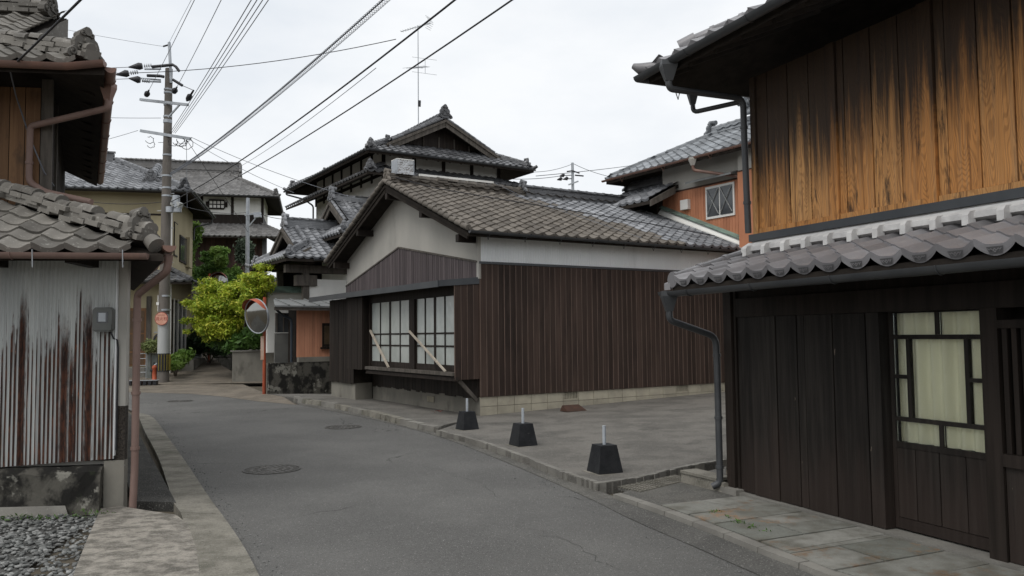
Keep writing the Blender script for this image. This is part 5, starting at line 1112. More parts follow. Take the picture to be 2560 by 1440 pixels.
wallbox('wall', PF, .7, 5, .5, 3.6, 0, 5.3, W_DARK, PH); wallbox('white_panel', PF, .66, .699, .7, 3.4, 3.0, 4.5, PLWHT, PH)

# ================================================================== garden wall, shed and low wall
GW = thing('garden_wall', 'white plaster garden wall with a green copper coping under the gatehouse', 'wall', GF(.4, 2.0, 0))
wallbox('wall_body', GF, .1, 1.5, 1.85, 2.1, 1.05, 3.12, PLWHT, GW)
MB().prism([GF(-.4, 1.65, 3.12), GF(-.4, 2.32, 3.12), GF(-.4, 2.32, 3.17), GF(-.4, 1.98, 3.36), GF(-.4, 1.65, 3.17)], GF.u * 1.95).build('coping', COPPER, GW)
LWl = thing('low_wall', 'low black stained concrete wall before the orange shed', 'wall', CN(9.0, -.6, 0))
wallbox('wall_body', CN, 8.95, 9.1, -1.6, 1.0, -.05, .86, MOSS, LWl); wallbox('wall_return', CN, 9.1, 9.35, -1.6, -1.45, -.05, .84, FOUND, LWl); wallbox('wall_cap', CN, 8.94, 9.12, -.75, 1.0, .862, 1.0, FOUND, LWl)
SH = thing('orange_shed', 'orange boarded shed with a sheet metal roof behind the low wall', 'shed', CN(9.5, 0, 0))
wallbox('wall', CN, 9.16, 10.0, -.73, 2.0, 0, 2.42, W_SOF, SH)
OB = wallbox('board_backing', CN, 9.15, 9.159, -.75, 2.0, 1.0, 2.42, ORPALE, SH); board_run(OB, CN, [-.75 + .076 * k for k in range(36)], 9.13, 9.149, 1.0, 2.40, ORPALE, 'wall_board', .008, 0, .003, along='v')
WN = wallbox('window', CN, 9.10, 9.128, .0, .9, 1.28, 1.98, W_DARK, SH); wallbox('pane', CN, 9.092, 9.099, .06, .84, 1.36, 1.90, basic('pane_brown', (.11, .075, .045), (.07, .05, .03), 3, rough=.3, bump=0), WN); wallbox('window_sill', CN, 9.06, 9.099, -.06, .96, 1.22, 1.279, W_DARK, WN)
SRf = MB().prism([CN(8.75, -1.5, 2.43), CN(8.75, 1.6, 2.43), CN(10.1, 1.6, 2.66), CN(10.1, -1.15, 2.66)], Z * .045).build('roof_sheet', SHEET, SH)
for k in range(7): MB().bar(CN(8.74, -1.1 + k * .44, 2.49), CN(10.1, -1.1 + k * .44, 2.72), .04, .04).build('roof_rib', SHEET, SRf)
wallbox('fascia', CN, 8.78, 8.82, -1.5, 1.6, 2.34, 2.429, W_GREY, SH)
wallbox('back_panel', CN, 10.05, 10.1, -1.12, -.45, 0, 1.7, basic('panel_grey', (.19, .19, .175), (.15, .15, .14), 2, rough=.8, bump=0), SH); wallbox('back_window', CN, 10.03, 10.09, -1.1, -.46, 1.72, 2.3, GLASSD, SH)
for k in range(4): wallbox('window_bar', CN, 10.01, 10.029, -1.08 + k * .2, -1.05 + k * .2, 1.72, 2.3, W_GREY, SH)
pipe(SH, [CN(9.0, -1.4, 2.38), CN(9.3, -1.1, 2.2), CN(9.3, -.85, 2.1), CN(9.3, -.85, .5)], .035, basic('pipe_blue_grey', (.06, .075, .095), rough=.5, bump=0))

# ================================================================== orange two storey house at right rear
OH = thing('orange_house', 'two storey house with orange boards and a grey tiled roof at right rear', 'house', CN(0, 9, 0))
wb = 7.40
wallbox('wall', CN, -4.5, 2.55, wb + .06, wb + 5, 0, 6.15, PLAST, OH)
wallbox('upper_plaster', CN, -.30, 2.555, wb + .02, wb + .059, 5.43, 6.12, PLAST, OH); wallbox('trim', CN, -.30, 2.56, wb + .0, wb + .058, 5.385, 5.428, RUSTB, OH)
OBk = wallbox('board_backing', CN, -.3, 2.55, wb + .025, wb + .0585, 3.3, 5.384, ORANGE, OH); board_run(OBk, CN, [-.3 + .095 * k for k in range(31)], wb + .004, wb + .0245, 3.3, 5.383, ORANGE, 'wall_board', .008, 0, .003)
wallbox('near_wing', CN, -4.5, -.32, wb - .22, wb + .0, 3.0, 5.5, ORANGE, OH); wallbox('near_wing_plaster', CN, -4.5, -.32, wb - .2, wb + .02, 5.53, 6.3, PLAST, OH); wallbox('trim', CN, -4.5, -.3, wb - .235, wb + .01, 5.501, 5.529, RUSTB, OH)
WO = wallbox('window', CN, -.03, .93, wb - .03, wb + .003, 4.50, 5.34, PLWHT, OH)
wallbox('pane', CN, .02, .43, wb - .04, wb - .031, 4.56, 5.28, GLASSD, WO); wallbox('pane', CN, .47, .88, wb - .036, wb - .031, 4.56, 5.28, GLASSD, WO)
TAPE = basic('tape_white', (.5, .51, .5), (.4, .41, .4), 3, rough=.7, bump=0)
for c0 in (.03, .48): MB().bar(CN(c0, wb - .045, 4.6), CN(c0 + .38, wb - .045, 5.25), .004, .05, CN.v).bar(CN(c0 + .38, wb - .047, 4.6), CN(c0, wb - .047, 5.25), .004, .05, CN.v).build('tape_cross', TAPE, WO)
MB().prism([CN(-.2, wb - .32, 5.47), CN(1.35, wb - .32, 5.47), CN(1.35, wb + .0, 5.56), CN(-.2, wb + .0, 5.56)], Z * .05).build('window_hood', SHEET, OH)
wallbox('wall_box', CN, 1.5, 1.78, wb - .1, wb + .0, 4.86, 5.12, PLWHT, OH)
oc = CN(4.3, 6.85, 6.03); OP = [(0, 0), (8.5, 0), (8.5, 2.3), (2.25, 2.3)]
OR_ = deck('roof', OH, oc, -CN.u, CN.v, .5, OP, W_SOF, .09); tiles(OR_, oc + Z * .02 - CN.v * .03, -CN.u, CN.v, .5, OP, T_ORN, w=.28, l=.25, h=.045, th=.024, nind=150, jit=.012, eave=.045, key='orn')
OP2 = [(0, 0), (4.6, 0), (2.3, 2.3), (2.29, 2.3)]; OR2 = deck('roof', OH, oc, CN.v, -CN.u, .5, OP2, W_SOF, .09); tiles(OR2, oc + Z * .02 + CN.u * .03, CN.v, -CN.u, .5, OP2, T_ORN, w=.28, l=.25, h=.045, th=.024, jit=.012, eave=.045, key='orn')
OR3 = deck('roof', OH, oc + CN.v * 4.6, -CN.u, -CN.v, .5, OP, W_SOF, .09); tiles(OR3, oc + CN.v * 4.63 + Z * .02, -CN.u, -CN.v, .5, OP, T_ORN, w=.28, l=.25, h=.045, th=.024, eave=.045, key='orn')
orz = 6.03 + .5 * 2.3
ridge(OR_, CN(4.3 - 2.05, 6.85 + 2.3, orz + .05), CN(-4.2, 6.85 + 2.3, orz + .05), T_ORN, w=.26, layers=3, lh=.06, cap=.08, piece=.28); oni(OR_, CN(4.3 - 2.0, 6.85 + 2.3, orz), CN.u, .45, T_ORN)
ridge(OR_, oc + (-CN.u + CN.v) * .1 + Z * .1, CN(2.1, 9.1, orz + .04), T_ORN, w=.18, layers=1, cap=.07, piece=.28)
st = CN(.6, 6.85 + 2.1, orz + .3)
for k in range(9):
    j = V((random.uniform(-.12, .12), random.uniform(-.08, .08), 0)); MB().tube([st + j + Z * (.09 * k) - CN.u * .22, st + j + Z * (.09 * k + .02) + CN.u * .22], .075, 8).build('stacked_ridge_tile', T_ORN, OR_)
oni(OR_, st + Z * .15 + CN.u * .15, CN.u, .62, T_ORN)
gutter(OH, oc - CN.v * .1 + CN.u * .05, oc - CN.v * .1 - CN.u * 8.3, .05, GUTB, hooks=5)
funnel(OH, CN(.75, 6.75, 6.02), PLAST, .085); pipe(OH, [CN(.75, 6.75, 5.84), CN(.75, 6.78, 5.7), CN(-.26, wb - .06, 5.42), CN(-.26, wb - .06, 5.2), CN(-.26, wb - .06, 3.4)], .04, GUTB)
MB().bar(CN(-.9, 6.9, 6.0), CN(-3.4, 6.55, 5.9), .04, .2).build('barge_board', W_GREY, OH)
# small wing roof in front of it
wc = CN(4.6, 6.0, 4.98)
q = onw(1570, 512, CN(0, 6.35, 0), CN.u); wz = q.z; wc = V((q.x, q.y, wz))
WP = [(-1.5, 0), (.85, 0), (.85, 1.35), (-1.5, 1.35)]; WR = deck('wing_roof', OH, wc, -CN.u, CN.v, .5, WP, W_SOF, .09)
tiles(WR, wc + Z * .02, -CN.u, CN.v, .5, WP, T_GRY, w=.28, l=.25, h=.045, th=.024, nind=60, jit=.01, eave=.045, key='orn')
ridge(WR, wc + CN.u * 1.5 + CN.v * 1.35 + Z * .72, wc - CN.u * .4 + CN.v * 1.35 + Z * .72, T_BLK, w=.24, layers=4, lh=.05, cap=.075, piece=.28); oni(WR, wc + CN.u * 1.5 + CN.v * 1.35 + Z * .7, CN.u, .36, T_BLK)
MB().prism([wc - CN.u * .86 + Z * .0, wc - CN.u * .86 + CN.v * .9 + Z * .45, wc - CN.u * .86 + CN.v * .9 + Z * .25, wc - CN.u * .86 - Z * .16], -CN.u * .05).build('wing_barge', W_GREY, OH)
wallbox('wing_wall', CN, 2.56, 6.2, 7.2, 8.4, 0, wz + .3, W_DARK, OH)
# ================================================================== cream house behind the pole
TF = Fr(V((-13.25, 31.0, 0)), -14)
TH = thing('cream_house', 'two storey house with cream walls and a silver tiled roof behind the utility pole', 'house', TF(2.5, -3, 0))
wallbox('wall', TF, 0, 5.6, -7.5, 0, 0, 7.25, CREAM, TH)
TFr = Fr(TF(6.3, -8.2), 76); zt_ = 7.22
def hiproof(T_, fr, Lu, Lv, ze, pitch, mat, nind, **k):
    h = Lv / 2; out_ = []
    P = [(0, 0), (Lu, 0), (Lu - h, h), (h, h)]; Q = [(0, 0), (Lv, 0), (h + .001, h), (h, h)]
    for i, (p, e, up, poly) in enumerate(((fr(0, 0, ze), fr.u, fr.v, P), (fr(0, Lv, ze), fr.u, -fr.v, P), (fr(0, 0, ze), fr.v, fr.u, Q), (fr(Lu, 0, ze), fr.v, -fr.u, Q))):
        d = deck('roof', T_, p, e, up, pitch, poly, W_SOF, .1); out_.append(d); tiles(d, p + Z * .02, e, up, pitch, poly, mat, nind=nind[i], eave=.04, seg=6, **k)
    return out_, ze + pitch * h
rp_, rz_ = hiproof(TH, TFr, 9.0, 7.0, zt_, .5, T_GRY, (0, 160, 0, 20), key='tan', w=.29, l=.25, h=.05, th=.024, jit=.008)
ridge(rp_[1], TFr(3.5, 3.5, rz_), TFr(5.5, 3.5, rz_), T_BLK, w=.3, layers=6, lh=.06, cap=.09, piece=.3)
ridge(rp_[1], TFr(8.85, 6.85, zt_ + .1), TFr(5.6, 3.6, rz_), T_GRY, w=.2, layers=2, lh=.05, cap=.08, piece=.3); oni(rp_[1], TFr(8.7, 6.7, zt_ + .1), TFr.u + TFr.v, .45, T_BLK)
ridge(rp_[1], TFr(7.4, 6.0, zt_ + .58), TFr(7.4, 4.6, zt_ + 1.28), T_GRY, w=.36, layers=2, lh=.07, cap=.13, piece=.28); oni(rp_[1], TFr(7.4, 6.1, zt_ + .45), TFr.v, .5, T_BLK)
gutter(TH, TFr(0, 7.08, zt_), TFr(9.0, 7.08, zt_ - .02), .05, GUTD); gutter(TH, TFr(9.08, 0, zt_), TFr(9.08, 7.0, zt_), .05, GUTD)
pipe(TH, [TFr(9.05, .6, zt_ - .08), TFr(9.0, .5, zt_ - .35), TFr(8.3, .9, zt_ - .6), TFr(8.28, .9, zt_ - 1.2)], .035, GUTD)
wallbox('band', TF, -.02, -.001, -7.5, 0, 6.35, 6.42, W_DARK, TH)
ws = wallbox('window', TF, 1.9, 3.6, .001, .05, 4.75, 5.85, W_DARK, TH)
for k in range(3): wallbox('pane', TF, 1.95 + k * .55, 2.42 + k * .55, .051, .056, 4.82, 5.78, GLASSD, ws)
wallbox('shutter', TF, 3.62, 4.5, .001, .16, 4.65, 5.95, CREAM, TH); wallbox('corner_board', TF, -.03, .06, -.06, .03, 0, 6.9, PLWHT, TH)
w2 = wallbox('window', TF, .5, 1.3, .001, .04, 4.85, 6.2, W_DARK, TH); wallbox('pane', TF, .55, 1.25, .041, .046, 4.9, 6.15, CREAM, w2)
# pent roof round the corner and the ground floor openings
pnt = pent(TH, TF(-.9, -7.6, 3.72), TF.v, TF.u, 8.5, .9, .5, T_BLK, hip1=1, nind=0, key='tan', w=.29, l=.25); pns = pent(TH, TF(-.9, .9, 3.72), TF.u, -TF.v, 6.5, .9, .5, T_BLK, hip0=1, key='tan', w=.29, l=.25)
ridge(pnt, TF(-.85, .85, 3.8), TF(0, 0, 4.24), T_BLK, w=.18, layers=1, cap=.08, piece=.26)
DR = wallbox('entrance_door', TF, -.05, -.001, -1.75, -.85, .55, 2.75, basic('door_orange_wood', (.23, .11, .045), (.16, .08, .035), 5, GVEC, .6, .1), TH)
for z0, z1 in ((.6, 1.05), (1.1, 1.75), (1.8, 2.65)): wallbox('door_panel', TF, -.065, -.051, -1.68, -.92, z0, z1, basic('door_glass_brown', (.12, .07, .035), (.08, .05, .03), 3, rough=.4, bump=0), DR)
wallbox('door_jamb', TF, -.08, -.001, -.848, -.68, 0, 3.2, W_GREY, TH); wallbox('step', TF, -1.0, -.06, -2.2, -.7, 0, .5, CONC, TH)
board_run(TH, TF, [-4.5 + .25 * k for k in range(12)], -1.02, -1.001, 0, .55, W_TAN, 'fence_board', .02) if False else None
gd = wallbox('garden_door', TF, .35, 3.4, .001, .05, .75, 3.1, W_DARK, TH)
for k in range(3): wallbox('pane', TF, .42 + k, 1.32 + k, .051, .056, .85, 3.0, GLASSD, gd)
for k in range(4): wallbox('door_post', TF, .33 + k * 1.0, .41 + k * 1.0, .057, .1, .75, 3.15, PLWHT, gd)
wallbox('veranda_step', TF, .5, 4.0, .0, .8, -.1, .72, CONC, TH)
HR = thing('hose_reel', 'coil of black hose hung on the cream wall beside the entrance door', 'hose', TF(-.1, -.35, 1.3)); hc = TF(-.1, -.36, 1.55)
mb = MB()
for q_ in range(3): mb.tube([hc + TF.v * math.cos(a) * (.2 - .02 * q_) + Z * math.sin(a) * (.2 - .02 * q_) - TF.u * (.04 * q_) for a in [2 * math.pi * k / 20 for k in range(21)]], .028, 6)
mb.build('hose', INK, HR); MB().bar(hc + Z * .26 - TF.v * .2, hc + Z * .3 + TF.v * .2, .04, .04).build('hook', STEEL, HR)
tag(wallbox('intercom', TF, -.03, -.002, -.45, -.33, 1.95, 2.25, PLWHT, None), 'small white intercom on the cream wall above the hose', 'intercom')
ACu = thing('air_conditioner', 'small white air conditioner unit at the far end of the cream house', 'air conditioner', TF(4.5, .5, .75)); wallbox('case', TF, 4.15, 4.95, .25, .55, .72, 1.35, STEEL, ACu)
for k in range(7): wallbox('grille_bar', TF, 4.13, 4.149, .28, .52, .8 + k * .07, .83 + k * .07, INK, ACu)

# ================================================================== hillside, retaining wall, far hall
HILL = basic('hill_earth', (.06, .075, .03), (.09, .085, .05), 1, rough=.95, bump=.5, bsc=10)
hp = [(-40, 39.5), (-15.0, 39.5), (-10.2, 37.2), (-2, 37.2), (30, 44), (60, 120), (-60, 120)]
MB().add([V((x, y, 4.25 + max(0, y - 39) * .03)) for x, y in hp], [tuple(range(len(hp)))]).build('hillside', HILL, at=V((0, 0, 0)))['kind'] = 'structure'
RW = thing('retaining_wall', 'dark stone retaining wall under the hillside at the top of the lane', 'wall', V((-16, 39.4, .9)))
RST = basic('retaining_stone', (.14, .135, .12), (.08, .078, .068), 4, rough=.95, bump=.7, bsc=30, rnd=.25, stains=[((.04, .055, .025), 3, (1, 1, 1), .55, .7, .6)])
MB().prism([V((-22, 39.6, 0)), V((-15, 39.6, 0)), V((-10.2, 37.3, 0)), V((-10.2, 38, 0)), V((-15, 40.2, 0)), V((-22, 40.2, 0))], Z * 4.2).build('wall_core', RST, RW)
for r_ in range(7):
    t = -.3 * (r_ % 2)
    while t < 12.2:
        wdt = random.uniform(.55, .95); a, b = max(t, 0), min(t + wdt, 12.2); t += wdt
        if b - a < .15: continue
        pt = lambda s: V((-22 + s, 39.6, 0)) if s <= 7 else V((-15, 39.6, 0)) + V((.902, -.432, 0)) * (s - 7)
        p, q = pt(a + .015), pt(b - .015); n_ = V((0, -1, 0)) if (a + b) / 2 < 7 else V((-.432, -.902, 0)); z0 = .0 + r_ * .62
        o1 = n_ * random.uniform(.04, .1); MB().hexa([p, q, q + n_ * .02, p + n_ * .02, p + Z * .6, q + Z * .6, q + Z * .6, p + Z * .6]) if False else MB().hexa([p + Z * z0, q + Z * z0, q + Z * (z0 + .6), p + Z * (z0 + .6), p + o1 + Z * (z0 + .03), q + o1 + Z * (z0 + .03), q + o1 + Z * (z0 + .57), p + o1 + Z * (z0 + .57)]).build('stone', RST, RW)
hcn = D(697, 492, 48); HF = Fr(hcn - hd(76) * 15 - V((hd(76).y, -hd(76).x, 0)) * 7.2, 76); zh = hcn.z
HH = thing('far_hall', 'large two tiered tiled hall with white upper wall on the hill at left', 'hall', HF(7.5, 3.6, 5))
irimoya(HH, HF, 15, 7.2, zh, .56, 3.0, .5, T_FAR, nind=(0, 0, 0, 0), rl=7, rlh=.09, cap=.12, onis=.5, ends=(0, 1), w=.29, l=.27, key='far', single=False, seg=4, eave=.05, kud=True)
wallbox('wall', HF, 0, 14.0, 1.0, 6.15, 4.2, zh + .4, W_DARK, HH); wallbox('white_band', HF, 0, 14.03, .97, 6.2, zh - 1.0, zh + .35, PLWHT, HH)
for k in range(7): wallbox('post', HF, 14.0 - k * 1.75 - .08, 14.0 - k * 1.75 + .08, 6.201, 6.23, zh - 1.0, zh + .3, W_DARK, HH)
wallbox('dark_band', HF, 0, 14.05, .95, 6.24, zh - 1.62, zh - 1.01, W_DARK, HH)
# ornate lattice window in the white band
wc_ = HF(11.35, 6.24, zh - .42); OW = thing('x', 'x', 'x', wc_) if False else None
fx, fz = HF.u, Z
ol = [(-.62, -.16), (-.5, -.16), (-.42, -.3), (.42, -.3), (.5, -.16), (.62, -.16), (.62, .16), (.5, .16), (.42, .3), (-.42, .3), (-.5, .16), (-.62, .16)]
wf = MB().prism([wc_ + fx * a + Z * b for a, b in ol], HF.v * .06).build('lattice_window', W_DARK, HH)
for k in range(4):
    for j in (-1, 1): MB().prism([wc_ + HF.v * .061 + fx * (-.42 + k * .22 + .02) + Z * (j * .12 - .085), wc_ + HF.v * .061 + fx * (-.42 + k * .22 + .18) + Z * (j * .12 - .085), wc_ + HF.v * .061 + fx * (-.42 + k * .22 + .18) + Z * (j * .12 + .085), wc_ + HF.v * .061 + fx * (-.42 + k * .22 + .02) + Z * (j * .12 + .085)], HF.v * .008).build('pane', PLWHT, wf)
pf2 = pent(HH, HF(-.5, 8.0, zh - 2.55), HF.u, -HF.v, 16.3, 1.8, .52, T_FAR, hip1=1, key='far', w=.29, l=.27, seg=4); pe2 = pent(HH, HF(15.8, 8.0, zh - 2.55), -HF.v, -HF.u, 8, 1.8, .52, T_FAR, hip0=1, key='far', w=.29, l=.27, seg=4)
ridge(pf2, HF(15.7, 7.9, zh - 2.5), HF(14.05, 6.25, zh - 1.62), T_FAR, w=.22, layers=1, cap=.1, piece=.3, ind=False)
HBRD = basic('hall_board_red', (.085, .045, .038), (.055, .032, .028), 8, GVEC, .8, .2, rnd=.25)
for k in range(46): MB().box(HF, 14.0 - (k + 1) * .3 + .012, 14.0 - k * .3 - .012, 6.152, 6.2 + random.uniform(0, .01), 4.2, zh - 2.2).build('wall_board', HBRD, HH)
gutter(HH, HF(0, 7.3, zh), HF(15, 7.3, zh), .06, GUTD)

# ================================================================== planter wall with the maple, shrubs on the hill
pm, pl_, pr_ = G(580, 957), V((-12.2, 33.5, .35)), G(668, 955); pl_ = G(580, 957) + V((-1.25, 4.6, 0))
PW = thing('planter_wall', 'grey concrete planter wall holding the maple at the lane corner', 'wall', pm)
dv = (pr_ - pm).normalized(); mb = MB().prism([pm - Z * .1, pm + (pr_ - pm) * 1.9 - Z * .1, pm + (pr_ - pm) * 1.9 + V((-.1, 3, -.1)), pl_ + V((.6, .4, -.1)), pl_ - Z * .1], Z * 1.18); mb.build('wall_body', FOUND, PW)
mb = MB().prism([pm + Z * 1.083 + V((-.05, -.06, 0)), pm + (pr_ - pm) * 1.5 + Z * 1.083 + V((.05, -.06, 0)), pm + (pr_ - pm) * 1.5 + V((.05, .12, 1.083)), pm + V((.1, .12, 1.083)), pl_ + V((.15, 0, 1.083)), pl_ + V((-.08, 0, 1.083))], Z * .05); mb.build('wall_cap', CONC, PW)
def foliage(name, blobs, n, size, mat, parent, flat=.0, shell=.55, droop=0.0, aspect=1.6):
    """leaf-sized faces spread through ellipsoid clumps"""
    wts = np.array([b[1][0] * b[1][1] * b[1][2] for b in blobs]) ** .67; wts /= wts.sum(); k = RNG.choice(len(blobs), n, p=wts)
    C_ = np.array([list(b[0]) for b in blobs])[k]; R_ = np.array([list(b[1]) for b in blobs])[k]
    d = RNG.normal(size=(n, 3)); d /= np.linalg.norm(d, axis=1)[:, None]; r = (shell + (1 - shell) * RNG.random(n) ** .6)[:, None] * (1 + .18 * RNG.normal(size=(n, 1)))
    c = C_ + d * R_ * r
    nz = RNG.normal(size=(n, 3)) * (1 - flat) + np.array([0, 0, 1.0]) * flat * 2 + d * .5; nz /= np.linalg.norm(nz, axis=1)[:, None]
    t = RNG.normal(size=(n, 3)); t -= nz * (t * nz).sum(1)[:, None]; t /= np.linalg.norm(t, axis=1)[:, None]; b = np.cross(nz, t); s = size * (.6 + .8 * RNG.random(n))[:, None]
    tip = c + t * s * aspect; tip[:, 2] -= droop * s[:, 0]
    q = np.stack([c - t * s * aspect, c - b * s * .55, tip, c + b * s * .55], 1).reshape(-1, 3); cen = q.mean(0)
    me = bpy.data.meshes.new(name); me.vertices.add(4 * n); me.vertices.foreach_set('co', (q - cen).ravel()); me.loops.add(4 * n); me.loops.foreach_set('vertex_index', np.arange(4 * n)); me.polygons.add(n); me.polygons.foreach_set('loop_start', np.arange(n) * 4); me.polygons.foreach_set('loop_total', np.full(n, 4))
    me.attributes.new('rnd', 'FLOAT', 'FACE').data.foreach_set('value', RNG.random(n)); me.materials.append(mat); me.update(calc_edges=True)
    o = bpy.data.objects.new(name, me); link(o, parent, V(cen.tolist())); return o
def limbs(base, tips, r, parent, name='trunk'):
    mb = MB()
    for t in tips:
        m1 = base.lerp(t, .45) + V((random.uniform(-.1, .1), random.uniform(-.1, .1), .1)); mb.tube([base, m1, t], [r, r * .6, r * .2], 6)
    return mb.build(name, BARK, parent, recalc=False)
# the maple: flat tiers of small pointed leaves
mc = lambda px, py, Y: D(px, py, Y)
MP = thing('maple_tree', 'bright yellow green maple spreading over the planter wall', 'tree', V((-10.0, 29.6, 1.1)))
bl = []
for px, py, Y, rx, rz in ((540, 725, 29.6, .75, .2), (600, 720, 28.8, .7, .2), (640, 700, 27.2, .5, .16), (520, 765, 29.3, .65, .2), (575, 765, 28.9, .75, .22), (628, 760, 27.6, .5, .2), (512, 800, 29.2, .5, .18), (550, 805, 28.8, .7, .2), (600, 805, 29.0, .6, .2), (520, 832, 29.3, .4, .14), (506, 772, 29.0, .45, .16), (508, 820, 29.2, .35, .12), (560, 830, 28.7, .55, .16), (560, 745, 29.9, .8, .25), (512, 748, 29.6, .45, .16), (660, 692, 26.9, .3, .12), (590, 785, 29.6, .7, .25), (636, 730, 27.2, .5, .2)):
    bl.append((mc(px, py, Y), (rx, rx * .9, rz * 1.5)))
    for _ in range(6):
        c = mc(px + random.gauss(0, 19), py + random.gauss(0, 13), Y + random.gauss(0, .35)); bl.append((c, (rx * .5, rx * .5, rz * .8)))
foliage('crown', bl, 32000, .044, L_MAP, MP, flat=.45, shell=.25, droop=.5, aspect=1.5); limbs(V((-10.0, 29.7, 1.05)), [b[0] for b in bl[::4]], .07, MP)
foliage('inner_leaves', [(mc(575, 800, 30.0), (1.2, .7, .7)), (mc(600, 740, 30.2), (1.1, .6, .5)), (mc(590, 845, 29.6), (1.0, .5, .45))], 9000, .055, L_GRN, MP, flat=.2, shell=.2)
def shrub(label, blobs, n, size, mat, base, group=None, name='shrub', cat='shrub', flat=.1, tips=3, r=.03):
    T_ = thing(name, label, cat, base, group); foliage('foliage', blobs, n, size, mat, T_, flat=flat, shell=.55); limbs(base, [V(b[0]) for b in blobs[:tips]], r, T_, 'stem'); return T_
shrub('broad leaved green plant hanging over the planter wall below the maple', [(mc(620, 852, 28.6), (.6, .3, .25)), (mc(585, 868, 28.5), (.35, .25, .14)), (mc(640, 838, 28.2), (.45, .35, .32))], 3000, .085, L_GRN, V((-9.3, 28.9, 1.1)), name='leafy_plant', cat='plant')
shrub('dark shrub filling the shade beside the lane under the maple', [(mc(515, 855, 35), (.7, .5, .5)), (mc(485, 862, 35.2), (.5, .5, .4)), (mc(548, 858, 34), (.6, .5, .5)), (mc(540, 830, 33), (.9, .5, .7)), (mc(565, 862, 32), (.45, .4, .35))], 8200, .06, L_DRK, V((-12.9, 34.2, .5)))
shrub('low leafy plants at the foot of the cream house', [(mc(447, 898, 30), (.36, .3, .18)), (mc(436, 914, 29.3), (.3, .3, .14)), (mc(462, 886, 30.8), (.3, .3, .17))], 1600, .06, L_BRT, V((-12.6, 30, .1)), name='leafy_plant', cat='plant')
shrub('small potted bush beside the entrance door', [(mc(378, 866, 29.4), (.3, .25, .22))], 900, .045, leafmat('leaf_pale', (.24, .27, .11), (.17, .22, .08)), V((-13.2, 29.4, .0)), name='potted_bush', cat='bush')
shrub('round dark shrub on the hillside edge left of the clipped tree', [(mc(492, 685, 38.5), (.48, .45, .3))], 2600, .05, L_GRN, V((-15.3, 38.8, 4.25)))
TP = [(mc(517, 648, 38.6), (.3, .3, .13)), (mc(519, 668, 38.6), (.32, .3, .14)), (mc(514, 634, 38.6), (.24, .24, .1)), (mc(541, 655, 38.7), (.48, .4, .42)), (mc(547, 680, 38.7), (.42, .4, .3))]
shrub('clipped dark green garden tree with a bright crown on the hillside', TP, 5200, .05, L_GRN, V((-14.3, 38.8, 4.25)), name='garden_tree', cat='tree', r=.07)
t_ = [o for o in bpy.data.objects if o.name == 'garden_tree'][0]; foliage('bright_crown', [(mc(549, 630, 38.6), (.4, .35, .24)), (mc(552, 650, 38.3), (.3, .25, .3))], 2200, .06, L_BRT, t_, flat=.0, shell=.5)
shrub('slender grey green tree standing behind the small steel pole', [(mc(612, 622, 40), (.42, .4, .5)), (mc(618, 645, 40), (.38, .35, .35)), (mc(605, 640, 40), (.3, .3, .3))], 2600, .055, basic('leaf_grey', (.07, .1, .06), (.05, .07, .045), rnd=.3, bump=0), V((-13.2, 40, 4.3)), name='slender_tree', cat='tree', r=.09)
shrub('climbing green bush against the far corner of the cream house', [(mc(478, 590, 37.2), (.42, .4, .55)), (mc(472, 640, 37.2), (.25, .3, .8)), (mc(470, 690, 37), (.22, .3, .7)), (mc(485, 575, 37.4), (.4, .3, .35))], 4200, .055, L_BRT, V((-15.1, 37.4, 1.0)), name='climbing_bush', cat='bush', r=.05)
shrub('low clipped bush beside the slender tree on the hillside', [(mc(572, 690, 38.3), (.35, .3, .28)), (mc(590, 683, 38.5), (.25, .25, .35))], 1500, .045, L_BRT, V((-13.7, 38.4, 4.25)))
go = foliage('hillside_growth', [(mc(540, 698, 38.2), (2.2, .4, .12)), (mc(620, 700, 38.0), (1.5, .4, .15))], 3500, .05, L_GRN, None); tag(go, 'low green growth along the top of the retaining wall', 'ground cover'); go['kind'] = 'stuff'
go = foliage('weeds', [(V((-3.95, 7.6, -.05)), (.25, .06, .05)), (V((-4.6, 7.55, -.05)), (.4, .05, .03))] + [(G(1790 + 30 * k, 1280 + 12 * k, .0), (.07, .05, .012)) for k in range(5)], 260, .009, L_GRN, None, aspect=2.2); tag(go, 'tiny weeds and moss in the paving and wall joints', 'weeds'); go['kind'] = 'stuff'

# grit washed to the road edges
gm2 = MB(); gm2.add([V((v.x * random.uniform(.8, 1.2), v.y, v.z * .6)) for v in base_v], base_f, 0, True); Ms = []
for line, side, z in ((re_[4:70], -1, ROADZ + .006), (resample(lo_, 60)[2:45], 1, ROADZ + .003)):
    pl2 = resample(line, 400)
    for _ in range(900):
        p = random.choice(pl2); s = random.choice((.003, .004, .005, .007)); off = abs(random.gauss(0, .12)) * (1 if random.random() < .7 else -1)
        Ms.append(Matrix.Translation((p.x - side * off * -1, p.y + random.gauss(0, .03), z + s * .2)) @ Matrix.Rotation(random.uniform(0, 6.28), 4, 'Z') @ Matrix.Diagonal((s * random.uniform(.8, 1.6), s, s, 1)))
o = join_copies('road_grit', gm2, [GRAV], Ms, None); tag(o, 'fine grit washed along both edges of the asphalt', 'grit')
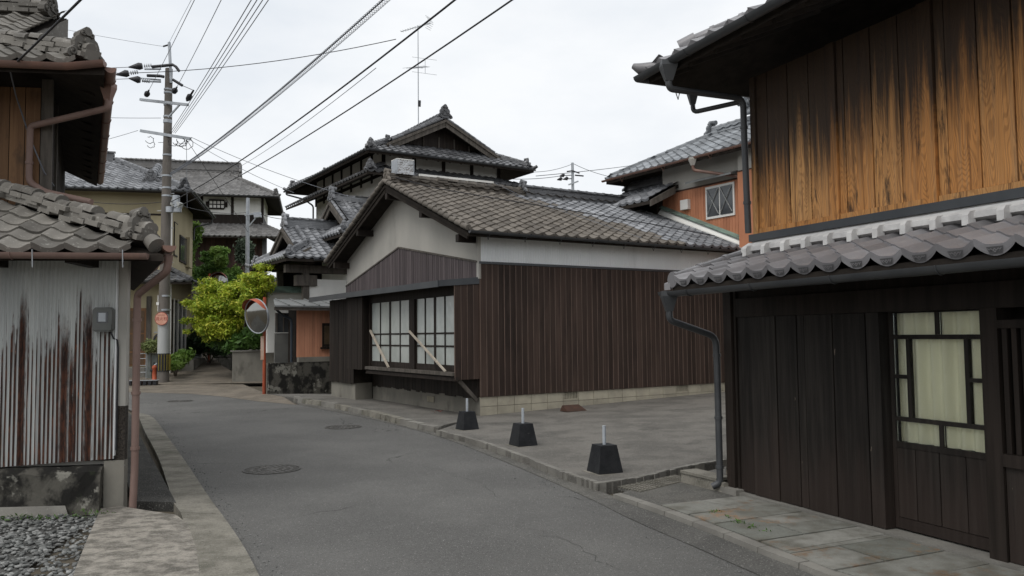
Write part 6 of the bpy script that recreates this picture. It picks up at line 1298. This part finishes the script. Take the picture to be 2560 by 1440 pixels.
# ================================================================== utility pole at the lane corner
PB = G(408, 958); PY = PB.y
pz = lambda py: D(410, py, PY).z
UP = thing('utility_pole', 'tall concrete utility pole with cross arms at the lane corner', 'utility pole', PB - Z * .05)
ptop = pz(172); px_ = lambda px, py, dy=0: D(px, py, PY + dy)
MB().tube([PB - Z * .2, PB + Z * 3.0, V((PB.x + .05, PB.y, ptop))], [.20, .185, .125], 16).build('shaft', POLE, UP, recalc=False)
MB().tube([PB + Z * 1.05, PB + Z * pz(786)], [.208, .203], 16).build('sleeve', POLEW, UP, recalc=False)
MB().tube([PB + Z * .42, PB + Z * 1.05], .214, 16).build('guard_band', INK, UP, recalc=False)
YEL = basic('paint_yellow', (.30, .24, .04), (.22, .18, .03), 6, rough=.6, bump=0)
for k in range(6):
    a = -1.9 + k * .42; d = V((math.cos(a), math.sin(a), 0)); MB().bar(PB + d * .215 + Z * .45, PB + d * .215 + Z * 1.02, .012, .05, d).build('guard_stripe', YEL, UP)
for py in (224, 232, 262, 292, 302, 306, 388, 440, 470, 490, 655, 740, 775): MB().tube([V((PB.x + .03, PB.y, pz(py))) - Z * .03, V((PB.x + .03, PB.y, pz(py))) + Z * .03], .19 - .006 * pz(py) + .02, 14).build('band', STEEL, UP, recalc=False)
for k in range(9):
    sg = 1 if k % 2 else -1; z = pz(700) + k * .62; MB().tube([V((PB.x, PB.y, z)), V((PB.x + sg * .3, PB.y, z))], .012, 5).build('step_bolt', STEEL, UP, recalc=False)
MB().bar(V((PB.x - .19, PB.y - .06, pz(778))), V((PB.x - .19, PB.y - .06, pz(738))), .02, .05).build('plate_edge', PLWHT, UP); MB().bar(V((PB.x - .15, PB.y - .20, pz(763))), V((PB.x - .15, PB.y - .20, pz(756))), .09, .012).build('number_plate', PLWHT, UP)
armd = V((.93, -.36, 0)).normalized()
for (a, b, w_) in (((351, 249), (470, 262), .09), ((352, 327), (476, 347), .10)):
    p, q = px_(*a, .3), px_(*b, -.5); MB().bar(p, q, .09, w_).build('cross_arm', STEEL, UP)
MB().bar(px_(449, 262, -.35), px_(421, 293, -.2), .05, .05).build('arm_brace', STEEL, UP)
MB().tube([px_(428, 208, -.1), px_(423, 106, -.1)], .055, 8).build('top_mast', STEEL, UP, recalc=False); MB().tube([px_(422, 112, -.1), px_(408, 116, -.1)], .03, 6).build('mast_clamp', INK, UP, recalc=False)
for (a, b) in (((402, 173), (362, 173)), ((402, 200), (350, 196)), ((402, 205), (357, 203))): MB().bar(px_(*a), px_(*b, -.5), .05, .05).build('strain_arm', STEEL, UP)
for (a, b) in (((321, 168), (356, 165)), ((290, 187), (322, 183)), ((322, 196), (351, 200))):
    p, q = px_(*a, -.6), px_(*b, -.5); MB().tube([p, p.lerp(q, .75), q], [.02, .13, .10], 9).build('strain_cover', INK, UP, recalc=False)
    d = (q - p).normalized()
    for k in range(4): MB().tube([q + d * (.06 + .07 * k), q + d * (.09 + .07 * k)], .07, 9).build('insulator_disc', STEEL, UP, recalc=False)
for pts in ([(380, 167), (403, 165), (432, 162), (440, 167), (448, 178)], [(368, 189), (400, 190), (410, 192)], [(432, 199), (445, 207), (456, 214)]): MB().tube([px_(*q, -.3) for q in pts], .055, 6).build('line_cover', INK, UP, recalc=False)
for (a, b) in (((365, 240), (372, 226)), ((434, 232), (442, 218)), ((467, 252), (484, 226))):
    p, q = px_(*a, -.2), px_(*b, -.8); MB().tube([p, p.lerp(q, .2), p.lerp(q, .45), p.lerp(q, .5), q], [.03, .09, .10, .04, .03], 9).build('insulator', INK, UP, recalc=False)
for c, s in (((440, 500), .32), ((444, 520), .3), ((424, 524), .2)): MB().tube([px_(*c, -.25) - Z * s * .5, px_(*c, -.25) + Z * s * .5], .13, 10).build('junction_box', STEEL, UP, recalc=False)
MB().bar(px_(432, 505, -.2), px_(452, 515, -.3), .2, .2).build('junction_box', POLEW, UP)
for k in range(9):                                                # loops of slack cable under the arm
    c = px_(random.choice((368, 378, 392, 436, 444, 450, 458, 464)) + random.uniform(-5, 5), random.uniform(346, 362), -.4); r = random.uniform(.08, .24); e0 = random.uniform(-3.6, -2.6)
    MB().tube([c + V((math.cos(a) * r, random.uniform(-.05, .05), math.sin(a) * r * random.uniform(.7, 1))) for a in np.linspace(e0, e0 + random.uniform(3, 5.5), 14)], .011, 5).build('slack_cable', WIRE, UP, recalc=False)
# round fire hydrant sign
SG = thing('hydrant_sign', 'round red fire hydrant sign on the utility pole', 'sign', V((PB.x, PB.y - .24, pz(812))))
scn = V((PB.x + .01, PB.y - .235, pz(797))); rs = .235
SIGNF = basic('sign_face', (.62, .33, .24), (.52, .24, .16), 6, (1, 1, .4), .55, 0, stains=[((.66, .5, .42), 4, (1, 1, .3), .6, .75, .5)])
SIGNR = basic('sign_red', (.30, .045, .03), (.25, .04, .03), 5, rough=.55, bump=0)
disc = lambda r, y, n=40: [scn + V((math.cos(2 * math.pi * k / n) * r, y, math.sin(2 * math.pi * k / n) * r)) for k in range(n)]
MB().prism(disc(rs, 0), V((0, -.008, 0))).build('rim', SIGNR, SG); MB().prism(disc(rs * .92, -.0085), V((0, -.003, 0))).build('face', SIGNF, SG)
def text(s, size, p, mat, parent, name):
    cu = bpy.data.curves.new(name, 'FONT'); cu.body = s; cu.size = size; cu.align_x = 'CENTER'; cu.align_y = 'CENTER'; cu.extrude = .001; cu.resolution_u = 3
    o = bpy.data.objects.new(name + '_tmp', cu); COL.objects.link(o); bpy.context.view_layer.update()
    me = bpy.data.meshes.new_from_object(o.evaluated_get(bpy.context.evaluated_depsgraph_get())); bpy.data.objects.remove(o); me.name = name; me.materials.clear(); me.materials.append(mat)
    ob = bpy.data.objects.new(name, me); link(ob, parent, p); ob.rotation_euler = (math.radians(90), 0, 0); return ob
text('消火栓', .15, scn + V((0, -.0135, -.01)), SIGNR, SG, 'lettering'); text('FIRE HYDRANT', .042, scn + V((0, -.0135, .125)), SIGNR, SG, 'lettering')
# cabinet, hydrant and crate at the pole's foot
cb = G(382, 953); CBT = thing('metal_cabinet', 'grey green metal cabinet standing left of the utility pole', 'cabinet', V((cb.x, cb.y, 0))); fb = Fr(V((cb.x, cb.y, 0)), 58)
CABM = basic('cabinet_grey', (.26, .28, .265), (.2, .215, .205), 4, rough=.6, bump=.05)
MB().box(fb, -.22, .22, -.26, .26, .12, 1.0).build('case', CABM, CBT); MB().box(fb, -.25, .25, -.29, .29, 1.0, 1.04).build('lid', CABM, CBT); MB().box(fb, -.2, .2, -.24, .24, 0, .12).build('plinth', CONC, CBT); MB().box(fb, -.02, .02, .262, .275, .62, .7).build('latch', INK, CBT)
hy = G(386, 958); HYD = thing('fire_hydrant', 'slim red fire hydrant standing before the metal cabinet', 'hydrant', hy)
MB().tube([hy, hy + Z * .05, hy + Z * .06, hy + Z * .5, hy + Z * .52, hy + Z * .6, hy + Z * .64], [.11, .11, .075, .075, .09, .08, .03], 12).build('barrel', REDP, HYD, recalc=False)
MB().tube([hy + Z * .45, hy + Z * .45 - V((.14, .05, 0))], .04, 8).build('outlet', INK, HYD, recalc=False); MB().tube([hy + Z * .64, hy + V((.12, 0, .7))], .03, 6).build('cap', STEEL, HYD, recalc=False)
cr = G(358, 962); CRT = thing('black_crate', 'low black crate of parts on the ground left of the hydrant', 'crate', cr); fb = Fr(cr, 80)
for k in range(6): MB().box(fb, -.45 + k * .16, -.35 + k * .16, -.15, .15, .0, .14).build('slat', INK, CRT)
MB().box(fb, -.47, .5, -.17, .17, .141, .16).build('top', STEEL, CRT)
tr = G(338, 955); TRT = thing('metal_trellis', 'thin metal trellis frame between downpipe and cabinet', 'trellis', tr); fb = Fr(tr, 85)
for a in (-.05, .12, .38): MB().tube([fb(a, 0, 0), fb(a, 0, 1.05)], .015, 6).build('upright', STEEL, TRT, recalc=False)
for z in (.35, .6, .85, 1.03): MB().tube([fb(-.05, 0, z), fb(.38, 0, z)], .012, 6).build('rail', STEEL, TRT, recalc=False)

# ================================================================== traffic mirrors
def mirror(base, zc, off, az, tilt, R_, label, post_top, plate=True):
    T_ = thing('traffic_mirror', label, 'traffic mirror', base, 'traffic mirrors on orange posts')
    MB().tube([base - Z * .1, base + Z * post_top], .045, 12).build('post', REDP, T_, recalc=False)
    c = base + off + Z * zc; n = V((math.sin(az) * math.cos(tilt), math.cos(az) * math.cos(tilt), math.sin(tilt))); x = n.cross(Z).normalized(); y = x.cross(n).normalized(); k = 36
    mb = MB(); rings = [(0, .09), (.35, .079), (.7, .046), (.9, .017), (1.0, 0)]
    P = [c + n * rings[0][1]] + [c + (x * math.cos(2 * math.pi * i / k) + y * math.sin(2 * math.pi * i / k)) * R_ * r + n * dz for r, dz in rings[1:] for i in range(k)]
    mb.add(P, [(0, 1 + i, 1 + (i + 1) % k) for i in range(k)] + [(1 + j * k + i, 1 + (j + 1) * k + i, 1 + (j + 1) * k + (i + 1) % k, 1 + j * k + (i + 1) % k) for j in range(3) for i in range(k)], 0, True); mb.build('mirror_face', MIRR, T_, recalc=False)
    mb = MB(); ringp = lambda r, d: [c + (x * math.cos(2 * math.pi * i / k) + y * math.sin(2 * math.pi * i / k)) * R_ * r + n * d for i in range(k)]
    P = ringp(1.0, .0) + ringp(1.05, .01) + ringp(1.05, -.05) + ringp(.3, -.1); mb.add(P, [(j * k + i, j * k + (i + 1) % k, (j + 1) * k + (i + 1) % k, (j + 1) * k + i) for j in range(3) for i in range(k)] + [tuple(range(3 * k, 4 * k))]); mb.build('mirror_back', STEEL, T_)
    mb = MB(); A0 = [math.radians(20 + 140 * i / 18) for i in range(19)]; P = [c + (x * math.cos(a) + y * math.sin(a)) * R_ * 1.06 for a in A0] + [c + (x * math.cos(a) + y * math.sin(a)) * R_ * 1.06 + n * (.2 * math.sin((a - A0[0]) / (A0[-1] - A0[0]) * math.pi) ** .5 + .01) for a in A0]
    mb.add(P, [(i, i + 1, 20 + i, 19 + i) for i in range(18)], 0, True); mb.build('visor', REDP, T_, recalc=False)
    MB().tube([base + Z * zc, c - n * .08], .03, 8).build('bracket', STEEL, T_, recalc=False)
    if plate: MB().bar(base + Z * .95 + V((-.04, -.06, 0)), base + Z * 1.62 + V((-.04, -.06, 0)), .09, .01, V((.3, -1, 0))).build('notice_plate', basic('notice_faded', (.6, .45, .36), (.5, .3, .2), 5, (1, 1, .4), rough=.6, bump=0), T_)
mb_ = G(660, 984); mirror(mb_, 2.18, V((-.17, -.2, 0)), math.radians(214), math.radians(-9), .47, 'large round traffic mirror on an orange post before the planter', 2.72)
m2 = D(523, 740, 34.5); m2.z = .5; mirror(m2, 3.5, V((.42, -.1, 0)), math.radians(178), 0, .38, 'half hidden traffic mirror behind the maple crown', 3.85, False)
# small grey steel pole on the hill and the far pole
sp0 = D(618, 697, 37.6); sp0.z = 4.25
SP = thing('steel_pole', 'small grey steel pole rising behind the maple on the hillside', 'pole', sp0); MB().tube([sp0, V((sp0.x, sp0.y, D(617, 495, 37.6).z))], [.10, .08], 12).build('shaft', STEEL, SP, recalc=False)
MB().bar(D(612, 538, 37.4), D(648, 533, 37.4), .07, .07).build('bracket', STEEL, SP); MB().bar(D(645, 538, 37.4), D(620, 568, 37.4), .05, .05).build('brace', STEEL, SP); MB().bar(D(636, 536, 37.3) - Z * .05, D(652, 534, 37.3) - Z * .05, .22, .24).build('box', STEEL, SP)
fp = D(1432, 470, 75); fp.z = 0; FP = thing('distant_pole', 'distant utility pole seen over the grey ridge tiles', 'utility pole', fp); ft = D(1431, 407, 75).z
MB().tube([fp, V((fp.x, fp.y, ft))], [.22, .13], 10).build('shaft', STEEL, FP, recalc=False)
for (a, b, r) in (((1417, 429), (1431, 427), .07), ((1431, 427), (1449, 433), .07), ((1437, 438), (1459, 440), .07)): MB().tube([D(*a, 74.7), D(*b, 74.7)], r, 6).build('line_cover', INK, FP, recalc=False)
for a in ((1406, 439), (1400, 448), (1415, 447)): c = D(*a, 74.7); MB().tube([c - V((.28, 0, .06)), c + V((.1, 0, .04)), c + V((.2, 0, 0))], [.04, .2, .12], 8).build('strain_cover', INK, FP, recalc=False); MB().tube([c + V((.2, 0, 0)), V((fp.x, fp.y, c.z + .1))], .05, 5).build('arm', STEEL, FP, recalc=False)
MB().bar(D(1421, 462, 74.8), D(1446, 453, 74.8), .12, .12).build('cross_arm', STEEL, FP)

# ================================================================== wires
def wire(pts, r, label, mat=WIRE, name='wire', n=6, cat='wire', group=None): return tag(MB().tube(pts, r, n).build(name, mat, None, recalc=False), label, cat, group)
ext = lambda a, b, k: a + (b - a) * k
def prj(P): d = P - CAM; s = F / d.dot(fwd); return 1280 + d.dot(rgt) * s, 720 - d.dot(upv) * s
def wire3(A_, mid, end, Y, over=1.35, n=26):
    """hanging line from A_ through a measured middle to a point Y metres off, carried on past it"""
    E_ = D(*end, Y); lo, hi = 0.0, 1.0
    for _ in range(40):
        t = (lo + hi) / 2
        if prj(A_.lerp(E_, t))[0] < mid[0]: lo = t
        else: hi = t
    q = A_.lerp(E_, t); dz = D(*mid, q.y).z - q.z; k = dz / (t * (1 - t))
    return [A_.lerp(E_, over * i / n) + Z * (k * (over * i / n) * (1 - over * i / n)) for i in range(n + 1)]
def span(a, b, k=1.9, sag=.25): return sagline(a, ext(a, b, k), sag, 22)
wire(wire3(px_(424, 506), (760, 290), (1137, 0), 10), .014, 'thick black cable from the pole low over the brown house and the road', name='cable', cat='cable')
cc = wire3(px_(427, 433), (720, 209), (958, 0), 11); wire(cc, .010, 'black cable wrapped in a spiral hanger crossing the sky from the pole', name='cable', cat='cable')
pts = []; tot = 340
for i in range(tot * 6):
    t = i / (tot * 6 - 1) * (len(cc) - 1); k = min(int(t), len(cc) - 2); p = cc[k].lerp(cc[k + 1], t - k); a = i / 6 * 2 * math.pi; pts.append(p + V((.05 * math.cos(a), 0, .05 * math.sin(a) - .03)))
tag(MB().tube(pts, .004, 4, caps=False).build('spiral_hanger', WIREG, None, recalc=False), 'thin spiral hanger wound round the long black cable', 'wire')
wire(wire3(px_(430, 521), (760, 345), (1280, 0), 9), .011, 'wavy black cable hanging lowest between pole and road', name='cable', cat='cable')
wire(span(D(590, 422, 28.2), D(940, 170, 13), 1.0, .1), .006, 'thin wire between the two heavier black cables', WIREG)
for k in range(4): wire(span(px_(426 + k * 4, 330 + k), D(620 + k * 14, 0, 13 + k * .2), 1.6, .1), .009, ['leftmost of the four parallel grey lines climbing from the pole', 'second from left of the four parallel grey lines', 'third from left of the four parallel grey lines', 'rightmost of the four parallel grey lines climbing from the pole'][k], WIREG, group='four parallel lines from the pole')
wire(span(px_(372, 226, -.8), D(484, 0, 16), 1.3, .05), .008, 'line climbing from the left insulator of the upper cross arm', WIREG); wire(span(px_(423, 106), D(478, 0, 20), 1.3, .0), .006, 'thin line rising from the very top of the pole', WIREG)
wire(span(px_(442, 218, -.8), D(551, 0, 17), 1.3, .05), .009, 'line climbing from the middle insulator beside the pole top', WIREG); wire([px_(484, 226, -.8), px_(475, 222, -.6), px_(456, 214, -.3)], .012, 'short jumper wire at the right end of the upper cross arm')
wire(span(px_(408, 116), D(80, 50, 27), 1.6, .1), .006, 'thin line running left from the top of the pole', WIREG)
for i, (a, b) in enumerate((((321, 168), (0, 158)), ((290, 187), (0, 172)), ((322, 197), (0, 184)))): wire(sagline(px_(*a, -.6), D(*b, 30), .1), .01, ['upper', 'middle', 'lower'][i] + ' of three lines leaving the pole to the left behind the house', group='three lines to the left')
wire(sagline(px_(402, 295), D(60, 285, 30), .05), .009, 'single line running level left from the pole shaft', WIREG); wire(sagline(px_(345, 326), D(150, 375, 29), .05), .008, 'slanting line to the left from the lower cross arm', WIREG)
wire(sagline(D(-40, 165, 24), D(990, 98, 20), .5, 24), .010, 'long level wire crossing from the left roof to the aerial cable')
wire(sagline(px_(478, 343), D(905, 500, 25.5), .15), .010, 'upper wire from the pole down to the porch roof', WIREG); wire(sagline(px_(470, 347), D(735, 482, 27.5), .1), .009, 'lower wire from the pole down to the tall house eave', WIREG)
wire(sagline(px_(446, 512), D(615, 531, 37.4), .15), .012, 'cable from the pole boxes to the small steel pole', name='cable', cat='cable'); wire(sagline(D(650, 535, 37.3), D(760, 545, 40), .15), .014, 'cable leaving the small steel pole to the right', name='cable', cat='cable')
wire(sagline(px_(468, 352), D(620, 580, 36), .0), .010, 'guy wire slanting down from the lower cross arm past the hall roof'); wire(sagline(px_(466, 350), px_(468, 520), .0), .008, 'wire hanging straight down from the end of the lower cross arm', WIREG)
wire(span(D(24, 172, 8.35), D(195, 0, 6.5), 2.0, .02), .012, 'twisted service cable tied to the eave of the corrugated house', name='cable', cat='cable'); wire([D(24, 172, 8.35), D(40, 240, 8.9), D(75, 345, 9.0), D(110, 430, 9.0), D(135, 465, 9.3)], .008, 'service wire drooping across the upper boards of the corrugated house', WIREG)
SI = thing('service_insulator', 'white twisted insulator at the upper eave of the corrugated house', 'insulator', D(12, 172, 8.33) - Z * .03)
for k in range(4): MB().tube([D(4 + 6 * k, 170 - k, 8.33), D(8 + 6 * k, 172 - k, 8.33)], .028, 8).build('coil', PLWHT, SI, recalc=False)
wire(sagline(D(1340, 440, 40), D(1700, 395, 60), .1), .02, 'thin wire from the tall house to the right rear sky', WIREG); wire(sagline(D(1240, 445, 70), D(1406, 439, 74.7), .2), .03, 'line reaching the distant pole from the left', WIREG); wire(sagline(D(1431, 408, 75), D(1545, 445, 75), .2), .025, 'line falling right from the top of the distant pole', WIREG); wire(sagline(D(1330, 430, 74), D(1431, 410, 75), .2), .025, 'line meeting the top of the distant pole from the left', WIREG)
wire(sagline(px_(405, 505), D(120, 484, 29), .2) , .012, 'paired black cable along the cream wall to the pole boxes', name='cable', cat='cable')
